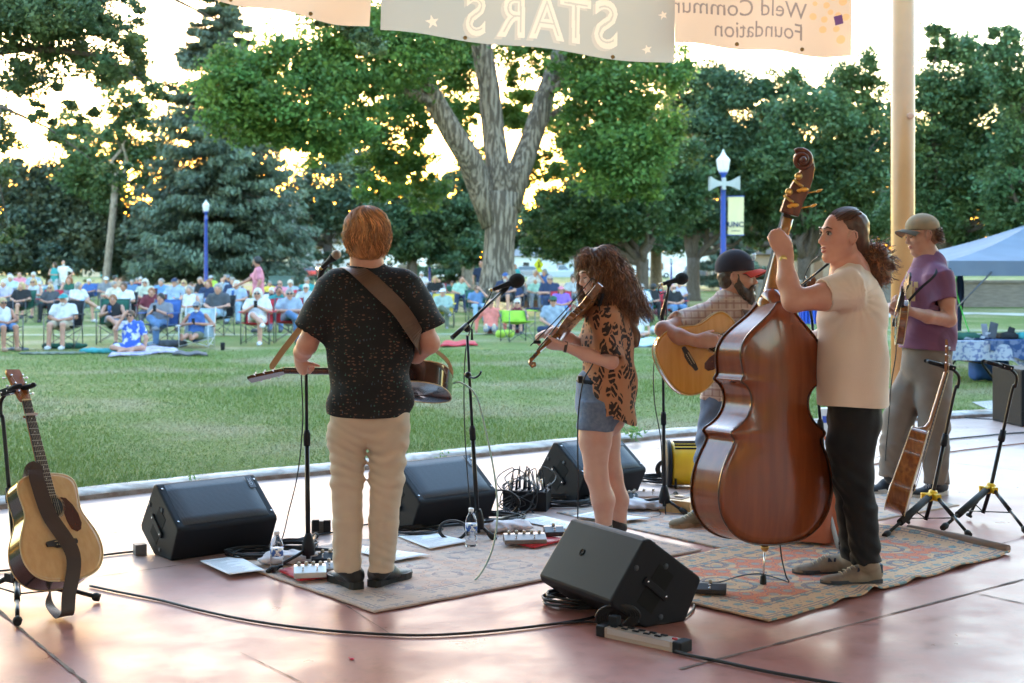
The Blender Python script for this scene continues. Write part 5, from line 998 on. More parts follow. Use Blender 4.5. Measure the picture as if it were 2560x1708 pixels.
mb = MB(MF); mb.box((0,.19-.035,.026), (.02,.0015,.014)); mb.build('bridge', NECKW, tf); mb = MB(MF); mb.prism([(-.009,.01),(-.018,.115),(.018,.115),(.009,.01)], (V(0,0,.02), V(1,0,0), V(0,1,0.05), V(0,0,.006))); mb.build('tailpiece', DARKW, tf)
mb = MB(MF); mb.ell((.03,.03,.024), (.034,.024,.009), 14); mb.build('chin_rest', DARKW, tf)
mb = MB(MF)
for i in range(4): xx = (i-1.5)*.0065; mb.tube([(xx*1.2,.115,.027),(xx*1.6,.155,.040),(xx,.49,.0155)], .0006, 4)
mb.build('string', CHR, tf); mb = MB(MF)
for i, (xx, yy) in enumerate(((1,.505),(-1,.518),(1,.532),(-1,.545))): mb.tube([(xx*-.014,yy,.002),(xx*.03,yy,.002)], .003, 6); mb.ell((xx*.036,yy,.002), (.008,.004,.006), 8)
mb.build('peg', DARKW, tf); mb = MB(MF); mb.tube([(-.095,.03,-.05),(0,.045,-.066),(.08,.05,-.052)], [.008,.011,.008], 8); mb.build('shoulder_rest', BLK, tf)
b0, b1 = cl(1330,868,-.16), cl(1486,700,-.20); u = nrm(b1-b0); tb = thing('fiddle_bow', 'slim dark fiddle bow held across the fiddle by the curly haired player', 'bow', b0)
up = nrm(V(-.6,0,.6)); mb = MB(); mb.tube(bez([b0+up*.012, b0+(b1-b0)*.5+up*.004, b1+up*.016], 6), .0035, 6); mb.tube([b1+up*.016, b1-up*.004], .004, 6); mb.build('stick', DARKW, tb)
mb = MB(); mb.quad(b0+u*.03-up*.006+V(0,.004,0), b0+u*.03-up*.006-V(0,.004,0), b1-up*.004-V(0,.004,0), b1-up*.004+V(0,.004,0)); mb.build('hair_ribbon', mat('bow_hair', (.72,.55,.42), r=.5), tb); mb = MB(); mb.box(b0+u*.04-up*.002, (.02,.006,.009), bev=.002); mb.build('frog', BLK, tb)
cable('instrument_cable', 'black cable hanging straight down from the fiddle to the floor', [cl(1494,740,-.17), cl(1500,800,-.21), cl(1485,900,-.22), cl(1458,955,-.2), cl(1445,1050,-.2), cl(1445,1200,-.2), G(1444,1330)], .0045, z=False)
NC = ncloth
def ncloth(seed, amp, sx, sy, sz):
    a_ = NC(seed, amp, sx, sy, sz)
    return lambda X,Yy,Z: a_(X,Yy,Z)+(amp*.55*(1-2*np.abs(np.sin(X*sx*.9+Z*sz*1.1+2.2*np.sin(Z*sz*.5+Yy*sy*.6+seed)+seed*2)))**3 if amp > .004 and sx < 30 else 0)
# --- D: bassist and upright bass
Y = 6.58; D = thing('person', 'long haired man with big curly ponytail in cream tee playing the upright bass', 'person', G(2140,1462), 'musicians on the stage')
cl = lambda a, b, d=0: P(a, b, Y+d)
BSK = mat('skin_bassist', (.60,.32,.24), r=.48, sss=.12, c2=(.55,.26,.19), ns=10)
S = SDF(); hc = cl(2104,592,-.03); q, R = head_sdf(S, hc, V(-.95,-.30,.03), V(-.02,0,1), 1.06, 1.15, cl(2124,668,.0)); fD, sD, uD = R
S.cone(cl(2128,690), cl(2130,960), .09, .11, .05, (V(0,1,0),1.3)); S.cone(cl(2118,672), cl(2105,700,-.02), .07, .06, .04)
S.chain([cl(2125,722,-.16), cl(2060,742,-.22), cl(1984,752,-.24)], [.062,.060,.052], .03); S.chain([cl(1984,752,-.24), cl(1968,700,-.22), cl(1960,632,-.18)], [.053,.048,.031], .02)
hand(S, cl(1966,634,-.19), V(-.45,.12,.80), V(.1,1,0), -1, (.75,1.25,.9), 1.08, .03, (.4,.3,.9), r=.0095)
S.chain([cl(2118,722,.18), cl(2080,800,.30), cl(2062,842,.33)], [.058,.05,.045], .03); S.chain([cl(2062,842,.33), cl(2010,850,.40), cl(1985,852,.42)], [.044,.036,.03], .02); hand(S, cl(1985,852,.42), V(-1,0,-.2), V(0,-.5,-1), 1, (.5,.7,.5))
sdf_obj('body', S, .0065, BSK, D); HRD = hairmat('hair_dark_brown', (.11,.045,.022), (.05,.02,.012)); face_parts(D, q, R, 1.06, HRD, True, False, True); ear_rim(D, q, 1.06, BSK)
CREAM = cloth('tee_cream', (.74,.61,.51), (.70,.57,.47), 2)
S = SDF(); fx = (V(1,0,0),.78)
S.cone(cl(2128,722,-.10), cl(2126,722,.12), .085, .085, .05); S.cone(cl(2122,690), cl(2130,780), .11, .20, .06, fx); S.cone(cl(2130,780), cl(2132,900), .195, .20, .05, (V(1,0,0),.80)); S.cone(cl(2132,900), cl(2134,1030), .20, .205, .05, (V(1,0,0),.82))
S.ell(cl(2122,722,-.165), (.092,.092,.092), None, .04); S.cone(cl(2135,722,-.17), cl(2058,738,-.22), .090, .080, .035, None, 2); S.cone(cl(2118,722,.18), cl(2090,780,.27), .08, .075, .035, None, 2); S.cone(cl(2064,737,-.215), cl(2048,740,-.23), .068, .068, .003, None, 2, True)
zD = cl(0,1008)[2]
def tee_folds(X, Yy, Z):
    x0 = cl(2125,0)[0]; dx, dz = X-x0+.02, Z-cl(0,745)[2]; r_ = np.sqrt(dx*dx+dz*dz)+.05; a_ = np.arctan2(dz, dx)
    w = np.exp(-r_*3.2); n1 = np.sin(a_*17+r_*9)*w*.0022; sag = np.exp(-((dz+.42)/.22)**2)*.008*np.sin(dx*34+dz*14+2*np.sin(dz*9)); hang = .006*np.sin(dx*26+1.5*np.sin(dz*7+Yy*8)+Yy*10)*np.clip(-dz*3,0,1)
    return n1+sag+hang
shD = cuthem(S, .0065, CREAM, D, tee_folds, lambda v: (zD+.008*np.sin(v[:,1]*14+v[:,0]*9))*(v[:,2] < zD+.14)-(v[:,2] > zD+.14)*9)
BJ = cloth('jeans_black', (.0055,.0055,.007), (.009,.009,.011), 8)
S = SDF(); S.cone(cl(2134,985), cl(2134,1045), .118, .13, .05, (V(0,1,0),1.2))
for d, c, rs in ((-.09, [(2138,1058),(2128,1110),(2133,1190),(2152,1270),(2166,1405)], [.118,.108,.088,.075,.068]), (.10, [(2128,1058),(2118,1110),(2118,1190),(2128,1270),(2136,1395)], [.11,.10,.082,.07,.062])):
    pts = [cl(a,b,d) for a,b in c]
    for i in range(4): S.cone(pts[i], pts[i+1], rs[i], rs[i+1], .03, None, 2 if i == 3 else False)
def dD(X, Yy, Z): k = np.exp(-((Z-.5)/.15)**2)+np.exp(-((Z-.14)/.09)**2)+.3; a = np.sin(Z*58+9*np.sin(X*11+Z*4)+5*np.sin(Yy*13)); return .0045*k*a*(.35+.65*np.sin(X*23+Z*7+1)**2)+.003*np.sin(X*40+3*np.sin(Z*6))
sdf_obj('jeans', S, .0065, BJ, D, dD)
SUE = mat('suede_taupe', (.22,.16,.12), r=.9, c2=(.30,.24,.18), ns=9); SOLG = mat('sole_dark', (.045,.05,.06), r=.7)
for heel, ank, d in ((G(2205,1462,.001), cl(2168,1400,-.09), 0), (G(2130,1436,.001), cl(2138,1390,.10), 0)):
    o = shoe(D, heel, heel+V(-1,-.10,0)*.305, SUE, SOLG, .050, .062, ank, .032, .048, LACE)
    mb = MB(); c = heel+V(-.055,-.052,.07); mb.box(heel+V(-.035,0,.085), (.03,.042,.022), bev=.01); mb.build('heel_patch', mat('patch_navy', (.02,.05,.09), r=.7), o)
    Mt = frame(heel+V(-.115,-.052,.052), V(1,.05,0), V(.12,.1,1), V(0,-1,0)); v, f = text_mesh('N', .055, Mt, False, .001, .002); mesh_obj('letter_mark', v, f, mat('mark_navy', (.02,.03,.07), r=.6), smooth=False, parent=o)
S = SDF(); H = lambda a,b,d: hc+fD*a+sD*b+uD*d
S.ell(H(-.035,0,.052), (.105,.090,.088), R, .02); S.ell(H(-.065,0,-.005), (.055,.082,.075), R, .03); S.ell(H(.112,0,-.005), (.055,.08,.085), R, .02, True); S.ell(H(.022,.096,-.030), (.046,.034,.052), R, .01, True); S.ell(H(.075,.08,.0), (.04,.03,.05), R, .01, True); S.cone(H(-.10,0,-.035), H(-.135,0,-.085), .045, .03, .03)
hD_ = sdf_obj('hair', S, .0065, HRD, D, ncloth(.2,.0018,90,20,80)); paths = []
for i in range(260):
    b = rng.uniform(-1.25,1.25); sg = rng.uniform(.55,1.15); p = []
    for j in range(12): t_ = j/11; th = sg*(1-t_)+2.15*t_; x_ = .108*math.cos(th); z_ = .092*math.sin(th)*math.cos(b*(1-.6*t_)); y_ = .094*math.sin(b*(1-.75*t_*t_))*math.sin(min(th,1.75)); p.append(H(-.035+x_, y_, .052+z_-(.09*max(0,t_-.7)/.3 if t_ > .7 else 0)*.8))
    paths.append(p)
strands('locks', hD_, HRD, paths, .0026)
HRP = hairmat('hair_auburn_puff', (.22,.085,.032), (.06,.022,.010)); pc = cl(2188,662,.05); paths = []; S = SDF(); S.ell(pc, (.092,.085,.105), None, .02); hp_ = sdf_obj('ponytail', S, .009, HRP, D, ncloth(.5,.008,50,50,50)); a0 = H(-.125,0,-.075)
for i in range(560):
    dd = nrm(rng.standard_normal(3)); e = pc+dd*V(.122,.11,.135)*rng.uniform(.8,1.08); ph = rng.uniform(0,6.3); m = (a0+pc)/2+dd*.05; p = []
    for j in range(15): t_ = j/14; b_ = a0*(1-t_)**2+2*m*t_*(1-t_)+e*t_*t_; p.append(b_+V(math.sin(t_*17+ph), math.cos(t_*17+ph), math.sin(t_*13+ph*2))*.0095*t_)
    paths.append(p)
strands('curls', hp_, HRP, paths, .0030)
mb = MB(); w = cl(1962,648,-.185); mb.tube([w-V(0,0,.011), w+V(-.003,0,.011)], .0335, 20); o = mb.build('watch', mat('watch_steel', (.55,.50,.45), r=.25, m=1), D); mb = MB(); mb.lathe([(.018,0),(.018,.006),(.015,.008)], w+V(-.012,-.031,.0), (-.35,-.93,0), 18); mb.build('watch_face', BRS, o)
# upright bass
th_ = math.radians(33); nB = V(math.sin(th_), -math.cos(th_), 0); sBs = V(math.cos(th_), math.sin(th_), 0); uBs = nrm(V(.045,.05,1)); 
x, y, z = axes(uBs, nB); MBS = frame(P(1938,1362,6.42), x, y, z); bo = smooth_ol([(u_, w_*1.05) for u_, w_ in BASSO], True)
tb = thing('upright_bass', 'glossy reddish brown upright bass seen from its arched back', 'double bass', P(1908,1468,6.5), )
D_ = -.19; tap = lambda yy: 1 if yy < .75 else 1-.35*(yy-.75)/.39
mb = MB(MBS); loop = [(w, u) for u, w in bo]+[(-w, u) for u, w in bo[::-1][1:-1]]; n = len(loop); vs = [(x_, y_, D_*tap(y_)) for x_, y_ in loop]+[(x_, y_, -.003) for x_, y_ in loop]; mb.add(vs, [[i,(i+1)%n,n+(i+1)%n,n+i] for i in range(n)], 0, True); mb.build('ribs', BASSW, tb)
mb = MB(MBS); plate(mb, MBS, bo, 0, .032, .007, 0, .006); mb.build('back_plate', BASSW, tb)
mb = MB(MBS); vs = []; nt = 8
for r in range(nt+1):
    s = 1-.97*r/nt
    for x_, y_ in [(xx+(.007 if xx > 0 else -.007), yy) for xx, yy in loop]: cy = min(max(y_,.36),.80); vs.append((x_*s, cy+(y_-cy)*s, D_*tap(y_)-.006-.03*(1-s**2.4)))
mb.add(vs, [[r*n+i, r*n+(i+1)%n, (r+1)*n+(i+1)%n, (r+1)*n+i] for r in range(nt) for i in range(n)]+[[nt*n+i for i in range(n)]], 0, True); mb.build('top_plate', wood('bass_top', (.30,.10,.03), (.2,.06,.02)), tb)
mb = MB(MBS); edging(mb, bo, .001, .0045, 0, .006); mb.tube([(w+(.006 if w else 0), u, D_*tap(u)-.004) for u, w in bo]+[(-w-(.006 if w else 0), u, D_*tap(u)-.004) for u, w in bo[::-1][1:]], .0045, 5); mb.build('edge_moulding', wood('bass_edge', (.10,.03,.012), (.06,.018,.008)), tb)
# neck: from heel to scroll, following the photographed line
def bl(a, b, c): return MBS[:3,:3]@V(a,b,c)+MBS[:3,3]
heel = bl(0,1.10,-.10); nk0 = bl(.035,1.14,-.15); nk1 = P(1972,535,6.60); un = nrm(nk1-nk0); fN = -nrm(nB*V(1,1,0)-0*un); fN = nrm(fN-(fN@un)*un); sN = np.cross(un, fN)
mb = MB(); mb.tube([bl(0,1.06,-.09), bl(0,1.12,-.10), nk0+(nk1-nk0)*.10-fN*.035, nk0+(nk1-nk0)*.22-fN*.012, nk0+(nk1-nk0)*.35, nk0+(nk1-nk0)*.8, nk1-un*.02], [.045,.062,.055,.038,.030,.026,.028], 16); mb.build('neck', wood('bass_neck', (.36,.17,.05), (.30,.13,.035), .22), tb)
mb = MB(); mb.tube([bl(0,1.05,-.075), bl(0,1.145,-.05), bl(0,1.16,-.09), nk0+(nk1-nk0)*.12-fN*.04], [.03,.045,.05,.04], 14); mb.build('heel', BASSW, tb)
f0, f1 = nk0-un*.34+fN*.022, nk1+fN*.010; mb = MB(); mb.add([f0-sN*.034, f0+sN*.034, f1+sN*.024, f1-sN*.024, f0-sN*.034+fN*.016, f0+sN*.034+fN*.016, f1+sN*.024+fN*.014, f1-sN*.024+fN*.014], [(0,1,2,3),(4,5,6,7),(0,1,5,4),(1,2,6,5),(2,3,7,6),(3,0,4,7)]); mb.build('fingerboard', DARKW, tb)
mb = MB()
for i in range(4): o_ = (i-1.5); mb.tube([nk0-un*.5+sN*o_*.02+fN*.055, f1+sN*o_*.009+fN*.018, nk1+un*.12+sN*o_*.005+fN*.0], .0016, 5)
mb.build('string', mat('string_steel', (.35,.33,.3), r=.3, m=1), tb)
# pegbox (cheeks) and scroll
sp = [(1972,540),(1985,500),(2000,460),(2012,425),(2018,400),(2012,386),(1999,384),(1990,394),(1993,407),(2003,409),(2006,401)]
W1 = V(math.cos(th_)*.55, math.sin(th_)*.55+.3, 0); W1 = nrm(np.cross(un, V(0,1,0))*.0+V(.35,.94,0))
mb = MB(); sd2 = nrm(np.cross(un, V(.6,-.8,0)))
vw = nrm(V(.55,-.83,0)); 
def sc(px, py, off=0): return P(px, py, 6.60)+vw*off
pegL = [(1950,530),(1960,500),(1978,462),(1992,440),(2001,426)]; pegR = [(1994,543),(2006,510),(2020,480),(2030,450),(2035,420)]
poly = pegL+[(1996,412),(1986,404),(1984,392),(1990,382),(2004,379),(2018,382),(2029,394)]+pegR[::-1]
pp = [P(a,b,6.60) for a,b in poly]; ww = V(.10,.99,0)*.042
k = len(pp); mb.add([p-ww for p in pp]+[p+ww for p in pp], [[i,(i+1)%k,k+(i+1)%k,k+i] for i in range(k)]+[list(range(k))[::-1], [k+i for i in range(k)]], 0, False); o = mb.build('pegbox', wood('scroll_wood', (.15,.038,.016), (.09,.022,.011), .4, .15), tb)
bv = o.modifiers.new('b','BEVEL'); bv.width = .006; bv.segments = 3; bv.limit_method = 'ANGLE'
mb = MB(); c0 = P(2003,401,6.555); pts = []; rs = []
for i in range(34): a = 2.2-i*.36; r_ = .052*(1-i/42); pts.append(c0+V(math.cos(a)*r_, -.0015*i, math.sin(a)*r_)); rs.append(.0125-.0002*i)
mb.tube(pts, rs, 8); mb.ell(c0+V(0,-.05,0), (.015,.02,.015), 12); mb.build('scroll', wood('scroll_wood', (0,0,0), (0,0,0)), tb)
for px, py, e in ((1996,441,0),(1972,480,0)):
    mb = MB(); c = P(px,py,6.545); mb.lathe([(.018,0),(.018,.008),(.013,.012),(.006,.014)], c, (0,-1,0), 18); g_ = mb.build('tuning_gear', BRS, tb); mb = MB(); e1 = P(px+12,py+26,6.53); mb.tube([P(px-12,py+8,6.54), P(px+4,py+22,6.535), e1], [.006,.008,.005], 8); mb.build('worm_shaft', BRS, g_)
    mb = MB(); mb.ell(P(px+14,py+33,6.525), (.022,.006,.011), 12); mb.ell(P(px+2,py+36,6.525), (.012,.005,.009), 10); mb.build('tuning_key', mat('gold_key', (.75,.40,.08), r=.3, m=.8), g_)
for px, py, dx in ((2018,483,30),(2004,520,30)):
    mb = MB(); a_ = P(px,py,6.64); e1 = P(px+dx*.7,py-4,6.64); mb.tube([a_, e1], .004, 6); mb.ell(P(px+dx,py-6,6.64), (.017,.006,.007), 10, R=yawM((0,0,0),0)[:3,:3]@np.array(Matrix.Rotation(-.4,3,'Y'))); mb.build('tuning_key', MATS['gold_key'], tb)
mb = MB(); ep = P(1908,1464,6.52); ep[2] = .035; top = P(1912,1372,6.52); mb.tube([top, ep], .0045, 8); mb.build('endpin', CHR, tb); mb = MB(); mb.lathe([(.014,-.028),(.016,-.01),(.013,.02),(.008,.025)], ep, (0,0,1), 14); mb.build('endpin_tip', BLKR, tb); mb = MB(); mb.lathe([(.011,0),(.017,.008),(.02,.018),(.02,.026)], top-V(0,0,.012), (0,0,1), 14); mb.build('endpin_collar', BRS, tb)
cable('instrument_cable', 'thin cable hanging from the bass to the red patterned rug', [P(1950,1360,6.5), P(1955,1400,6.45), P(1965,1440,6.4), G(1972,1455,.03), G(1950,1448,.03), G(1900,1435,.03), G(1850,1440,.03), G(1800,1455,.03), G(1755,1455,.03)], .0035)
# --- C: bearded guitarist facing us, head turned right
Y = 8.05; C_ = thing('person', 'bearded man in navy cap and checked shirt playing an amber topped guitar', 'person', G(1790,1325), 'musicians on the stage')
cl = lambda a, b, d=0: P(a, b, Y+d)
S = SDF(); hc = cl(1843,693,0); q, R = head_sdf(S, hc, V(.95,-.30,-.04), V(.04,0,1), 1.04, 1.05, cl(1822,775)); fC, sC, uC = R
S.cone(cl(1822,772), cl(1830,930), .085, .14, .05, (V(0,1,0),.7))
S.chain([cl(1748,802,-.02), cl(1700,815,-.12), cl(1658,824,-.22)], [.058,.052,.046], .03); S.chain([cl(1658,824,-.22), cl(1700,842,-.30), cl(1745,853,-.36)], [.047,.044,.029], .02)
hand(S, cl(1742,853,-.36), V(1,-.10,.06), V(.05,.9,-.35), 1, (.35,.55,.35), 1.05, .04, (.9,.5,.3))
S.chain([cl(1895,800,.02), cl(1925,870,-.08), cl(1935,880,-.2)], [.055,.048,.04], .03); S.chain([cl(1935,880,-.2), cl(1915,845,-.3)], [.04,.03], .02)
sdf_obj('body', S, .0065, SKIN2, C_); HRC = hairmat('hair_beard', (.040,.022,.014), (.085,.06,.045)); face_parts(C_, q, R, 1.04, HRC, True, False); ear_rim(C_, q, 1.04, SKIN2)
H = lambda a,b,d: hc+(fC*a+sC*b+uC*d)*1.04
S = SDF(); S.cone(H(.015,.066,-.045), H(.060,.036,-.098), .024, .034, .02); S.cone(H(.015,-.066,-.045), H(.060,-.036,-.098), .024, .034, .02); S.ell(H(.080,0,-.112), (.034,.042,.038), R, .03); S.cone(H(.094,.026,-.050), H(.099,0,-.045), .008, .009, .01); S.cone(H(.094,-.026,-.050), H(.099,0,-.045), .008, .009, .01); S.cone(H(.094,.03,-.052), H(.082,.034,-.09), .010, .018, .01); S.cone(H(.094,-.03,-.052), H(.082,-.034,-.09), .010, .018, .01); S.ell(H(.104,0,-.064), (.012,.018,.007), R, .006, True)
S.cone(H(.012,.070,.01), H(.02,.066,-.05), .010, .018, .02); S.cone(H(.012,-.070,.01), H(.02,-.066,-.05), .010, .018, .02); bd = sdf_obj('beard', S, .006, HRC, C_, ncloth(.3,.003,110,110,110)); paths = []
for i in range(420):
    t_ = rng.uniform(0,1); sg = rng.choice([-1,1]); b0_ = H(.018+.07*t_, sg*(.072-.055*t_**1.5), -.045-.065*t_+rng.uniform(-.02,.02)); o_ = nrm(b0_-H(.02,0,-.05)); p = [b0_, b0_+o_*.012+V(0,0,-.012), b0_+o_*.016+V(0,0,-.026)]; paths.append(p)
strands('whiskers', bd, HRC, paths, .0022)
S = SDF(); S.ell(H(-.035,0,.005), (.082,.086,.078), R, .02); S.ell(H(-.045,0,-.045), (.05,.072,.04), R, .02); S.ell(H(.09,0,-.02), (.065,.09,.09), R, .01, True); S.ell(H(.01,.095,-.01), (.03,.03,.035), R, .01, True); S.ell(H(.01,-.095,-.01), (.03,.03,.035), R, .01, True); sdf_obj('hair', S, .0065, HRC, C_, ncloth(.9,.003,90,90,90))
NAVY = cloth('cap_navy', (.022,.018,.030)); REDC = cloth('cap_brim_red', (.60,.055,.030))
def cap(par, hc, R, k, m, mbrim, tilt=0, size=(.110,.094,.098), up=.046, brim=.075, logo=None, hi=0):
    f, s, u = R; f, u = f*math.cos(tilt)+u*math.sin(tilt), u*math.cos(tilt)-f*math.sin(tilt); H = lambda a,b,d: hc+(f*a+s*b+u*d)*k; RR = np.stack([f,s,u])
    S = SDF(); S.ell(H(-.012,0,up+.012), tuple(np.array(size)*k), RR, .01); S.plane(H(0,0,up-.012), -u); c = sdf_obj('cap', S, .006, m, par)
    mb = MB(); vs = []; nn = 14
    for i in range(nn+1):
        a = -1.12+2.24*i/nn
        for r_, dz in ((0,.0),(.5,.006),(1,-.006)): e = .088*math.cos(a)+r_*brim*max(.12,math.cos(a))**.7; vs.append(H(e, (.086+.010*r_)*math.sin(a), up-.010+dz-.016*r_*(1-math.cos(a))*2-.02*math.sin(a)**2))
    fs = [[i*3+j,(i+1)*3+j,(i+1)*3+j+1,i*3+j+1] for i in range(nn) for j in range(2)]; mb.add(vs, fs, 0, True); m_ = len(vs); mb.add([v-u*.005 for v in vs], [f_[::-1] for f_ in fs], 1, True)
    rim = [i*3+2 for i in range(nn+1)]; mb.tube([vs[i]-u*.0025 for i in rim], .0032, 6, 0); mb.build('brim', [mbrim, m if mbrim is not m else BLK], c)
    mb = MB(); mb.ell(H(-.012,0,up+.010+size[2]), (.008,.008,.005), 8); mb.build('button', mbrim, c); return c
cp = cap(C_, hc, R, 1.04, NAVY, REDC, .10, (.112,.095,.104), .044, .085)
Mt = frame(H(.092,-.030,.098), nrm(V(0,-1,0)*.9+V(.5,0,0)), uC, nrm(V(.7,-.7,.2))); v, f = text_mesh('S', .05, Mt, False, .002, .002); mesh_obj('cap_letter', v, f, mat('thread_white', (.7,.7,.7), r=.8), smooth=False, parent=cp)
PLD = shirt_motif('shirt_checked', (.52,.39,.34), [((.34,.20,.18), 7.5, .80, 'X'), ((.62,.50,.42), 5.5, .90, 'X'), ((.34,.20,.18), 7.5, .80, 'Z'), ((.62,.50,.42), 5.5, .90, 'Z')], 1, 'plaid')
S = SDF(); fy = (V(0,1,0),.66); S.cone(cl(1762,800), cl(1888,798), .07, .07, .05); S.cone(cl(1824,785), cl(1828,850), .15, .18, .06, fy); S.cone(cl(1828,850), cl(1826,1000), .18, .175, .05, fy)
S.ell(cl(1755,801,-.02), (.082,.082,.082), None, .04); S.cone(cl(1760,800,-.01), cl(1690,808,-.14), .082, .074, .035, None, 2); S.cone(cl(1893,800,.02), cl(1922,868,-.08), .078, .075, .035, None, 2); S.cone(cl(1696,808,-.13), cl(1682,812,-.16), .058, .060, .003, None, 2, True)
S.cone(cl(1836,782,-.17), cl(1830,830,-.19), .055, .02, .01, None, 0, True)
zC = cl(0,992)[2]; shC = cuthem(S, .0065, PLD, C_, ncloth(4.1,.0055,22,20,26), lambda v: (zC-.02*np.cos(v[:,0]*16))*(v[:,2] < zC+.12)-(v[:,2] > zC+.12)*9)
S = SDF(); S.cone(cl(1824,795,-.035), cl(1830,880,-.05), .10, .14, .03, (V(0,1,0),.6)); sdf_obj('undershirt', S, .008, cloth('tee_black', (.012,.012,.016)), C_)
mb = MB()
for sg in (-1,1): mb.add([cl(1822+sg*42,768,-.03), cl(1822+sg*14,800,-.15), cl(1822+sg*34,812,-.145), cl(1822+sg*62,790,-.06)], [(0,1,2,3)]); mb.add([p_+V(0,.006,-.003) for p_ in (cl(1822+sg*42,768,-.03), cl(1822+sg*14,800,-.15), cl(1822+sg*34,812,-.145), cl(1822+sg*62,790,-.06))], [(3,2,1,0)])
mb.build('collar', PLD, shC)
JN = cloth('jeans_blue', (.085,.125,.21), (.14,.19,.29), 9); S = SDF(); S.cone(cl(1826,960), cl(1828,1000), .15, .155, .04, fy)
for c, d, rs in (([(1795,1005),(1782,1090),(1772,1140),(1765,1200),(1758,1282)], [.0,-.03,-.05,-.05,-.04], [.10,.092,.078,.070,.062]), ([(1868,1005),(1880,1090),(1890,1140),(1900,1200),(1905,1272)], [0,0,.05,.1,.12], [.10,.09,.075,.068,.06])):
    pts = [cl(c[i][0],c[i][1],d[i]) for i in range(5)]
    for i in range(4): S.cone(pts[i], pts[i+1], rs[i], rs[i+1], .03, None, 2 if i == 3 else False)
sdf_obj('jeans', S, .007, JN, C_, lambda X,Yy,Z: .005*np.sin(Z*60+4*np.sin(X*14)+Yy*20)*(.4+np.exp(-((Z-.45)/.15)**2)))
SHB2 = mat('suede_olive', (.16,.115,.065), r=.9, c2=(.20,.15,.09), ns=12); TANS = mat('sole_tan', (.30,.20,.12), r=.8)
h1 = G(1785,1313,.001); shoe(C_, h1, h1+V(-.92,-.36,0)*.30, SHB2, TANS, .052, .06, cl(1758,1278,-.04), .03, .046, LACE); h2 = G(1905,1300,.001); shoe(C_, h2, h2+V(.5,-.8,0)*.30, SHB2, TANS, .052, .06, cl(1905,1268,.12), .03, .046, LACE)
y = nrm(V(.86,.10,.50)); x, y, z = axes(y, V(.10,-1,.10)); soc = cl(1789,858,-.28); GC = frame(soc-y*.345, x, y, z)
guitar('acoustic_guitar', 'amber topped acoustic guitar held by the bearded man in the navy cap', GC, AMBER_TOP, MAHO, grp='acoustic guitars on stage')
strap('guitar_strap', [cl(1858,770,-.02), cl(1872,785,-.14), cl(1888,830,-.19), cl(1905,870,-.2)], [V(.2,-.5,.8),V(.2,-1,.2),V(.1,-1,0),V(0,-1,0)], .028, STR, None, cl(1872,785,-.14), 'dark brown guitar strap over the checked shirt shoulder', 'guitar strap')
# --- E: mandolin player
Y = 9.1; E_ = thing('person', 'man in tan cap and purple tee playing a mandolin beside the tan column', 'person', G(2290,1240), 'musicians on the stage')
cl = lambda a, b, d=0: P(a, b, Y+d)
S = SDF(); hc = cl(2302,588,0); q, R = head_sdf(S, hc, V(-.93,-.22,-.20), V(-.16,0,1), 1.03, 1.0, cl(2322,650)); fE, sE, uE = R
S.cone(cl(2322,655), cl(2320,850), .085, .13, .05, (V(0,1,0),1.2))
S.chain([cl(2350,695,-.17), cl(2366,750,-.20), cl(2372,800,-.20)], [.056,.05,.046], .03); S.chain([cl(2372,800,-.20), cl(2320,792,-.30), cl(2268,776,-.40)], [.047,.043,.027], .02)
hand(S, cl(2268,776,-.40), V(-.9,-.1,.42), V(-.1,.6,.7), -1, (.8,.9,.6), 1.0, .05, (.9,.3,.6)); S.chain([cl(2300,700,.18), cl(2270,770,.16), cl(2262,795,.1)], [.05,.044,.04], .03); S.chain([cl(2262,795,.1), cl(2236,775,-.06), cl(2224,768,-.14)], [.04,.034,.027], .02); hand(S, cl(2226,768,-.13), V(-.7,-.4,-.25), V(.2,-.5,-.8), 1, (.7,.9,.6), .95)
sdf_obj('body', S, .007, SKIN2, E_); HRE = hairmat('hair_sandy', (.22,.11,.055), (.11,.06,.035)); face_parts(E_, q, R, 1.03, HRE, True, True); ear_rim(E_, q, 1.03, SKIN2)
H = lambda a,b,d: hc+(fE*a+sE*b+uE*d)*1.03; S = SDF(); S.ell(H(-.035,0,-.01), (.085,.088,.085), R, .02); S.ell(H(-.075,0,-.035), (.045,.07,.05), R, .02); S.ell(H(.085,0,-.02), (.075,.09,.10), R, .01, True); S.ell(H(.008,.095,-.02), (.032,.03,.04), R, .01, True); he = sdf_obj('hair', S, .007, HRE, E_, ncloth(.6,.006,60,60,60)); paths = []
for i in range(260):
    a = rng.uniform(1.9,4.4); z_ = rng.uniform(-.07,.03); b0_ = H(-.03+.092*math.cos(a), .09*math.sin(a), z_); o_ = nrm(b0_-H(-.03,0,z_)); ph = rng.uniform(0,6.3); paths.append([b0_+o_*.018*j/5+V(math.sin(j*1.4+ph), math.cos(j*1.4+ph), -j*.35)*.006 for j in range(8)])
strands('curls', he, HRE, paths, .003)
TANC = cloth('cap_tan', (.33,.245,.15), (.28,.205,.125), 3); TAND = cloth('cap_brim', (.11,.085,.055)); cap(E_, hc, R, 1.03, TANC, TAND, .22, (.113,.096,.090), .040, .085)
PUR = shirt_motif('tee_plum', (.165,.062,.125), [((.13,.05,.10), 3, .3, (1,1,1))], 1, 'motif'); S = SDF()
S.cone(cl(2345,692,-.10), cl(2305,692,.12), .082, .082, .05); S.cone(cl(2326,660), cl(2322,690), .080, .12, .05); S.cone(cl(2322,672), cl(2320,740), .12, .19, .06, (V(1,0,0),.85)); S.cone(cl(2320,740), cl(2318,820), .19, .19, .05, (V(1,0,0),.9)); S.cone(cl(2318,820), cl(2318,910), .195, .20, .05, (V(1,0,0),.92))
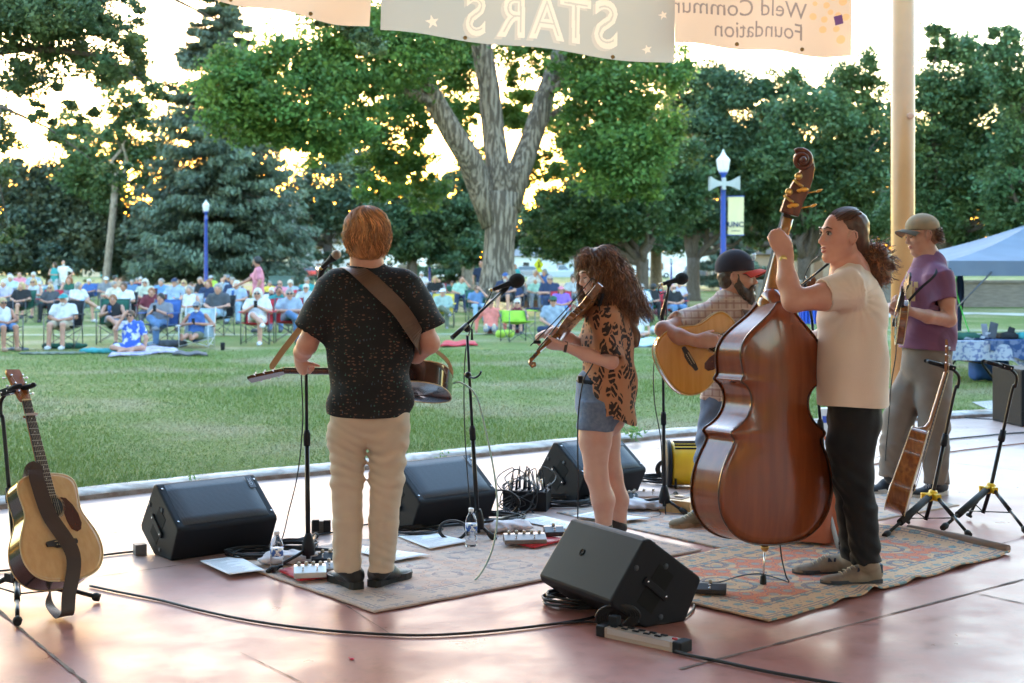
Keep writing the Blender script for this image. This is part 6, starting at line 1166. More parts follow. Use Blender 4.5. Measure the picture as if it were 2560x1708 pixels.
S.ell(cl(2347,697,-.165), (.092,.092,.092), None, .04); S.cone(cl(2346,688,-.17), cl(2360,752,-.21), .088, .084, .035, None, 2); S.cone(cl(2303,694,.17), cl(2280,755,.18), .075, .072, .035, None, 2); S.cone(cl(2358,745,-.205), cl(2362,757,-.21), .066, .068, .003, None, 2, True)
zE = cl(0,872)[2]; shE = cuthem(S, .007, PUR, E_, ncloth(6.1,.0055,18,20,13), lambda v: (zE-.012*(v[:,0]-cl(2318,0)[0])/.2)*(v[:,2] < zE+.14)-(v[:,2] > zE+.14)*9)
mb = MB(); pr = mat('shirt_print', (.50,.38,.22), r=.9)
for a, b, c, d in ((2272,725,9,24),(2281,735,5,20),(2262,715,4,10),(2287,712,6,8),(2270,760,6,10),(2259,745,3,20)):
    p0 = cl(a,b,-.135-.0*a); mb.box(p0+V(0,-.012+ (a-2272)*-.0008,0), (c/F*Y*.9,.004,d/F*Y*.9), 0, yawM((0,0,0),-.75)[:3,:3], .003)
mb.build('chest_print', pr, shE)
TRG = cloth('trousers_grey_brown', (.155,.125,.105), (.19,.155,.13), 7); S = SDF(); S.cone(cl(2318,865), cl(2316,915), .16, .165, .05, (V(0,1,0),1.05))
for c, d, rs in (([(2300,930),(2262,1000),(2245,1050),(2235,1110),(2226,1192)], [.08,.06,.02,.0,.0], [.125,.115,.098,.088,.078]), ([(2335,930),(2335,1000),(2335,1060),(2338,1120),(2341,1208)], [-.08,-.10,-.12,-.12,-.12], [.12,.112,.098,.088,.078])):
    pts = [cl(c[i][0],c[i][1],d[i]) for i in range(5)]
    for i in range(4): S.cone(pts[i], pts[i+1], rs[i], rs[i+1], .03, None, 2 if i == 3 else False)
sdf_obj('trousers', S, .007, TRG, E_, lambda X,Yy,Z: .005*np.sin(Z*48+7*np.sin(X*12+Z*3+1)+5*np.sin(Yy*13))*(.3+.7*np.sin(X*19+Z*6)**2)*(.5+np.exp(-((Z-.42)/.13)**2)+np.exp(-((Z-.1)/.08)**2)))
SNB = mat('sneaker_black', (.02,.02,.024), r=.8, bump=.3, bs=200); WSO = mat('sole_white', (.55,.50,.47), r=.7)
h1 = G(2246,1226,.001); shoe(E_, h1, h1+V(-.80,-.55,0)*.31, SNB, WSO, .052, .06, cl(2226,1186,0), .03, .05); h2 = G(2366,1236,.001); o = shoe(E_, h2, h2+V(-.88,-.42,0)*.31, SNB, WSO, .052, .06, cl(2341,1200,-.12), .03, .05)
Mt = frame(h2+V(-.12,-.095,.062), nrm(V(.88,.42,0)), V(0,0,1), nrm(V(.42,-.88,0))); v, f = text_mesh('HOKA', .045, Mt, False, .001, .001); mesh_obj('lettering', v, f, mat('thread_white', (0,0,0)), smooth=False, parent=o)
# mandolin
tl_, hd_ = cl(2234,834,-.20), P(2260,704,8.42); y = nrm(hd_-tl_); x, y, z = axes(y, V(-.93,-.05,.25)); MM = frame(tl_+V(.01,0,0), x, y, z)
MO = [(0,0),(.004,.05),(.02,.09),(.05,.118),(.09,.13),(.13,.126),(.18,.105),(.22,.085),(.26,.08),(.29,.072),(.315,.045),(.325,.02),(.33,0)]; mo = smooth_ol(MO, n=2); tm = thing('mandolin', 'dark sunburst mandolin with cream binding held by the man in the purple tee', 'mandolin', tl_)
mb = MB(MM); rib(mb, mo, -.045, -.001, 0); plate(mb, MM, mo, -.045, .014, .002, 0, .003, -1); mb.build('back_and_sides', VIOLW, tm); mb = MB(MM); plate(mb, MM, mo, 0, .012, .002, 0, .003); mb.build('top_plate', wood('mando_top', (.10,.03,.012), (.35,.14,.03), .15), tm)
mb = MB(MM); edging(mb, mo, 0, .003, 0, .002); edging(mb, mo, -.046, .003, 0, .002); mb.build('binding', BIND, tm)
mb = MB(MM); mb.tube([(0,.28,-.02),(0,.34,-.004),(0,.50,0)], [.02,.014,.012], 10); mb.build('neck', DARKW, tm); mb = MB(MM); mb.box((0,.40,.014), (.016,.12,.004)); mb.build('fingerboard', DARKW, tm)
mb = MB(MM); mb.prism([(-.017,0),(-.036,.03),(-.034,.10),(-.045,.13),(-.01,.14),(.01,.125),(.045,.13),(.034,.10),(.036,.03),(.017,0)], (V(0,.505,-.006), V(1,0,0), V(0,.98,-.17), V(0,0,.012))); hs = mb.build('headstock', DARKW, tm)
mb = MB(MM)
for i in range(4):
    for sg in (-1,1): mb.tube([(sg*.03,.535+i*.024,-.004),(sg*.052,.535+i*.024,-.004)], .002, 5); mb.ell((sg*.058,.535+i*.024,-.004), (.007,.006,.004), 8)
mb.build('tuning_peg', BIND, hs); mb = MB(MM); mb.box((0,.13,.024), (.032,.003,.008)); mb.build('bridge', DARKW, tm); mb = MB(MM); [mb.tube([((i-3.5)*.006,.02,.02),((i-3.5)*.005,.13,.032),((i-3.5)*.003,.505,.016)], .0005, 4) for i in range(8)]; mb.build('string', CHR, tm)
strap('instrument_strap', [cl(2332,650,-.02), cl(2342,668,-.19), cl(2335,690,-.275), cl(2300,722,-.295), cl(2268,756,-.30)], [V(0,-.2,1),V(0,-1,.5),V(0,-1,0),V(-.5,-1,0),V(-.5,-1,0)], .008, BLK, None, cl(2305,700,-.2), 'narrow black strap running from the purple tee shoulder to the mandolin', 'instrument strap')
cable('instrument_cable', 'black cable hanging from the mandolin past the grey brown trousers', [cl(2236,838,-.2), cl(2240,880,-.22), cl(2228,960,-.2), cl(2222,1040,-.2), cl(2215,1120,-.2), G(2205,1215), G(2150,1190)], .004, z=False)
# ------------------------------------------------------------------ rugs and small gear on the stage
def rug_mat(name, field, accents, border, fade=.5, W=2.0, H=1.3):
    M = mat(name, field, r=.95, bump=.4, bs=500); N, L, b = nodes(M); tc = N.new('ShaderNodeTexCoord'); sp = N.new('ShaderNodeSeparateXYZ'); L.new(tc.outputs['Object'], sp.inputs[0])
    def m(op, a, b_=None, c=None):
        n = N.new('ShaderNodeMath'); n.operation = op
        for i, v in enumerate((a, b_, c)):
            if v is None: continue
            if isinstance(v, (int,float)): n.inputs[i].default_value = v
            else: L.new(v, n.inputs[i])
        return n.outputs[0]
    def tex(kind, scale, vec=None, **k):
        n = N.new(kind); n.inputs['Scale'].default_value = scale; L.new(vec or tc.outputs['Object'], n.inputs['Vector'])
        for a, v in k.items(): n.inputs[a].default_value = v
        return n
    cur = N.new('ShaderNodeRGB'); cur.outputs[0].default_value = (*field,1); cur = cur.outputs[0]
    def mix(fac, col):
        nonlocal cur
        x = N.new('ShaderNodeMix'); x.data_type = 'RGBA'; L.new(fac, x.inputs[0]); L.new(cur, x.inputs[6])
        if isinstance(col, tuple): x.inputs[7].default_value = (*col,1)
        else: L.new(col, x.inputs[7])
        cur = x.outputs[2]
    # symmetric coordinates give medallion like repeats
    ax = m('ABSOLUTE', sp.outputs[0]); ay = m('ABSOLUTE', sp.outputs[1]); cb = N.new('ShaderNodeCombineXYZ'); L.new(ax, cb.inputs[0]); L.new(ay, cb.inputs[1])
    d = m('MINIMUM', m('SUBTRACT', W/2, ax), m('SUBTRACT', H/2, ay))      # distance from the edge
    wear = tex('ShaderNodeTexNoise', 7, Detail=8, Roughness=.75).outputs[0]; wf = m('MULTIPLY', m('GREATER_THAN', wear, fade), .9)
    big = tex('ShaderNodeTexVoronoi', 3.2, cb.outputs[0], Randomness=.25); med = tex('ShaderNodeTexVoronoi', 11, cb.outputs[0], Randomness=.15); sm = tex('ShaderNodeTexVoronoi', 34, cb.outputs[0], Randomness=.3)
    mix(m('MULTIPLY', m('GREATER_THAN', big.outputs[0], .42), .8), accents[0]); ring = m('MULTIPLY', m('LESS_THAN', m('ABSOLUTE', m('SUBTRACT', big.outputs[0], .30)), .035), .9); mix(ring, accents[2])
    mix(m('MULTIPLY', m('LESS_THAN', med.outputs[0], .26), .75), accents[1]); mix(m('MULTIPLY', m('LESS_THAN', m('ABSOLUTE', m('SUBTRACT', med.outputs[0], .36)), .03), .7), accents[2]); mix(m('MULTIPLY', m('LESS_THAN', sm.outputs[0], .2), .5), accents[3])
    inb = m('LESS_THAN', d, .20); mix(inb, border); mix(m('MULTIPLY', inb, m('LESS_THAN', med.outputs[0], .25)), accents[1]); mix(m('MULTIPLY', inb, m('MULTIPLY', m('LESS_THAN', sm.outputs[0], .22), .7)), accents[2])
    for dd in (.03,.055,.175,.20): mix(m('MULTIPLY', m('LESS_THAN', m('ABSOLUTE', m('SUBTRACT', d, dd)), .005), .8), accents[2])
    mix(m('MULTIPLY', wf, .75), field); fine = tex('ShaderNodeTexNoise', 160, Detail=3).outputs[0]; mix(m('MULTIPLY', m('GREATER_THAN', fine, .56), .35), field)
    L.new(cur, b.inputs['Base Color']); return M
def rug(label, c, a, W, H, m, wave=(), z=.010, amp=.004):
    a = nrm(V(a[0],a[1],0)); ang = math.atan2(a[1], a[0]); nu, nv = 70, 46; mb = MB()
    def fn(u, v):
        x, y = (u-.5)*W, (v-.5)*H; zz = 0
        for (wx, wy, sx, sy, h) in wave: zz += h*math.exp(-((x-wx)/sx)**2-((y-wy)/sy)**2)
        e = .004*math.sin(x*21+y*3)+.003*math.sin(y*33); return V(x+e*.6, y+e*(1 if abs(v-.5) > .49 else .4), max(0,zz)+amp*.3*(1+math.sin(x*8+y*5)))
    mb.grid(fn, nu, nv, 0, True, .007); o = mb.build('rug', m); o.location = (c[0],c[1],z); o.rotation_euler = (0,0,ang); return meta(o, label, 'rug', 'patterned rugs on the stage')
a = V(.774,.633,0); bb = V(-.633,.774,0); A0 = V(-.605,6.016,0); rug('faded cream and grey rug under the man in khaki trousers', A0+a*1.05+bb*.70, a, 2.1, 1.4, rug_mat('rug_cream', (.60,.45,.37), [(.56,.36,.28),(.36,.32,.32),(.24,.21,.24),(.56,.32,.23)], (.60,.46,.38), .50, 2.1, 1.4))
a = V(.786,.618,0); bb = V(.618,-.786,0); A0 = V(.276,8.49,0); rug('worn cream and rust rug under the bearded guitarist', A0+a*1.1+bb*.70, a, 2.2, 1.4, rug_mat('rug_rust', (.58,.43,.34), [(.48,.24,.15),(.24,.28,.29),(.22,.22,.26),(.50,.20,.12)], (.50,.37,.28), .52, 2.2, 1.4), z=.006)
a = V(.74,.673,0); bb = V(-.673,.74,0); A0 = V(1.11,5.87,0); rug('red teal and gold rug with wavy rolled edge under the upright bass', A0+a*1.03+bb*.54, a, 2.1, 1.10, rug_mat('rug_red', (.62,.38,.22), [(.62,.13,.07),(.17,.29,.30),(.14,.14,.18),(.64,.40,.16)], (.58,.38,.24), .60, 2.1, 1.1),
    [(-.25,-.55,.05,.10,.028),(-.5,-.55,.08,.07,.014),(.12,-.55,.06,.08,.016),(1.05,.1,.09,.5,.045),(.55,-.55,.1,.06,.012)], z=.014)
mb = MB(); e0, e1 = A0+a*2.07+V(0,0,.03), A0+a*2.10+bb*.62+V(0,0,.04); mb.tube([e0,(e0+e1)/2,e1], [.022,.034,.03], 10); o = mb.build('rug_roll', mat('rug_backing', (.24,.18,.15), r=.95)); meta(o, 'grey brown rolled up end of the red patterned rug', 'rug roll')
INK = mat('ink_grey', (.35,.35,.38), r=.8)
def paper(label, pts):
    p = [G(*q) for q in pts]; t = None; vs = []; 
    def fn(u, v): b_ = (p[0]*(1-u)+p[1]*u)*(1-v)+(p[3]*(1-u)+p[2]*u)*v; return b_+V(0,0,.028+.006*abs(math.sin(3*u+4*v)) if False else .021+.004*(u*(1-u)+v*v))
    mb = MB(); mb.grid(fn, 8, 8, thick=.0012); o = mb.build('paper_sheet', WHT, base=p[0]); meta(o, label, 'paper', 'white song sheets on the floor')
    mb = MB(); rs = np.random.default_rng(len(label))
    for i in range(16):
        v = .1+.052*i
        w = rs.uniform(.25,.85); mb.quad(*[fn(x, y)+V(0,0,.0015) for x, y in ((.08,v),(.08+.84*w,v),(.08+.84*w,v+.012),(.08,v+.012))])
    mb.build('printed_lines', INK, o)
paper('white sheet lying beside the left floor monitor', [(499,1412),(597,1400),(663,1438),(574,1449)]); paper('white sheet between the khaki trousers and the water bottle', [(994,1349),(1075,1339),(1178,1364),(1075,1383)]); paper('white sheet right behind the black boots', [(902,1391),(906,1374),(1075,1398),(987,1414)])
paper('white sheet behind the pedals left of the fiddler', [(1293,1310),(1362,1299),(1432,1318),(1415,1334)]); paper('white sheet under the feet of the fiddler', [(1429,1299),(1486,1287),(1627,1305),(1557,1313)])
PET = mat('clear_plastic', (.93,.95,.97), r=.05, tr=1, spec=.5); PET.node_tree.nodes['Principled BSDF'].inputs['IOR'].default_value = 1.2; LBL = mat('label_blue', (.03,.12,.42), r=.4, c2=(.75,.78,.8), ns=45, thr=(.5,.52)); CAPW = mat('cap_white', (.75,.77,.8), r=.4)
def bottle(label, px, py):
    c = G(px, py, .012); t = thing('water_bottle', label, 'bottle', c, 'clear water bottles on the stage'); mb = MB(); prof = [(.002,.001),(.028,.002),(.032,.012)]+[(.0315+.0012*math.cos(i*1.9), .02+.0075*i) for i in range(8)]+[(.032,.085),(.032,.125),(.031,.14),(.026,.160),(.016,.178),(.0125,.186),(.0125,.196)]
    mb.lathe(prof, c, n=24); mb.build('body', PET, t); mb = MB(); mb.lathe([(.0326,.086),(.0326,.124)], c, n=24); mb.build('label_band', LBL, t); mb = MB(); mb.lathe([(.0145,.190),(.0148,.206),(.012,.208)], c, n=18); mb.build('bottle_cap', CAPW, t)
bottle('water bottle with blue label left of the khaki trousers', 692, 1432); bottle('water bottle with blue label at the foot of the middle microphone stand', 1178, 1366)
TOW = mat('towel_white', (.62,.58,.60), r=1, bump=.6, bs=120)
def towel(label, px, py, L, w, h, yaw):
    c = G(px,py,.02); S = SDF(); d = V(math.cos(yaw),math.sin(yaw),0); e = V(-d[1],d[0],0)
    S.cone(c-d*L*.4+V(0,0,h*.4), c+d*L*.4+V(0,0,h*.3), w*.5, w*.42, .02, (V(0,0,1),h/w)); S.cone(c-d*L*.2+e*w*.2+V(0,0,h*.5), c+d*L*.3-e*w*.2+V(0,0,h*.55), w*.3, w*.25, .03, (V(0,0,1),h/w)); S.plane(c-V(0,0,.005), V(0,0,-1))
    v, f = S.mesh(.007, ncloth(px, .006, 40, 50, 60), 1); o = mesh_obj('towel', v, f, TOW, None, True, base=c); meta(o, label, 'towel', 'crumpled white towels')
towel('crumpled white towel beside the pedals left of the black boots', 728, 1405, .26, .12, .06, .3); towel('crumpled white towel behind the brown pedal', 1262, 1325, .28, .13, .06, .2); towel('folded white towel under the right microphone stand', 1620, 1268, .34, .18, .05, .1)
SIL = mat('pedal_silver', (.52,.52,.50), r=.35, m=.4); PBR = mat('pedal_brown', (.20,.16,.14), r=.35, m=.5)
def pedal(par, c, yaw, w, d, h, m, knobs=3, sw=2, slope=.012, label=None, group=None):
    M = yawM(c, yaw); t = thing('effect_pedal', label, 'effect pedal', c, group or 'guitar effect pedals'); mb = MB(M); mb.prism([(-d/2,0),(d/2,0),(d/2,h+slope),(d*.15,h+slope*.9),(-d/2,h*.7)], (V(-w/2,0,0), V(0,1,0), V(0,0,1), V(w,0,0))); o = mb.build('case', m, t); bv = o.modifiers.new('b','BEVEL'); bv.width = .003; bv.segments = 2
    mb = MB(M); [mb.lathe([(.009,0),(.0085,.014),(.006,.016)], ((i-(knobs-1)/2)*w/(knobs+.5), d*.30, h+slope), n=12) for i in range(knobs)]; mb.build('knob', mat('knob_ivory', (.45,.38,.30), r=.4), t)
    mb = MB(M); [mb.lathe([(.008,0),(.008,.004),(.004,.005),(.004,.014),(.0055,.016),(.0055,.02)], ((i-(sw-1)/2)*w/(sw+.3), -d*.22, h*.8), n=12) for i in range(sw)]; mb.build('foot_switch', CHR, t); return t
def tray(label, p, m): 
    q = [G(*a,.022) for a in p]; mb = MB(); mb.grid(lambda u, v: (q[0]*(1-u)+q[1]*u)*(1-v)+(q[3]*(1-u)+q[2]*u)*v+V(0,0,.008), 2, 2, thick=.010); o = mb.build('pedal_tray', m, base=q[0]); meta(o, label, 'tray'); 
tray('red tray under the silver pedal left of the black boots', [(698,1428),(760,1412),(838,1440),(750,1452)], RED); tray('red tray under the brown pedal near the foreground monitor', [(1262,1354),(1330,1336),(1412,1350),(1335,1370)], RED)
c = G(775,1440,.03); pedal(None, c, .18, .155, .10, .036, SIL, 4, 2, label='silver four knob pedal on the red tray left of the boots'); pedal(None, G(823,1428,.03), .18, .05, .09, .03, mat('pedal_grey',(.25,.25,.26),r=.4), 1, 1, label='narrow grey pedal against the khaki trouser leg'); pedal(None, G(806,1404,.02), .15, .14, .08, .03, BLK, 3, 1, label='black pedal behind the silver pedal')
pedal(None, G(1312,1356,.03), .12, .23, .10, .032, PBR, 5, 2, label='brown five knob pedal on the red tray beside the foreground monitor'); pedal(None, G(1385,1338,.03), .12, .11, .09, .035, mat('pedal_dark',(.03,.02,.025),r=.35), 1, 1, label='small black pedal at the end of the brown pedal'); 
pedal(None, G(1775,1482,.02), -.2, .15, .07, .03, mat('case_dark_brown',(.035,.025,.022),r=.5), 1, 1, label='dark stomp box between the foreground monitor and the bass endpin'); pedal(None, G(1575,1258,.01), .1, .10, .10, .05, BLK, 3, 2, label='black pedal right of the bare legs'); pedal(None, G(1612,1246,.01), .1, .22, .10, .03, mat('board_tan',(.45,.30,.24),r=.6), 3, 2, label='pinkish tan pedalboard behind the folded towel')
def case(name, label, c, yaw, h, m, cat, extra=None, bev=.008):
    t = thing(name, label, cat, c); M = yawM(c, yaw); mb = MB(M); mb.box((0,0,h[2]), h, 0, bev=bev); mb.build('case', m, t)
    if extra: extra(M, t)
    return t
def rack_extra(M, t):
    mb = MB(M)
    for s in (-1,1): mb.tube([(s*.135,-.07,.12),(s*.135,-.07,.155),(s*.135,.07,.155),(s*.135,.07,.12)], .005, 6)
    mb.build('handle', BLKM, t); mb = MB(M); mb.box((0,0,.122), (.12,.075,.003)); mb.build('connector_panel', mat('panel_steel',(.2,.2,.22),r=.4,m=.7), t); rs = np.random.default_rng(4); mb = MB(M); m2 = MB(M); m3 = MB(M)
    for i in range(6):
        for j in range(3):
            x, y = -.10+.04*i, -.05+.05*j; m3.lathe([(.010,0),(.010,.006)], (x,y,.124), n=12)
            if (i+j)%3 != 2: lx, ly = rs.uniform(-.01,.01), rs.uniform(-.01,.01); mb.tube([(x,y,.128),(x+lx,y+ly,.19)], .008, 8, (i+j)%2); m2.tube(bez([(x+lx,y+ly,.188),(x+lx*2,y+ly*2,.235+.03*rs.random()),(x+rs.uniform(-.1,.1),y+rs.uniform(-.1,.1),.20),(x+rs.uniform(-.14,.14),y-.12,.15),(x+rs.uniform(-.2,.2),-.16,.05),(x+rs.uniform(-.28,.1),-.2-rs.random()*.1,-.005+.012*rs.random())], 5), .0035, 5)
    mb.build('plug', [mat('nickel',(0,0,0)), BLK], t); m2.build('patch_cable', CABLE, t); m3.build('socket', BLK, t)
case('stage_box', 'black stage box bristling with plugs behind the middle floor monitor', G(1318,1272), -.22, (.14,.085,.06), BLK, 'stage box', rack_extra, .003)
def strip_extra(M, t):
    mb = MB(M); mb.box((0,-.033,.030), (.155,.004,.012)); mb.build('aluminium_edge', mat('aluminium',(.55,.52,.50),r=.3,m=.9), t); mb = MB(M)
    for i in range(5):
        for j in (-1,1): mb.box((-.14+.055*i+(.012 if j>0 else 0), j*.014+.004, .0455), (.014,.007,.002), 0)
    mb.build('outlet', BLK, t); mb = MB(M); mb.box((.155,.0,.046), (.010,.007,.003), bev=.001); mb.build('switch', mat('switch_red',(.6,.02,.02),r=.4), t)
    for s in (-1,1): mb = MB(M); mb.box((s*.190,0,.022), (.022,.040,.024), bev=.008); mb.build('end_cap', BLK, t)
    mb = MB(M); mb.box((-.15,.01,.065), (.02,.018,.02), bev=.004); mb.build('plug', BLK, t)
ps_c = (G(1545,1594)+G(1672,1622))/2; dd = G(1672,1622)-G(1545,1594); case('power_strip', 'silver power strip with a red switch in front of the foreground monitor', ps_c, math.atan2(dd[1],dd[0]), (.175,.036,.021), mat('strip_tan',(.42,.34,.28),r=.4), 'power strip', strip_extra, .004)
def plugs(M, t):
    mb = MB(M); mb.box((-.03,-.035,.05), (.02,.014,.032), bev=.003); mb.box((.035,-.035,.045), (.02,.014,.034), bev=.003); mb.build('adapter', BLK, t)
case('power_box', 'grey outlet box with two black adapters beside the khaki trousers', G(803,1332), .1, (.055,.02,.035), mat('box_grey',(.12,.12,.13),r=.5), 'power box', plugs, .003); case('power_box', 'small grey outlet box at the left end of the left floor monitor', G(350,1386), .5, (.03,.03,.028), MATS['box_grey'], 'power box', None, .003)
def fan():
    c = G(1705,1216); t = thing('blower_fan', 'yellow drum fan with black slotted grille behind the bearded man', 'fan', c); z = .15; mb = MB(); mb.lathe([(.135,0),(.15,.01),(.15,.20),(.135,.21)], c+V(-.08,0,z+.01), (1,0,0), 32); mb.build('housing', YEL, t)
    mb = MB(); mb.lathe([(.155,0),(.165,.01),(.165,.03),(.12,.034)], c+V(-.115,0,z+.01), (1,0,0), 32); mb.build('side_ring', BLK, t); mb = MB()
    for i in range(7): a = math.radians(50+i*13); mb.box(c+V(.03,-.153*math.cos(a),z+.01+.153*math.sin(a)), (.09,.004,.006), 0)
    mb.build('grille', BLK, t); mb = MB()
    for s in (-.06,.1): mb.tube([c+V(s,-.13,.004), c+V(s,-.12,.07), c+V(s,.1,.07), c+V(s,.13,.004)], .009, 6)
    mb.build('foot_frame', BLKM, t)
fan()
def woodbox(M, t):
    mb = MB(M); mb.box((-.03,.01,.084), (.06,.05,.004)); mb.build('tray_insert', mat('insert_brown',(.16,.07,.03),r=.6), t); mb = MB(M); mb.lathe([(.032,0),(.034,.012),(.02,.016)], (-.112,-.01,.045), (-1,0,0), 16); mb.build('knob', BLK, t); mb = MB(M); mb.box((-.02,.02,.092), (.03,.012,.006)); mb.build('metal_clip', CHR, t)
case('wooden_case', 'pale wooden open box with black knob beside the bearded mans shoe', G(1702,1280), -.62, (.11,.085,.042), wood('pine_case',(.60,.37,.16),(.52,.30,.12),.5,.1), 'wooden box', woodbox, .004)
# stool draped with terracotta cloth behind the bass
def stool():
    c = G(2030,1345); t = thing('stool', 'folding stool draped with terracotta cloth half hidden behind the bass', 'stool', c); TC = cloth('cloth_terracotta', (.42,.125,.065), (.36,.10,.05), 5); mb = MB(); n = 72
    def fn(u, v):
        a = u*2*math.pi; r = .13+.14*v+.028*math.sin(a*7+.6)*v+.016*math.sin(a*13+2)*v; zb = .03+.05*max(0,math.sin(a*2+.9)); return c+V(r*math.cos(a)*1.25, r*math.sin(a), .42-(.42-zb)*v**1.1)
    mb.grid(fn, n, 14); mb.lathe([(.001,.42),(.13,.421)], c*V(1,1,0), n=24) if False else None
    mb.add([fn(i/n, 0) for i in range(n)], [list(range(n))], 0); mb.build('drape', TC, t)
    mb = MB(); W_ = V(.18,-.1,0); mb.tube([c+V(.05,.1,.40), G(2098,1379)], .013, 6); mb.tube([c+V(.05,-.1,.40), c+V(-.2,-.12,.01)], .013, 6); mb.tube([c+V(-.05,.1,.40), c+V(-.2,.15,.01)], .013, 6); mb.tube([c+V(.12,.1,.40), c+V(.32,.18,.01)], .013, 6); mb.build('leg', mat('stool_grey',(.42,.45,.50),r=.5), t)
stool()
def jug(M, t): mb = MB(M); mb.box((0,-.042,.18), (.03,.002,.03)); mb.build('label_patch', mat('patch_blue',(.03,.08,.4),r=.5), t); mb = MB(M); mb.lathe([(.05,-.03),(.052,-.0)], (0,0,.03), n=16); mb.build('base_ring', mat('ring_orange',(.6,.12,.03),r=.5), t)
case('water_jug', 'tall white plastic jug with orange base seen between bass and black jeans', G(2062,1098), 0, (.045,.04,.14), mat('jug_white',(.62,.60,.58),r=.5), 'jug', jug, .02)
# loudspeaker cabinet at the right edge
def pa():
    c = G(2620,1058); t = thing('speaker_cabinet', 'large dark loudspeaker cabinet standing at the right edge of the stage', 'loudspeaker', c); M = yawM(c, .12); m = mat('cabinet_grey', (.010,.011,.014), r=.6, spec=.15, bump=.2, bs=150); mb = MB(M); mb.box((0,0,.275), (.43,.3,.275), 0, bev=.02); mb.build('case', m, t); mb = MB(M)
    for z in (.30,.22): mb.box((-.2,-.302,z), (.12,.004,.022), 0, bev=.004)
    mb.build('handle_recess', mat('recess_black',(0,0,0)), t); mb = MB(M); mb.box((0,-.301,.15), (.43,.003,.003)); mb.build('seam', BLK, t)
pa()
# cables
gg = lambda L_: [G(*q, .006) for q in L_]
cable('stage_cable', 'long black cable sweeping across the front floor below the boots', gg([(225,1466),(300,1482),(400,1502),(500,1527),(620,1552),(760,1572),(900,1584),(1050,1590),(1200,1582),(1350,1566),(1450,1552),(1500,1540)]), .006)
cable('stage_cable', 'black cable running behind the left guitar to the outlet box', gg([(-40,1433),(120,1416),(240,1392),(335,1380)]), .006); cable('stage_cable', 'black cable leaving the power strip towards the lower right', gg([(1676,1624),(1720,1640),(1800,1656),(1900,1678),(2020,1700),(2150,1722)]), .007)
cable('stage_cable', 'cable looping round the right side of the foreground monitor', gg([(1720,1470),(1735,1505),(1728,1530),(1690,1552),(1600,1564),(1480,1556),(1400,1560)]), .005); cable('stage_cable', 'cable on the pale floor behind the guitar stands', gg([(2366,1100),(2440,1093),(2540,1084),(2680,1078)]), .008); cable('stage_cable', 'cable along the kerb behind the guitar stands', [q+V(0,0,.0) for q in gg([(2350,1036),(2430,1046),(2520,1050),(2640,1052)])], .006)
cable('stage_cable', 'reddish brown cord on the pale floor at the right', gg([(2170,1165),(2260,1150),(2368,1132),(2480,1118),(2600,1105)]), .006, mat('cord_brown', (.22,.08,.05), r=.6)); cable('stage_cable', 'cable from the brown pedal passing under the foreground monitor', gg([(1405,1328),(1440,1330),(1470,1340),(1500,1360)]), .004)
cable('stage_cable', 'pair of cables reaching behind the khaki trousers', gg([(650,1385),(700,1362),(760,1345),(840,1330),(920,1312),(1000,1318),(1040,1330)]), .005); cable('stage_cable', 'cable lying right of the bare legs', gg([(1555,1290),(1600,1296),(1650,1288),(1640,1262),(1655,1235)]), .004); cable('stage_cable', 'cable hanging behind the seat of the black jeans', gg([(2110,1215),(2160,1212),(2210,1216),(2260,1210)]), .006)
for q in [('flat coil of black cable beside the water bottle on the left', 635, 1394, .13, 6), ('coil of cable in front of the middle floor monitor', 1035, 1338, .14, 5), ('large coil of black cable left of the stage box', 1235, 1305, .17, 6), ('coil of cable in front of the third floor monitor', 1410, 1262, .17, 7), ('coil of cable tucked under the back of the foreground monitor', 1440, 1512, .14, 8), ('tangle of cable by the yellow fan', 1650, 1205, .15, 6), ('tangle of cable beside the left microphone stand', 735, 1372, .12, 5), ('coil of cable under the terracotta cloth', 2120, 1335, .09, 5)]: coil('cable_coil', q[0], G(q[1],q[2]), q[3], q[4], .005)
def loops(label, c, r, n, d):
    pts = []; d = nrm(d)
    for i in range(n*16): a = i/16*2*math.pi; pts.append(c+d*math.cos(a)*r*1.35+V(0,0,1)*(math.sin(a)*r+r)+np.cross(d,V(0,0,1))*.012*math.sin(i*.4)+d*.01*(i//16))
    cable('cable_coil', label, pts, .0055, n=3)
loops('upright coil of black cable leaning against the foreground monitor', G(1530,1572,.01), .05, 6, V(1,.1,0)); loops('cable loop standing beside the middle water bottle', G(1130,1350,.01), .055, 2, V(1,0,0)); loops('cable loops standing behind the yellow fan', G(1670,1195,.01), .07, 4, V(1,.3,0)); loops('cable loops left of the stage box', G(1250,1290,.01), .08, 3, V(1,-.3,0))
# weeds in the kerb joint
LW = mat('weed_green', (.10,.22,.05), r=.6, transl=.3)
for px, py, s in ((1108,1150,.07),(1575,1100,.12),(1590,1098,.1),(484,1208,.06)):
    c = G(px,py,.03); C = c+rng.standard_normal((26,3))*V(s*.5,.02,s*.35)+V(0,0,s*.5); o = leafmesh('weed', C, s*.6, LM['bright'], None, np.ones((26,3))*1.3, .3); meta(o, 'small green weed growing in the kerb joint', 'weed', 'weeds along the kerb')
mb = MB(); mb.ell(G(880,1647,.004), (.010,.007,.004), 8); mb.tube([G(872,1644,.004), G(880,1647,.004)], .002, 5); o = mb.build('petal', mat('petal_pink',(.7,.06,.12),r=.6)); meta(o, 'tiny pink petal lying on the front floor', 'petal')
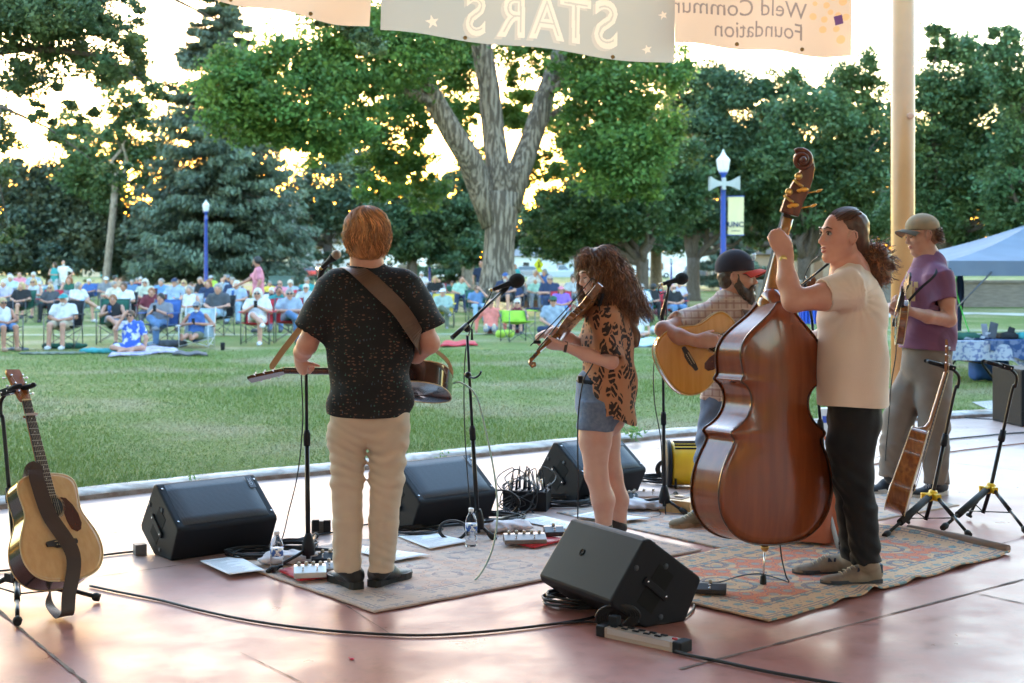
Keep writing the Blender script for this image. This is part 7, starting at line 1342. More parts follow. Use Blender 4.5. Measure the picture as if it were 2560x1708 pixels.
# ------------------------------------------------------------------ the audience on the lawn
CC = dict(white=(.66,.66,.70), teal=(.04,.28,.30), cyan=(.40,.50,.54), blue=(.05,.12,.36), lblue=(.30,.37,.48), sky=(.12,.26,.50), navy=(.02,.035,.09), black=(.015,.016,.02), grey=(.20,.21,.25), dgrey=(.07,.075,.09), lgrey=(.42,.44,.48), pink=(.62,.22,.30), salmon=(.68,.20,.16), red=(.50,.03,.05),
  maroon=(.14,.02,.035), green=(.02,.10,.07), lime=(.30,.55,.05), neon=(.40,.62,.08), mint=(.30,.50,.43), sage=(.28,.38,.36), cream=(.58,.52,.44), khaki=(.40,.33,.24), olive=(.13,.15,.11), tan=(.42,.28,.20), jeans=(.10,.19,.36), ljeans=(.24,.36,.52), purple=(.22,.12,.52), lilac=(.44,.42,.58), plaid=(.42,.45,.38), yellow=(.70,.52,.08),
  skin=(.50,.26,.19), skin2=(.40,.19,.13), hwhite=(.62,.60,.57), hgrey=(.30,.28,.27), hblond=(.52,.36,.18), hbrown=(.11,.055,.03), hred=(.26,.10,.04), hblack=(.02,.018,.018), bald=(.50,.27,.20), brick=(.24,.12,.09), floral=(.05,.12,.55))
AM = {}
def am(c, kind='cloth'):
    k = (c, kind)
    if k not in AM:
        col = CC[c]
        if c == 'floral': AM[k] = mat('aud_floral', col, r=.9, c2=(.62,.64,.68), ns=9, thr=(.52,.55))
        elif kind == 'hair': AM[k] = mat('aud_hair_'+c, col, r=.6, c2=tuple(x*.6 for x in col), ns=20)
        elif c in ('skin','skin2','bald'): AM[k] = mat('aud_'+c, col, r=.55, c2=tuple(x*.85 for x in col), ns=12)
        else: AM[k] = mat('aud_'+c, col, r=.9, c2=tuple(x*.72 for x in col), ns=7)
    return AM[k]
AMET = mat('chair_tube', (.10,.10,.11), r=.4, m=.7); AWH = mat('chair_tube_white', (.60,.62,.65), r=.4)
def camp_chair(label, base, yaw, col, white=False, high=0, low=0, group='folding chairs on the lawn', back2=None):
    M = yawM(base, yaw); t = thing('folding_chair', label, 'folding chair', base, group); fr = AWH if white else AMET; m = am(col); z = .42-low; hb = .88+high-low*.6; w = .27
    mb = MB(M); mb.grid(lambda u, v: V((u-.5)*2*w, -.24+.44*v, z-.05*math.sin(u*math.pi)*math.sin(v*2.4)-.03*v), 6, 5, thick=.012); mb.build('seat', m, t)
    mb = MB(M); mb.grid(lambda u, v: V((u-.5)*2*w, .19+.15*v+.03*math.sin(u*math.pi), z-.02+(hb-z)*v), 6, 5, thick=.001); mb.grid(lambda u, v: V((u-.5)*2*w, .203+.15*v+.03*math.sin(u*math.pi), z-.02+(hb-z)*v), 6, 5); mb.build('backrest', m if back2 is None else am(back2), t)
    fine = base[1] < 48; ls = []
    for s in (-1,1): ls += [[(s*w,.19,z-.02),(s*(w+.01),.345,hb)]]
    mb = MB(M); [mb.tube(l, .011, 5) for l in ls]; mb.build('back_post', fr, t)
    for s in (-1,1):
        mb = MB(M); mb.tube([(s*w,-.25,.0),(s*w,-.26,z+.19)], .010, 5); mb.build('leg', fr, t); mb = MB(M); mb.tube([(s*w,.27,0),(s*w,.22,z+.2)], .010, 5); mb.build('leg', fr, t)
        mb = MB(M); mb.box((s*(w+.02),-.03,z+.20), (.035,.24,.008), 0, bev=.004 if fine else 0); mb.build('armrest', fr if white else m, t)
    if fine:
        mb = MB(M)
        for a, b in (((-w,-.25,.02),(w,-.25,z-.04)),((w,-.25,.02),(-w,-.25,z-.04)),((-w,-.25,.02),(-w,.27,z-.03)),((w,-.25,.02),(w,.27,z-.03)),((-w,.27,.02),(w,.27,z-.05)),((w,.27,.02),(-w,.27,z-.05))): mb.tube([a,b], .007, 5)
        mb.build('cross_brace', fr, t)
    return t
def aud(px, py, d, shirt='grey', pants='jeans', hair='hgrey', chair=None, pose='sit', hat=None, yaw=0, sl=1, lg=1, ex='', Y=None, skin='skin', shoe_='dgrey', hl=0, dchair=None, look=0, gnd=None):
    """px,py: top of head in picture measures; sl 0 tank 1 short 2 long sleeves; lg 1 long trousers 0 bare legs; hl hair length; ex flags b beard g glasses p phone c crossed arms k cup x crossed leg r raised hand"""
    Hh = {'sit':1.12,'ground':.86,'out':.86,'knees':.90,'stand':1.74,'wall':1.25}[pose]
    if Y is None: Y = (CH-Hh-LZ)*F/(py-HY)
    top = P(px, py, Y); zt = top[2]; k = min(1.12, max(.88, (zt-LZ)/Hh)); zb = zt-Hh*k
    if pose in ('ground','out','knees'): zb = min(zb, LZ+.02) if abs(zb-LZ) < .25 else zb
    if gnd is not None: zb = gnd; k = (zt-zb)/Hh
    base = V(top[0], Y, zb); M = yawM(base, math.radians(yaw)); M[:3,:3] *= k
    vx = (.017 if Y < 28 else .024 if Y < 42 else .032)*1.0
    t = thing('person', d, 'person', base, 'people in the audience'); L = lambda *a: V(*a)
    sk, sh, tr = SDF(), SDF(), SDF(); fw = -1
    if pose == 'sit': hip, ch, nk, hd = L(0,.10,.48), L(0,.16,.76), L(0,.15,.90), L(0,.11,1.005); kn = [(.13*s,-.36,.50) for s in (-1,1)]; ft = [(.14*s,-.40,.06) for s in (-1,1)]
    elif pose == 'wall': hip, ch, nk, hd = L(0,.05,.50), L(0,.04,.85), L(0,.02,1.02), L(0,-.03,1.135); kn = [(.13*s,-.38,.50) for s in (-1,1)]; ft = [(.14*s,-.36,.06) for s in (-1,1)]
    elif pose == 'ground': hip, ch, nk, hd = L(0,.05,.10), L(0,.08,.45), L(0,.06,.64), L(0,.02,.755); kn = [(.30*s,-.22,.12) for s in (-1,1)]; ft = [(-.12*s,-.32,.05) for s in (-1,1)]
    elif pose == 'out': hip, ch, nk, hd = L(0,.1,.11), L(0,.20,.44), L(0,.24,.62), L(0,.20,.75); kn = [(.10*s,-.35,.13) for s in (-1,1)]; ft = [(.10*s,-.78,.08) for s in (-1,1)]
    elif pose == 'knees': hip, ch, nk, hd = L(0,.12,.10), L(0,.12,.46), L(0,.08,.66), L(0,.04,.785); kn = [(.09*s,-.25,.50) for s in (-1,1)]; ft = [(.09*s,-.30,.05) for s in (-1,1)]
    else: hip, ch, nk, hd = L(0,.0,.90), L(0,.0,1.26), L(0,.0,1.46), L(0,-.03,1.615); kn = [(.10*s,-.01,.48) for s in (-1,1)]; ft = [(.10*s,.02,.07) for s in (-1,1)]
    if 'x' in ex and pose == 'sit': kn[0] = (-.02,-.34,.60); ft[0] = (.22,-.50,.42) if 'X' not in ex else (.10,-.42,.30)
    lk = math.radians(look); hf = V(math.sin(lk), -math.cos(lk), 0); fxy = (V(0,1,0),.62)
    sk.ell(hd, (.075,.092,.112), None, .02); sk.cone(hd-V(0,0,.05)+hf*.02, hd-V(0,0,.095)+hf*.045, .052, .038, .02); sk.ell(hd+hf*.098-V(0,0,.012), (.015,.015,.02), None, .01); sk.cone(hd-V(0,0,.06), nk-V(0,0,.03), .048, .055, .02)
    sk.cone(ch, hip, .11, .11, .04, fxy)
    sw_ = .185 if shirt not in ('xx',) else .17; SHD = [nk+V(sw_*s,.01,-.06) for s in (-1,1)]
    if pose == 'stand': hnd = [nk+V(.30*s,-.05,-.50) for s in (-1,1)]; elb = [nk+V(.27*s,.04,-.30) for s in (-1,1)]
    elif pose == 'out': hnd = [V(.36*s,.25,.06) for s in (-1,1)]; elb = [V(.36*s,.28,.34) for s in (-1,1)]
    elif pose == 'knees': hnd = [V(.07*s,-.30,.52) for s in (-1,1)]; elb = [V(.26*s,-.06,.42) for s in (-1,1)]
    elif pose == 'ground': hnd = [V(.30,-.05,.04), V(.05,-.24,.16)]; elb = [V(.32,.04,.30), V(.24,-.02,.30)]; hnd = hnd[::-1] if False else hnd; SHD_ = SHD
    else: hnd = [hip+V(.06*s,-.24,.12) for s in (-1,1)]; elb = [V(.27*s,.06,hip[2]+.16) for s in (-1,1)]
    if pose == 'ground': SHD = [SHD[1], SHD[0]]; elb = [V(.33,.02,.30), V(-.27,-.02,.33)]; hnd = [V(.30,-.06,.04), V(-.05,-.2,.2)]
    if 'p' in ex: hnd = [hip+V(.05*s,-.25,.28) for s in (-1,1)]
    if 'c' in ex: hnd = [ch+V(-.14*s,-.16,-.10) for s in (-1,1)]
    if 'k' in ex: hnd[0] = hip+V(-.05,-.26,.25)
    if 'r' in ex: hnd[-1] = hd+V(.07,-.10,.03) if pose != 'ground' else hd+V(-.07,-.12,.05); elb[-1] = elb[-1]+V(0,-.14,.16)
    if 'h' in ex: hnd[1] = hip+V(.19,-.05,.10); elb[1] = nk+V(.42,.05,-.30)
    if 'a' in ex: elb[0] = nk+V(-.10,-.22,-.26); hnd[0] = nk+V(-.14,-.50,-.40)
    for i in range(2):
        sk.chain([SHD[i], elb[i], hnd[i]], [.05,.042,.03], .02); dh = nrm(hnd[i]-elb[i]); sk.cone(hnd[i], hnd[i]+dh*.07, .034, .028, .015)
        se = elb[i] if sl == 2 else SHD[i]+(elb[i]-SHD[i])*(.62 if sl == 1 else .12)
        if sl: sh.cone(SHD[i], se, .070, .068 if sl == 1 else .058, .03)
        if sl == 2: sh.cone(elb[i], elb[i]+(hnd[i]-elb[i])*.85, .056, .042, .02)
    sh.cone(nk-V(0,0,.09), ch, .15, .175, .05, fxy); sh.cone(ch, hip+V(0,-.0,.03), .178, .185, .05, (V(0,1,0),.72))
    if sl == 1 or sl == 2: sh.cone(SHD[0], SHD[1], .065, .065, .03)
    for i, s in enumerate((-1,1)):
        h = hip+V(.09*s,0,0); K, T = V(*kn[i]), V(*ft[i])
        sk.chain([h, K, T], [.078,.056,.042], .02); fd = V(0,-1,0) if pose not in ('out',) else V(0,-.15,1); sk.cone(T, T+fd*.12-V(0,0,.02), .036, .03, .02)
        if lg == 1: tr.chain([h, K, T+V(0,0,.03)], [.095,.078,.062], .03)
        elif lg == 0: tr.cone(h, h+(K-h)*.72, .100, .095, .03)
        elif lg == 2: tr.cone(h, K+V(0,0,-.05), .12, .12, .06); tr.cone(K, T+V(0,0,.08), .12, .17, .06)
    tr.cone(hip+V(-.07,0,.02), hip+V(.07,0,.02), .11, .11, .04)
    def put_(nm, S, m, par, vx=vx, di=None, planes=()):
        for p_, n_ in planes: S.plane(p_, n_)
        v, f = S.mesh(vx, di, 1); v = v@M[:3,:3].T+M[:3,3]; return mesh_obj(nm, v, f, m, None, True, par)
    body = put_('body', sk, am(skin), t); put_('shirt', sh, am(shirt), t, di=lambda X,Y_,Z: .006*np.sin(X*30+Z*22+3*np.sin(Z*11))); put_('trousers' if lg == 1 else 'skirt' if lg == 2 else 'shorts', tr, am(pants), t)
    if Y < 50:
        for i, s in enumerate((-1,1)):
            T = V(*ft[i]); S = SDF(); up = V(0,0,0); S.cone(T+V(0,.02,-.02), T+(V(0,-.15,-.025) if pose != 'out' else V(0,-.02,.16)), .046, .043, .02)
            if shoe_: put_('shoe', S, am(shoe_), t, .014 if Y < 30 else .02)
    if hair and hair != 'bald':
        S = SDF(); S.ell(hd-hf*.018+V(0,0,.025), (.090,.104,.108), None, .02)
        if hl: S.cone(hd-hf*.05, hd-hf*.06-V(0,0,.10+.12*hl), .085, .07, .03); S.cone(hd-hf*.02+V(.075*hf[1]*-1,.075*hf[0],-.02), hd-hf*.02+V(.08,0,-.06-.1*hl), .035, .03, .02); S.cone(hd+V(-.075,0,-.02), hd+V(-.08,0,-.06-.1*hl), .035, .03, .02)
        S.ell(hd+hf*.112-V(0,0,.040), (.070,.074,.100), None, .01, True); put_('hair', S, am(hair,'hair'), t, min(vx,.022), lambda X,Y_,Z: .004*np.sin(X*70+2)*np.sin(Z*60+Y_*50))
    if 'b' in ex: S = SDF(); S.ell(hd+hf*.060-V(0,0,.085), (.046,.045,.05), None, .02); put_('beard', S, am('hwhite' if hair in ('hwhite','hgrey','bald') else 'hblack','hair'), t, min(vx,.02))
    if hat:
        S = SDF(); S.ell(hd+V(0,0,.045), (.090,.105,.085), None, .01); S.plane(hd+V(0,0,.035), V(0,0,-1)); o = put_('cap', S, am(hat), t, min(vx,.022)); mb = MB(M); c = hd+V(0,0,.045)+hf*.12; mb.lathe([(.075,0),(.078,.006),(.07,.012)], c, (hf[0]*.2,hf[1]*.2,.98), 12); mb.build('cap_brim', am(hat), o)
    if 'g' in ex: mb = MB(M); s = np.cross(hf, V(0,0,1)); [mb.lathe([(.022,0),(.024,.004)], hd+hf*.092+s*q*.033+V(0,0,.012), hf, 10) for q in (-1,1)]; mb.tube([hd+hf*.09-s*.075+V(0,0,.016), hd+hf*.098+V(0,0,.016), hd+hf*.09+s*.075+V(0,0,.016)], .004, 4); mb.build('glasses', mat('lens_dark',(.05,.05,.06),r=.2), t)
    if Y < 32: mb = MB(M); s = np.cross(hf, V(0,0,1)); [mb.ell(hd+hf*.088+s*q*.032+V(0,0,.012), (.012,.012,.008), 8) for q in (-1,1)]; mb.build('eye', mat('aud_eye',(.05,.035,.03),r=.3), t); mb = MB(M); mb.ell(hd+hf*.086-V(0,0,.052), (.022,.012,.007), 8); mb.build('lips', mat('aud_lips',(.36,.11,.09),r=.5), t)
    if 'p' in ex: mb = MB(M); c = (hnd[0]+hnd[1])/2+V(.02,-.07,.05); mb.box(c, (.036,.006,.07), bev=.004); o = mb.build('mobile_phone', BLK, base=M[:3,:3]@c+M[:3,3]); meta(o, 'black phone held by the '+d.split(' seated')[0].split(' sitting')[0], 'phone')
    if 'k' in ex: mb = MB(M); c = hnd[0]+V(.02,-.06,-.02); mb.lathe([(.035,0),(.04,.16),(.038,.165)], c, n=12); o = mb.build('tumbler', am('blue'), base=M[:3,:3]@c+M[:3,3]); meta(o, 'blue tumbler held by the '+d.split(' seated')[0], 'cup')
    if chair: camp_chair(dchair or (chair+' chair under the '+d.replace(' seated','')), V(base[0],base[1],zb)+M[:3,:3]@V(0,.08,0)/k, math.radians(yaw), chair, back2=None)
    return t
ca = lambda X, Yc: (X*.1786, 630+Yc*.1786); cb_ = lambda X, Yc: (330+X*.1786, 630+Yc*.1786); cc = lambda X, Yc: (600+X*.1531, 620+Yc*.1531); cd = lambda X, Yc: (1030+X*.1786, 620+Yc*.1786); ce = lambda X, Yc: (1360+X*.1786, 620+Yc*.1786)
Af = [ # front rows
 (ca(62,645),'blond woman in white tank and denim shorts','white','jeans','hblond','black',dict(sl=0,lg=0,yaw=38,shoe_='tan',Y=24.3,skin='skin2',gnd=.05,ex='g')),
 (ca(868,592),'white bearded man in teal cap and white polo','white','khaki','hwhite','black',dict(lg=0,hat='teal',ex='b',Y=24.8,shoe_='white',gnd=.05,dchair='black and red camp chair under the man in teal cap')),
 (ca(1572,600),'smiling woman in black tank top holding a blue tumbler','black','grey','hred','green',dict(sl=0,lg=0,ex='kx',Y=26.3,skin='skin',yaw=8,gnd=.05)),
 (ca(1822,828),'woman in blue floral dress sitting on a picnic blanket','floral','floral','hbrown',None,dict(pose='ground',ex='gr',Y=23.6,lg=0,shoe_=None,gnd=.05)),
 (cb_(370,582),'grey haired man in grey tee and jeans typing on phone','grey','jeans','hblack','blue',dict(ex='px',Y=25.6,yaw=-12,gnd=.05,shoe_='grey')),
 (cb_(878,706),'white bearded man in orange grey cap and blue tank','blue','olive','hgrey',None,dict(sl=0,lg=0,hat='grey',ex='bgp',Y=25.2,skin='skin2',shoe_=None,pose='out',gnd=.17)),
 (cb_(1172,446),'grey haired man in grey polo and denim shorts','dgrey','ljeans','hgrey','black',dict(lg=0,Y=29.5,yaw=-14,look=20,shoe_='white',gnd=.05)),
 (cb_(1745,512),'white haired woman with glasses in white tee and capris','white','white','hwhite','red',dict(lg=0,ex='gpx',Y=26.2,shoe_='white',gnd=.05,hl=.2)),
 (cc(812,668),'man with glasses in pale blue tee and blue jeans','lblue','jeans','hgrey','red',dict(ex='gcx',Y=27.0,yaw=10,gnd=.05,dchair='bright red camp chair between white haired woman and dark shirt')),
 (ca(272,425),'blond woman in black tee with orange print','black','black','hblond','green',dict(lg=0,Y=36.5,yaw=-8,shoe_='grey',hl=.3)),
 (ca(450,372),'long haired blond woman in grey tank with arms crossed','lgrey','dgrey','hblond','teal',dict(sl=0,lg=0,ex='cg',Y=40,hl=1)),
 (ca(690,455),'blond woman in sunglasses and dark grey tee','dgrey','black','hblond','red',dict(ex='g',Y=37,hl=.5)),
 (ca(950,342),'auburn haired woman in dark green tank top','green','dgrey','hred','grey',dict(sl=0,Y=41,hl=.4,ex='')),
 (ca(1135,425),'grey bobbed woman in white tee with bare crossed legs','white','ljeans','hgrey','grey',dict(lg=0,yaw=48,ex='x',Y=37,hl=.3,shoe_='white',look=30)),
 (ca(128,318),'white haired woman in pale cyan shirt','cyan','blue','hwhite','teal',dict(Y=46)), (ca(32,392),'white haired woman in lilac patterned shirt at the left edge','lilac','grey','hwhite','grey',dict(Y=40,ex='k')),
 (ca(258,285),'bald man in pink polo at the far left','pink','grey','bald','navy',dict(Y=58)), (ca(455,285),'white haired man in blue and red patterned shirt','lblue','grey','hwhite','blue',dict(Y=56)),
 (ca(688,392),'grey haired man in blue shirt behind the blond woman in sunglasses','lblue','jeans','hgrey','green',dict(Y=46)), (ca(1235,382),'white haired person in blue shirt beneath the junipers','blue','navy','hwhite','blue',dict(Y=52)),
 (ca(1490,352),'man in white cap and slate blue tee','grey','khaki','hgrey','grey',dict(hat='white',Y=48,yaw=20)), (ca(1602,332),'dark haired man in profile behind striped shirt','tan','navy','hblack','navy',dict(Y=50,look=60)),
 (ca(1590,415),'grey haired man in pale striped shirt looking right','cream','khaki','hgrey','red',dict(Y=41,look=60)), (ca(1712,430),'dark grey haired man in patterned white polo and khaki shorts','white','khaki','hbrown','black',dict(lg=0,ex='x',Y=34,skin='skin2',shoe_='white')),
 (cb_(172,378),'white haired woman with glasses in yellow green plaid','plaid','maroon','hwhite','maroon',dict(ex='g',Y=40,hl=.3)), (cb_(258,505),'woman with curly auburn hair and maroon top','maroon','dgrey','hred','maroon',dict(Y=31,look=20)),
 (cb_(395,375),'grey haired man in bright blue tee','sky','navy','hgrey','navy',dict(Y=41)), (cb_(580,372),'man in navy cap and pale blue shirt with jeans','lblue','ljeans','hgrey','green',dict(sl=2,hat='navy',ex='x',Y=38,yaw=-5)),
 (cb_(713,392),'grey blond woman with sunglasses in beige top','cream','khaki','hblond','lgrey',dict(ex='g',Y=43,hl=.6)), (cb_(785,476),'grey haired woman in sleeveless white top','white','cream','hgrey','lgrey',dict(sl=0,Y=32,hl=.2)),
 (cb_(1048,390),'brown haired woman in navy jacket and jeans','navy','jeans','hred','black',dict(sl=2,ex='x',Y=38,hl=.5,yaw=-10)), (cb_(940,356),'grey haired woman in black top with arm up','black','navy','hgrey','black',dict(sl=0,ex='r',Y=46)),
 (cb_(1098,332),'person in lime shirt in front of the far red car','neon','grey','hbrown','red',dict(hat='lgrey',Y=54)), (cb_(1260,356),'bald bearded man in blue tee in a far row','lblue','navy','bald','navy',dict(ex='b',Y=48)),
 (cb_(1342,330),'man in grey cap and navy shirt beneath the spruce','navy','black','hgrey','navy',dict(hat='grey',Y=54)), (cb_(1398,360),'grey haired man in navy jacket with neon collar','navy','navy','hgrey','navy',dict(sl=2,Y=44)),
 (cb_(1452,402),'curly white haired woman in blue tee clapping hands','lblue','ljeans','hwhite','maroon',dict(Y=36,ex='k',hl=.2,dchair='maroon camp chair under the curly white haired woman')),
 (cc(622,640),'dark haired man in teal tee with hand at his mouth','teal','jeans','hblack','black',dict(ex='r',Y=31.5,skin='skin2')), (cc(640,530),'elderly man in pink shirt and sunglasses behind teal tee','pink','grey','bald','pink',dict(ex='g',Y=39)),
 (cc(815,522),'man in cream cap and blue tee looking down','lblue','navy','hwhite','blue',dict(hat='cream',Y=41)), (cc(1068,592),'white haired woman with glasses in grey floral blouse','lgrey','grey','hwhite','grey',dict(ex='g',Y=35)), (cc(1088,488),'grey haired man in dark teal tee near the khaki man','teal','navy','hgrey','blue',dict(Y=44,look=40)),
 (cc(968,680),'child in purple shirt between two grey haired adults','purple','navy','hbrown','navy',dict(Y=38)),
 (cd(130,336),'white haired man in white shirt and dark shorts far off','white','black','hwhite','lgrey',dict(lg=0,ex='b',Y=60)), (cd(318,396),'blond woman in black cardigan','black','ljeans','hblond','navy',dict(sl=2,Y=48,hl=.2)), (cd(374,432),'bald man right behind the black cardigan','lgrey','navy','bald','red',dict(Y=52)),
 (cd(430,572),'man in white cap with sage sweater and grey green trousers','sage','olive','hgrey','yellow',dict(sl=2,hat='white',ex='x',Y=33.5,look=-25,shoe_='grey')), (cd(690,402),'brown haired man in mint tee','mint','navy','hbrown','grey',dict(Y=45,ex='r')),
 (cd(918,530),'woman in blue tee with hand over her mouth','jeans','ljeans','hbrown','green',dict(ex='gr',Y=37,yaw=12)), (cd(1300,352),'man in navy cap and navy shirt before the thick trunk','navy','dgrey','hwhite','black',dict(lg=0,hat='blue',ex='b',Y=42,yaw=-8,shoe_='white')),
 (cd(1450,478),'person in navy shirt and grey shorts beside the thick trunk','navy','grey','hbrown','black',dict(lg=0,Y=44)), (cd(1100,716),'bald man in open salmon shirt lying back on his hands','salmon','grey','bald',None,dict(pose='out',sl=2,ex='g',Y=30.5,shoe_='cream',gnd=.05)),
 (cd(1472,716),'grey haired woman with glasses hugging her bare knees','maroon','navy','hwhite',None,dict(pose='knees',sl=0,lg=0,ex='g',Y=30.5,gnd=.05)), (cd(1725,306),'white haired man all in white perched on the brick ledge','white','white','hwhite',None,dict(pose='wall',Y=50,ex='r')), (cd(1852,296),'dark haired man in blue polo on the brick ledge','blue','lgrey','hgrey',None,dict(pose='wall',Y=50,look=-40)),
 (ce(85,382),'man in sunglasses and dark navy tee with hand on chin','navy','navy','hgrey','blue',dict(ex='gc',Y=40)), (ce(243,540),'long haired girl in pink cap and purple tee','purple','jeans','hbrown','red',dict(hat='pink',Y=35,hl=1.2)), (ce(130,682),'man in blue green cap and pale blue shirt sitting on grass','lblue','navy','hbrown',None,dict(pose='ground',hat='green',ex='g',Y=30,gnd=.05)),
 (ce(410,392),'man in pale checked shirt left of the fiddlers face','lgrey','lgrey','hbrown','blue',dict(Y=46)), (ce(1368,506),'woman with glasses in white cardigan and jeans','white','jeans','hgrey','green',dict(sl=2,ex='gx',Y=36)), (ce(1535,502),'person in navy cap turned away in a teal chair','black','black','hblack','teal',dict(hat='navy',Y=38,look=150)),
 (ce(1830,506),'bald bearded man in black tee with orange logo','black','jeans','bald','red',dict(ex='bg',Y=35,yaw=14)), (ce(1330,880),'long haired woman in white dress kneeling behind the fiddler','white','cream','hred',None,dict(pose='ground',lg=0,Y=29,hl=1,gnd=.05)), (ce(1900,470),'bald man in pale lilac tee behind the black foam microphone','lilac','navy','bald','grey',dict(Y=44)),
 (ca(120,300),'small far figure in grey cap behind pale cyan shirt','lgrey','grey','hwhite','grey',dict(Y=60,hat='grey')), (ca(545,420),'white haired man leaning behind the long haired blond','white','grey','hwhite','grey',dict(Y=50)), (ca(880,398),'orange topped person half hidden below the white tee man','salmon','grey','hwhite','grey',dict(Y=52)),
 (ca(1672,372),'tanned person far behind the profile man','cream','grey','hred','grey',dict(Y=58)), (ca(1835,392),'grey haired woman in denim blue far row shirt','jeans','grey','hgrey','navy',dict(Y=52)), (cb_(60,368),'orange shirted woman at the back near the silver pickup','salmon','navy','hgrey','navy',dict(Y=56)),
 (cb_(110,350),'white haired man in cream behind yellow green plaid','cream','navy','hwhite','navy',dict(Y=60)), (cb_(640,392),'hidden woman in mint between navy cap and sunglasses','mint','navy','hred','green',dict(Y=55)), (cb_(820,430),'woman in olive top behind the sleeveless white top','olive','navy','hbrown','navy',dict(Y=50)),
 (cb_(1300,318),'person in black far behind the blue tee beard','black','navy','hgrey','navy',dict(Y=60)), (cc(505,650),'white shirted person half hidden behind the pink tee walker','white','navy','hwhite','navy',dict(Y=38)), (cc(480,545),'yellow shirted person behind the pink tee walker','yellow','navy','hgrey','navy',dict(Y=50)),
 (cc(900,690),'red capped child near the grey floral blouse','maroon','navy','hbrown','navy',dict(Y=36,hat='red')), (cd(240,470),'pale blue shirted person far left of black cardigan','lblue','navy','hgrey','lgrey',dict(Y=52)), (cd(560,470),'person in dark green between mint tee and cardigan','green','navy','hbrown','grey',dict(Y=56)),
 (cd(1600,470),'grey shirted person right of the navy shirts','grey','navy','hgrey','grey',dict(Y=50)), (ce(560,470),'cream shirted person deep in the shade near the fiddler','cream','navy','hgrey','grey',dict(Y=54)), (ce(1640,540),'woman in maroon beside the teal chair','maroon','navy','hred','grey',dict(Y=42,hl=.5)), (ce(-120,420),'woman in pale green left of the navy tee sunglasses man','mint','grey','hwhite','grey',dict(Y=48)),
]
for (p_, d, shc, pc_, hc_, chc, o_) in Af: aud(p_[0], p_[1], d+('' if o_.get('pose') or not chc else ' seated'), shc, pc_, hc_, chc, **o_)
St = [(ca(765,145),'standing woman in teal tank and long pale skirt','teal','lgrey','hbrown',dict(sl=0,lg=2,Y=62,look=-60,ex='c',hl=.2)), (ca(890,116),'standing bald man in white tee with hand on hip','white','lgrey','bald',dict(Y=62,look=30,ex='hb')), (cb_(1768,62),'bearded dark haired man in pink tee walking left','pink','lgrey','hblack',dict(Y=31,yaw=-80,look=-0,ex='ba',skin='skin2')),
 (cb_(215,200),'distant standing person in teal shirt between trunks','teal','black','hbrown',dict(Y=95)), (cd(962,176),'standing man in navy tee beside the thick trunk','navy','grey','bald',dict(Y=49,yaw=20,ex='h')), (cd(1445,228),'long haired person in teal top right of the thick trunk','teal','grey','hred',dict(Y=70,hl=.8)), (ce(1205,215),'distant blond woman in black top behind the curly hair','black','jeans','hblond',dict(Y=80,hl=.8)), ((1776,664),'distant woman in pale blue shorts on the sunlit far lawn','white','sky','hblond',dict(Y=98,lg=0,ex='r'))]
for (p_, d, a_, b_, c_, o_) in St: aud(p_[0], p_[1], d, a_, b_, c_, None, 'stand', **o_)
b0 = P(330+878*.1786, HY, 25.3); b0[2] = LZ; camp_chair('low white framed beach chair under the man in blue tank', b0+V(0,.16,0), 0, 'cyan', True, -.02, .22)
b0 = P(1030+1480*.1786, HY, 27.2); b0[2] = LZ; camp_chair('empty lime green camp chair with a yellow bag over its arm', b0+V(0,0,0), .35, 'lime', False, -.25)
def heap(name, label, px, py, L, w, h, yaw, col, cat):
    c = G(px,py,LZ); S = SDF(); d = V(math.cos(yaw),math.sin(yaw),0); e = V(-d[1],d[0],0)
    for i in range(5): q = c+d*(i/4-.5)*L*.8+e*rng.uniform(-.2,.2)*w; S.cone(q+V(0,0,h*.35), q+d*L*.15+V(0,0,h*rng.uniform(.2,.5)), w*.42, w*.3, .03, (V(0,0,1),min(1,h/w)))
    S.plane(c-V(0,0,.0), V(0,0,-1)); v, f = S.mesh(.022, lambda X,Y,Z: .008*np.sin(X*40+Z*30)*np.sin(Y*30), 1); o = mesh_obj(name, v, f, am(col) if col in CC else MATS[col], None, True, base=c); meta(o, label, cat)
heap('chair_bag','dark green chair bag lying under the man in teal cap',155,872,.7,.22,.14,.1,'green','bag'); heap('chair_bag','flat olive green bag on the grass before the teal cap man',125,886,1.0,.3,.05,.05,'olive','bag'); heap('towel','crumpled bright teal towel beside the floral dress',250,884,.6,.28,.12,.1,'teal','towel'); heap('bag','grey bag on the grass behind the beach chair',430,868,.4,.25,.18,0,'dgrey','bag')
heap('shoe_pair','white and blue shoes under the phone typing man',405,866,.5,.2,.12,0,'lblue','shoes'); heap('sandals','grey sandals below the bare legs at the far left',38,876,.35,.15,.06,.2,'grey','sandals'); heap('yellow_bag','yellow green bag slumped beside the lime chair',1262,850,.3,.2,.35,.2,'neon','bag'); heap('bag','navy bag right behind the thick trunk audience',1350,776,1.0,.4,.12,0,'navy','bag')
heap('bag','maroon bag hanging low beside the woman in white cardigan',1650,792,.3,.2,.4,0,'maroon','bag'); heap('bucket','pale plastic bucket beside the kneeling woman in white dress',1640,838,.22,.2,.3,0,'lgrey','bucket')
mb = MB(); c = G(557,876,LZ); mb.lathe([(.035,0),(.042,.13),(.04,.14)], c, n=14); meta(mb.build('drink_can', am('black'), base=c), 'black insulated cup on the grass beside the beach chair', 'cup')
def blanket(label, pts, col, thick=.02):
    p = [G(*q,LZ+.02) for q in pts]; mb = MB(); mb.grid(lambda u, v: (p[0]*(1-u)+p[1]*u)*(1-v)+(p[3]*(1-u)+p[2]*u)*v+V(0,0,.015*math.sin(u*11)*math.sin(v*7+1)+.02), 16, 8, thick=thick); meta(mb.build('picnic_blanket', am(col) if col in CC else MATS[col], base=p[0]), label, 'blanket', 'picnic blankets')
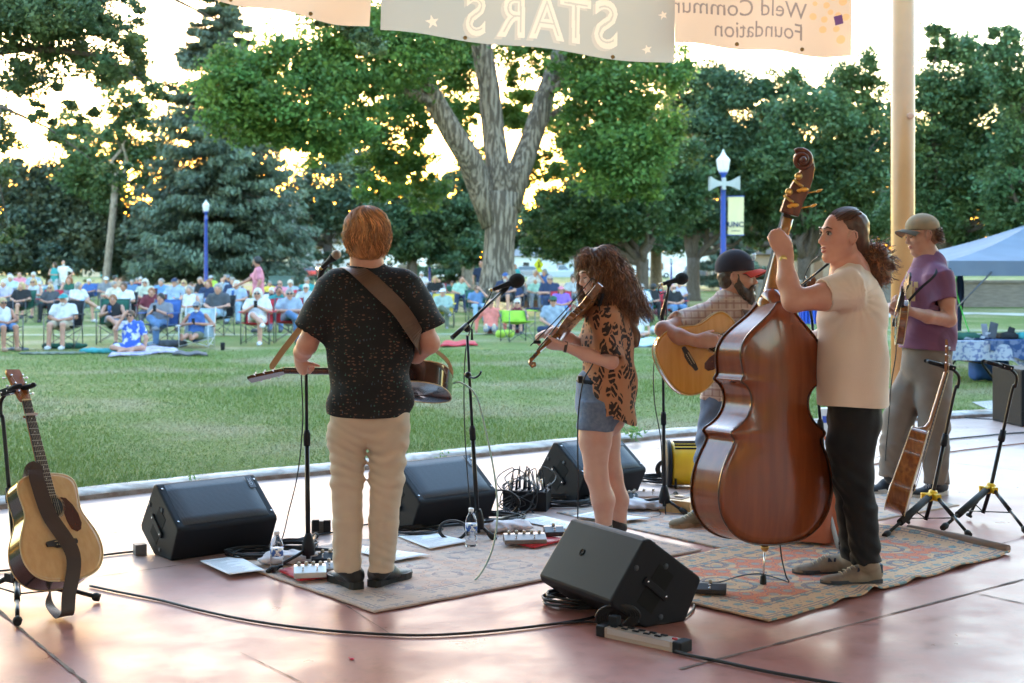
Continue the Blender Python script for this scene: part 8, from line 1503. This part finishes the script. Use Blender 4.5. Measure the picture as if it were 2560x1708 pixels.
mat('aud_blanket', (.22,.20,.34), r=.95, c2=(.42,.40,.52), ns=8, thr=(.45,.5)); blanket('purple grey patterned blanket under the floral dress', [(270,893),(455,880),(420,868),(290,872)], 'aud_blanket'); blanket('bright pink blanket lying on the grass in the middle', [(1100,867),(1195,862),(1180,853),(1110,855)], 'red'); blanket('pale blue blanket under the woman in white dress', [(1570,866),(1655,866),(1648,846),(1565,848)], 'cyan'); blanket('grey strap like mat at the end of the patterned blanket', [(430,888),(520,889),(512,882),(440,880)], 'dgrey')
# brick ledge under the two men
b0 = P(1362,HY,50.6); b0[2] = LZ; t = thing('brick_ledge', 'low brick ledge under the man in white', 'wall', b0); mb = MB(); mb.box(b0+V(0,0,.2), (.9,.3,.2)); mb.build('masonry', mat('ledge_brick',(.22,.12,.09),r=.9,c2=(.15,.08,.06),ns=12), t); mb = MB(); mb.box(b0+V(0,0,.42), (.95,.34,.022)); mb.build('capstone', PM, t)
# ------------------------------------------------------------------ street furniture, tent, cars, houses
BLU = mat('post_blue', (.012,.05,.30), r=.4, coat=.2); GLB = mat('lamp_globe', (.66,.68,.72), r=.35); HRN = mat('horn_grey', (.34,.36,.37), r=.6); BNR = mat('flag_cream', (.62,.56,.34), r=.8, transl=.3); NAV = mat('flag_navy', (.015,.03,.10), r=.8)
def lamp(label, px, ytop, Y, k=1.0, horns=False, flag=False):
    b = P(px,HY,Y); b[2] = LZ; H = P(px,ytop,Y)[2]-LZ; t = thing('street_lamp', label, 'street lamp', b, 'blue park lamp posts'); g = .62*k
    mb = MB(); mb.lathe([(.16,0),(.16,.25),(.12,.3),(.10,.6),(.085*1.1,.65),(.085,1.0),(.07,H-g-.35),(.075,H-g-.33),(.075,H-g-.28),(.055,H-g-.26),(.055,H-g-.1),(.09,H-g-.05),(.13,H-g)], b, n=20); mb.build('post', BLU, t)
    mb = MB(); mb.lathe([(.11*k,H-g),(.15*k,H-g+.06*k),(.185*k,H-g+.30*k),(.19*k,H-g+.33*k),(.17*k,H-g+.36*k),(.11*k,H-g+.43*k),(.075*k,H-g+.47*k),(.05*k,H-g+.53*k),(.02*k,H-g+.56*k),(.028*k,H-g+.58*k),(.012*k,H)], b, n=8, sm=False); mb.build('lamp_shade', GLB, t)
    if horns:
        zc = P(px,460,Y)[2]
        for s in (-1,1):
            mb = MB(); o = V(b[0], Y-.12, zc); e = o+V(s*.40,-.05,0); hw = [(.045,.05),(.06,.07),(.11,.13),(.19,.19)]; vs = []
            for i, (a_, b2) in enumerate(hw): c = o+(e-o)*(i/3)**.8; vs += [c+V(0,-a_,-b2), c+V(0,a_,-b2), c+V(0,a_,b2), c+V(0,-a_,b2)]
            mb.add(vs, [[4*i+j,4*i+(j+1)%4,4*i+4+(j+1)%4,4*i+4+j] for i in range(3) for j in range(4)]+[[0,1,2,3]]); mb.tube([o+V(-s*.02,0,0), o+V(s*.28,0,0)], [.05,.03], 8); hh = mb.build('horn_speaker', HRN, t)
        mb = MB(); mb.box(V(b[0],Y-.1,zc), (.05,.08,.16)); mb.build('speaker_bracket', HRN, t)
    if flag:
        c0, c1 = P(px+12,492,Y), P(px+51,587,Y); mb = MB(); mb.grid(lambda u, v: V(c0[0]+(c1[0]-c0[0])*u, Y-.02+.03*math.sin(u*5+v*2), c0[2]+(c1[2]-c0[2])*v-.03*u*(0)), 10, 10); f = mb.build('flag', BNR, t)
        
        for z in (c0[2]+.01, c1[2]-.01): mb = MB(); mb.tube([V(b[0],Y,z), V(c1[0]+.02,Y-.02,z)], .015, 6); mb.build('flag_rod', BLU, t)
        Mt = frame(P(px+31,567,Y-.09), V(1,0,.0), V(0,0,1), V(0,-1,0)); v, ff = text_mesh('UNC', .19, Mt, False, .003, .006, 1.05); mesh_obj('flag_lettering', v, ff, NAV, smooth=False, parent=f)
        mb = MB(); mb.box(P(px+31,577,Y-.08), (.12,.003,.008)); mb.build('flag_small_line', NAV, f)
lamp('blue lamp post with two grey horn speakers and a cream UNC flag', 1808, 374, 37, 1.0, True, True); lamp('blue lamp post in front of the spruce', 515, 499, 58, .82); lamp('small distant blue lamp post left of the thick trunk', 1074, 630, 92, .9); lamp('small distant blue lamp post under the maples', 1678, 640, 105, .9); lamp('small distant blue lamp post right of the navy cap', 1884, 628, 100, .9)
b = P(731,HY,74); b[2] = LZ; mb = MB(); mb.tube([b, b+V(0,0,P(0,515,74)[2])], [.06,.04], 8); meta(mb.build('flagpole', mat('pole_pale',(.45,.47,.50),r=.4), base=b), 'thin pale metal pole left of the red haired man', 'pole')
# crossing sign
b = P(1347,HY,62); b[2] = LZ; t = thing('crossing_sign', 'yellow diamond crossing sign behind the man in white', 'road sign', b); mb = MB(); mb.tube([b, P(1347,648,62)], .03, 6); mb.build('post', AMET, t); YS = mat('sign_yellow', (.75,.70,.02), r=.5); mb = MB(); c = P(1347,662,61.95); mb.prism([(-.23,0),(0,.31),(.23,0),(0,-.31)], (c, V(1,0,0), V(0,0,1), V(0,.01,0))); mb.build('diamond_panel', YS, t)
mb = MB(); mb.box(P(1347,677,61.95), (.16,.006,.07)); mb.build('plate', YS, t); mb = MB(); mb.ell(c+V(0,-.02,.11), (.03,.01,.03), 8); mb.tube([c+V(0,-.02,.08), c+V(.01,-.02,-.02), c+V(-.05,-.02,-.14)], .018, 5); mb.tube([c+V(.01,-.02,-.02), c+V(.07,-.02,-.13)], .018, 5); mb.build('walking_symbol', BLK, t)
STN = mat('pillar_stone', (.40,.35,.30), r=.9, c2=(.30,.26,.22), ns=6)
for px, y0, y1, w, Y, d in ((697,666,712,11,78,'tan stone pillar behind the teal utility box'),(737,669,716,9,72,'grey stone pillar at the end of the utility box'),(918,668,712,12,84,'pale stone pillar right of the red haired man'),(1010,667,706,12,90,'pale pillar near the small blue lamp')):
    b = P(px,HY,Y); b[2] = LZ; s = Y/F; h = P(px,y0,Y)[2]; t = thing('stone_pillar', d, 'pillar', b, 'stone pillars along the park edge'); mb = MB(); mb.box(b+V(0,0,h/2), (w*s,w*s,h/2)); mb.build('shaft', STN, t); mb = MB(); mb.box(b+V(0,0,h-.02), (w*s*1.3,w*s*1.3,.10)); mb.add([b+V(-w*s,-w*s,h+.08), b+V(w*s,-w*s,h+.08), b+V(w*s,w*s,h+.08), b+V(-w*s,w*s,h+.08), b+V(0,0,h+.3)], [(0,1,4),(1,2,4),(2,3,4),(3,0,4)]); mb.build('cap', STN, t)
b = P(704,HY,66); b[2] = LZ; t = thing('utility_box', 'grey green utility cabinet behind the seated audience', 'utility box', b); mb = MB(); mb.box(b+V(0,0,.5), (.55,.4,.5), bev=.03); mb.build('cabinet', mat('utility_green',(.07,.13,.13),r=.6), t); mb = MB(); mb.box(b+V(0,0,1.02), (.58,.43,.03)); mb.build('lid', MATS['utility_green'], t); mb = MB(); mb.box(b+V(0,-.41,.5), (.008,.01,.42)); mb.build('door_seam', BLK, t)
# cars
GLS = mat('car_glass', (.02,.03,.04), r=.1, spec=.8); TYR = mat('tyre', (.02,.02,.02), r=.9); LMPc = mat('headlight', (.7,.72,.75), r=.2); TLc = mat('tail_light', (.5,.02,.02), r=.3)
def car(label, px, Y, col, kind='suv', yaw=0, mir=1):
    c = P(px,HY,Y); c[2] = LZ+.02; M = yawM(c, yaw); t = thing('parked_car', label, 'car', c, 'cars parked beyond the park'); m = mat('paint_'+col, CC.get(col,(.3,.3,.3)), r=.25, coat=.8)
    L, H, W = (2.3,1.62,.92) if kind == 'suv' else (2.25,1.42,.88) if kind == 'sedan' else (2.7,1.75,.95)
    body = [(-L,.35),(-L,.85),(-L*.93,.95),(L*.55,.98),(L*.93,.80),(L,.62),(L,.32)]; arch = []
    for xc in (L*.62,-L*.62): arch += [(xc+.40*math.cos(a), .30+.40*math.sin(a)) for a in np.linspace(0,math.pi,9)]
    poly = [(-L,.35)]+body[1:]+[(L*.62+.40,.28)]+arch[:9]+[(L*.62-.40,.25),(-L*.62+.40,.25)]+arch[9:]+[(-L*.62-.40,.28)]
    mb = MB(M); mb.prism([(x*mir, z) for x, z in poly], (V(0,-W,0), V(1,0,0), V(0,0,1), V(0,2*W,0)), sm=False); o = mb.build('body', m, t); bv = o.modifiers.new('b','BEVEL'); bv.width = .05; bv.segments = 2; bv.limit_method = 'ANGLE'; bv.angle_limit = .6
    top = {'suv':[(-L*.92,.93),(-L*.80,H*.97),(-L*.5,H),(L*.12,H*.985),(L*.48,.96)],'sedan':[(-L*.72,.93),(-L*.42,H*.98),(-.1,H),(L*.15,H*.98),(L*.50,.96)],'pickup':[(-.35,.95),(-.25,H*.97),(0,H),(.65,H*.98),(1.15,.97)]}[kind]
    mb = MB(M); b_ = [(x*mir, z) for x, z in top]; vs = [(x, -W*(.98 if z < 1 else .78), z) for x, z in b_]+[(x, W*(.98 if z < 1 else .78), z) for x, z in b_]; k = len(b_); mb.add(vs, [[i,(i+1)%k,k+(i+1)%k,k+i] for i in range(k)]+[list(range(k))[::-1],[k+i for i in range(k)]]); g = mb.build('cabin', m, t)
    mb = MB(M)
    for s in (-1,1):
        cen = np.mean(b_, 0); q = [(cen[0]+(x-cen[0])*.90, cen[1]+(z-cen[1])*.74+.02) for x, z in b_]; lo = min(z for x, z in q); hi = max(z for x, z in q); f_ = lambda z: W*(.98-.20*min(1,max(0,(z-.93)/(H-.93))))+.012
        vs = [(x, s*f_(z), z) for x, z in q]; mid = cen[0]; mb.add(vs, [list(range(k))])
    mb.build('window', GLS, g); mb = MB(M); q = b_[-2:]; mb.add([(q[0][0]+.02*mir,-W*.72,q[0][1]-.03),(q[0][0]+.02*mir,W*.72,q[0][1]-.03),(q[1][0]-.0+.03*mir,W*.85,q[1][1]+.03),(q[1][0]+.03*mir,-W*.85,q[1][1]+.03)], [(0,1,2,3)]); mb.build('windscreen', GLS, g)
    for xc in (L*.62,-L*.62):
        for s in (-1,1): mb = MB(M); mb.lathe([(.2,-.10),(.33,-.10),(.34,0),(.33,.10),(.2,.10)], (xc*mir, s*(W-.10), .33), (0,1,0), 18); w = mb.build('wheel', TYR, t); mb = MB(M); mb.lathe([(.19,0),(.17,.02),(.05,.03)], (xc*mir, s*(W+.0), .33), (0,s,0), 10); mb.build('rim', AWH, w)
    for s in (-1,1): mb = MB(M); mb.box((L*.96*mir,s*W*.72,.70), (.06,.16,.06)); mb.build('headlight', LMPc, t); mb = MB(M); mb.box((-L*.99*mir,s*W*.80,.80), (.03,.08,.10)); mb.build('tail_light', TLc, t)
    return t
for a in [('silver pickup parked behind the left trunks',352,178,'lgrey','pickup'),('dark hatchback at the end of the juniper',300,172,'teal','suv',.1),('white crossover seen between the spruce trunks',440,170,'white','suv'),('red sport utility beyond the blue lamp post',532,172,'red','suv',.0,-1),('white sedan right of the spruce trunk',585,168,'white','sedan'),('navy sedan behind the man in pink tee',628,165,'navy','sedan',.1),
          ('silver hatchback beyond the stone pillar',718,176,'lgrey','suv'),('red sedan in front of the microphone head',772,168,'red','sedan',0,-1),('white van like crossover left of the red haired man',815,182,'white','suv'),('silver blue pickup behind the thick trunk people',1400,170,'lblue','pickup'),('white sedan by the white house',1638,185,'white','sedan'),('dark crossover on the right road',1748,180,'dgrey','suv'),('white sedan beyond the bearded man',1902,180,'white','sedan'),('blue grey crossover beyond the left sitting couple',1330,185,'grey','suv')]: car(*a)
# houses across the road
def house(label, px, Y, w, h, col, roof, win=3, gable=False):
    c = P(px,HY,Y); c[2] = LZ; t = thing('house', label, 'house', c, 'houses across the road'); m = mat('siding_'+label[:9].replace(' ','_'), col, r=.9, c2=tuple(x*.85 for x in col), ns=1); R = mat('roof_'+label[:9].replace(' ','_'), roof, r=.95); d = 4.5
    mb = MB(); mb.box(c+V(0,d,h/2), (w,d,h/2)); wl = mb.build('wall', m, t); mb = MB()
    if gable: mb.prism([(-w-.5,0),(w+.5,0),(0,w*.75)], (c+V(0,-.4,h), V(1,0,0), V(0,0,1), V(0,2*d+.8,0)))
    else: mb.prism([(-.6,0),(2*d+.6,0),(d,d*.62)], (c+V(-w-.5,0,h), V(0,1,0), V(0,0,1), V(2*w+1,0,0)))
    rf = mb.build('roof', R, t); mb = MB(); mb.box(c+V(w*.4,d,h+d*.5), (.4,.4,d*.35)); mb.build('chimney', mat('brick_red',(.2,.09,.06),r=.9), rf)
    for f in range(int(h//2.7)):
        for i in range(win):
            x = (i+.5)/win*2*w-w; z = 1.6+2.7*f
            if f == 0 and i == win//2: mb = MB(); mb.box(c+V(x,-.03,1.05), (.5,.05,1.05)); mb.build('door', mat('door_brown',(.12,.06,.03),r=.6), t); continue
            mb = MB(); [mb.box(c+V(x+a,-.04,z+b_), s_) for a, b_, s_ in ((0,.72,(.62,.05,.06)),(0,-.72,(.62,.05,.06)),(-.56,0,(.06,.05,.66)),(.56,0,(.06,.05,.66)),(0,0,(.5,.04,.03)))]; fr = mb.build('window', AWH, t); mb = MB(); mb.box(c+V(x,-.015,z), (.5,.01,.66)); mb.build('pane', GLS, fr)
    return t
house('tan house with dark roof behind the left trunks',340,205,8,5.5,(.45,.38,.30),(.10,.09,.09),4); house('long cream house behind the spruce',520,215,13,3.2,(.52,.47,.38),(.14,.12,.11),6); house('pale grey house right of the spruce',760,225,10,5.4,(.50,.50,.50),(.12,.11,.11),4,True); house('white gabled house left of the thick trunk',1040,210,6,5.4,(.70,.71,.74),(.15,.15,.16),3,True); house('white sided house behind the fiddler',1650,205,7,5.5,(.62,.64,.68),(.16,.15,.15),3); house('low brown building behind the bassist',2000,150,8,2.9,(.22,.16,.12),(.09,.07,.06),4); house('beige house between the right trunks',1900,230,10,5.5,(.55,.50,.44),(.13,.11,.10),4,True); house('pale blue house beyond the left sitting couple',1400,215,8,3.2,(.50,.58,.68),(.2,.2,.22),3)
# far leafy belt closing the view
n = 60000; X = (rng.random(n)*2-1)*130; Yb = 235+rng.random(n)*25; zt_ = 9+3.5*np.sin(X*.21)+2.5*np.sin(X*.53+1)+1.5*np.sin(X*1.3); gap = np.abs(X+34) < 9; zt_ = np.where(gap, zt_*.62, zt_); Z = LZ+zt_*rng.random(n)**.7
Cf = np.stack([X,Yb,Z],1); tn = (.7+.4*np.sin(X*.9+Z*.6)+.2*np.sin(X*2.7+Z*2))[:,None]*np.ones(3)*(.8+.4*rng.random((n,1))); o = leafmesh('distant_wood', Cf, 1.15, LM['dark'], None, tn); meta(o, 'distant leafy tree belt closing the view beyond the road', 'trees', kind='stuff')
# retaining wall at the right
WM = mat('wall_block', (.20,.17,.155), r=.95, c2=(.15,.13,.12), ns=3, stretch=(1,1,6)); a0, a1 = P(1880,HY,52), P(2700,HY,50); a0[2] = a1[2] = LZ; t = thing('retaining_wall', 'low grey brown block wall behind the tent', 'wall', a0); mb = MB(); mb.box((a0+a1)/2+V(0,0,.45), (abs(a1[0]-a0[0])/2,.3,.45)); mb.build('blocks', WM, t); mb = MB(); mb.box((a0+a1)/2+V(0,-.02,.95), (abs(a1[0]-a0[0])/2+.05,.36,.05)); mb.build('coping', WM, t)
# blue slatted bin
b = P(2028,HY,36); b[2] = LZ; t = thing('litter_bin', 'blue slatted litter bin between bass neck and cream tee', 'litter bin', b); mb = MB(); [mb.box(b+V(.30*math.cos(a),.30*math.sin(a),.33), (.03,.03,.33), 0, yawM((0,0,0),a)[:3,:3]) for a in np.linspace(0,2*math.pi,21)[:-1]]; mb.build('slats', mat('bin_blue',(.01,.06,.42),r=.4), t); mb = MB(); mb.lathe([(.25,.02),(.25,.6)], b, n=20); mb.build('liner', mat('liner_navy',(.01,.02,.10),r=.7), t); mb = MB(); mb.lathe([(.34,.64),(.34,.68),(.22,.80),(.05,.82)], b, n=20); mb.build('lid', mat('bin_lid',(.45,.50,.60),r=.5), t)
# tent
def tent():
    Y0, Y1 = 17.5, 21.0; zl = P(0,690,Y0)[2]; x0 = P(2372,0,Y0)[0]; x1 = x0+3.5; zr = P(0,652,Y0)[2]; pk = V((x0+x1)/2,(Y0+Y1)/2, P(0,556,19.2)[2]); BT = mat('tent_blue', (.15,.185,.25), r=.85, c2=(.17,.21,.28), ns=2, transl=.15, bump=.2, bs=6)
    t = thing('canopy_tent', 'pale blue pop up canopy over the merchandise table at the right edge', 'tent', V(x0,Y0,0)); C = [V(x0,Y0,zr),V(x1,Y0,zr),V(x1,Y1,zr),V(x0,Y1,zr)]; mb = MB()
    for i in range(4): a_, b_ = C[i], C[(i+1)%4]; mb.grid(lambda u, v: (a_*(1-u)+b_*u)*(1-v)+pk*v-V(0,0,.10*math.sin(v*math.pi)*.6+.02*math.sin(u*math.pi)), 12, 8)
    mb.build('roof_sheet', BT, t); mb = MB()
    for i in range(4): a_, b_ = C[i], C[(i+1)%4]; mb.grid(lambda u, v: a_*(1-u)+b_*u-V(0,0,(zr-zl)*v-.0)+V(.012*math.sin(u*24),-.01*math.sin(u*30),0)*v, 24, 4)
    mb.build('valance', BT, t)
    for c in C: mb = MB(); mb.box(V(c[0],c[1],(zl+.1)/2-.0), (.022,.022,(zl+.1)/2)); mb.build('pole', AMET, t)
    mb = MB(); mb.tube([V(x0+.5,Y1,.85), V(x0+1.2,Y1-.1,zl+.1)], .012, 5); mb.tube([V(x0+.0,Y0+.0,.9), V(x0+.55,Y0,zl+.05)], .012, 5); mb.build('brace', AMET, t)
    mb = MB(); q = V(x0+.48,Y0+1.2,0); mb.grid(lambda u, v: V(q[0]+.10*u+.02*math.sin(v*5), q[1]+.03*math.sin(u*9), zl+.02-.78*v), 6, 8); meta(mb.build('hanging_shirt', am('navy'), base=q), 'navy garment hanging from the tent frame', 'garment')
    cable('hose', 'bright green cord hanging from the tent roof', [V(x0+.30,Y0+.6,zl-.0), V(x0+.28,Y0+.6,zl-.15), V(x0+.36,Y0+.6,zl-.45), V(x0+.46,Y0+.6,zl-.75)], .009, mat('cord_green',(.08,.55,.08),r=.5), False)
tent()
def mtable():
    Y0, Y1 = 17.2, 18.2; xa, xb = P(2385,0,Y0)[0], P(2385,0,Y0)[0]+2.3; z = P(0,850,17.6)[2]; b = V(xa,Y0,0); t = thing('merchandise_table', 'folding merchandise table with patterned blue and white cloth', 'table', b)
    CLB = mat('cloth_blue_lace', (.03,.07,.20), r=.9, c2=(.16,.20,.34), ns=11, thr=(.5,.58)); CLW = mat('cloth_white_print', (.40,.43,.52), r=.9, c2=(.14,.17,.32), ns=24, thr=(.5,.6)); mb = MB(); mb.box(V((xa+xb)/2,(Y0+Y1)/2,z-.02), ((xb-xa)/2,.5,.018)); mb.build('table_top', CLW, t)
    mb = MB()
    for xx in (xa+.45, xb-.4): mb.tube([V(xx-.1,Y0+.15,z-.03), V(xx-.05,Y0+.1,z-.3), V(xx+.12,Y0+.05,LZ+.0)], .016, 6); mb.tube([V(xx-.1,Y1-.15,z-.03), V(xx-.14,Y1-.1,z-.3), V(xx-.32,Y1-.05,LZ)], .016, 6); mb.tube([V(xx-.08,Y0+.1,z-.28), V(xx-.16,Y1-.1,z-.28)], .012, 6)
    mb.build('leg', BLKM, t)
    def drape(x_a, x_b, depth, m, nm, lab, off):
        mb = MB(); mb.grid(lambda u, v: V(x_a+(x_b-x_a)*u, Y0-.01-off+.03*math.sin(u*17)*v, z+.004+off-depth(u)*v), 26, 8); mb.grid(lambda u, v: V(x_a+(x_b-x_a)*u, Y0-.01-off+(1.02+off)*v, z+.004+off), 6, 2); meta(mb.build(nm, m, base=V(x_a,Y0,z)), lab, 'tablecloth')
    drape(xa-.03, xa+1.0, lambda u: .24+.30*max(0,u-.75)*2.5, CLW, 'tablecloth', 'white and blue printed cloth on the left of the merchandise table', 0); drape(xa+.45, xb+.02, lambda u: .12+.36*min(1,u*1.6), CLB, 'tablecloth', 'dark blue lace cloth on the right of the merchandise table', .012)
    def item(nm, lab, px, py, w, h, dcol, tilt=0, Yi=17.5, cat='merchandise', box=False):
        c = P(px,py,Yi); c[2] = z+.02; s = Yi/F; mb = MB(); R = np.array(Matrix.Rotation(-.35,3,'X'))@np.array(Matrix.Rotation(tilt,3,'Y')); mb.box(c+V(0,0,h*s/2), (w*s/2,.01 if not box else w*s*.4,h*s/2), 0, R if not box else None, bev=.004); meta(mb.build(nm, am(dcol), base=c), lab, cat)
    item('framed_card','grey framed card standing on the merchandise table',2462,838,14,38,'grey'); item('framed_card','tilted dark framed card beside the grey frame',2482,838,20,42,'dgrey',.3); item('display_stand','black tilted stand on the merchandise table',2526,838,16,30,'black',.4,box=False); item('jar','clear tip jar with dark contents before the framed cards',2468,842,13,16,'lgrey',box=True)
    for px, w, h, col, lab in ((2410,70,14,'green','folded dark green shirts at the left end of the table'),(2425,60,10,'lgrey','folded grey shirts beneath the green ones'),(2515,45,16,'black','folded black shirts by the black stand'),(2556,40,16,'teal','folded teal shirts at the right end of the table'),(2448,50,6,'navy','folded navy cloth before the framed cards')):
        c = P(px,0,17.6); c[2] = z+.015; S = SDF(); s = 17.6/F; S.box(c+V(0,0,h*s*.45), (w*s*.5,.16,h*s*.45), None, .03, .02); S.cone(c+V(-w*s*.3,-.1,h*s*.5), c+V(w*s*.3,-.05,h*s*.6), .05, .045, .03); v, f = S.mesh(.018, lambda X,Y,Z: .006*np.sin(X*50+Y*30)*np.sin(Z*60), 1); meta(mesh_obj('folded_shirts', v, f, am(col), None, True, base=c), lab, 'clothing', 'folded clothes for sale')
    c = G(2472,952,LZ); S = SDF(); S.box(c+V(0,0,.16), (.26,.13,.15), yawM((0,0,0),.3)[:3,:3].T, .08, .03); S.box(c+V(.02,-.12,.12), (.16,.05,.09), None, .04, .03); v, f = S.mesh(.02, lambda X,Y,Z: .008*np.sin(X*30)*np.sin(Z*28), 1); o = mesh_obj('backpack', v, f, mat('pack_blue',(.012,.06,.22),r=.8,c2=(.02,.08,.28),ns=8), None, True, base=c); meta(o, 'blue backpack slumped under the merchandise table', 'backpack')
    c2 = c+V(-.02,.02,.30); S = SDF(); S.cone(c2+V(-.22,0,0), c2+V(.22,.02,.02), .09, .08, .04, (V(0,0,1),.6)); v, f = S.mesh(.018, lambda X,Y,Z: .012*np.sin(X*45+Z*20)*np.sin(Y*40), 1); meta(mesh_obj('cloth_pile', v, f, am('lgrey'), None, True, base=c2), 'grey cloth bundled on top of the blue backpack', 'cloth')
mtable()
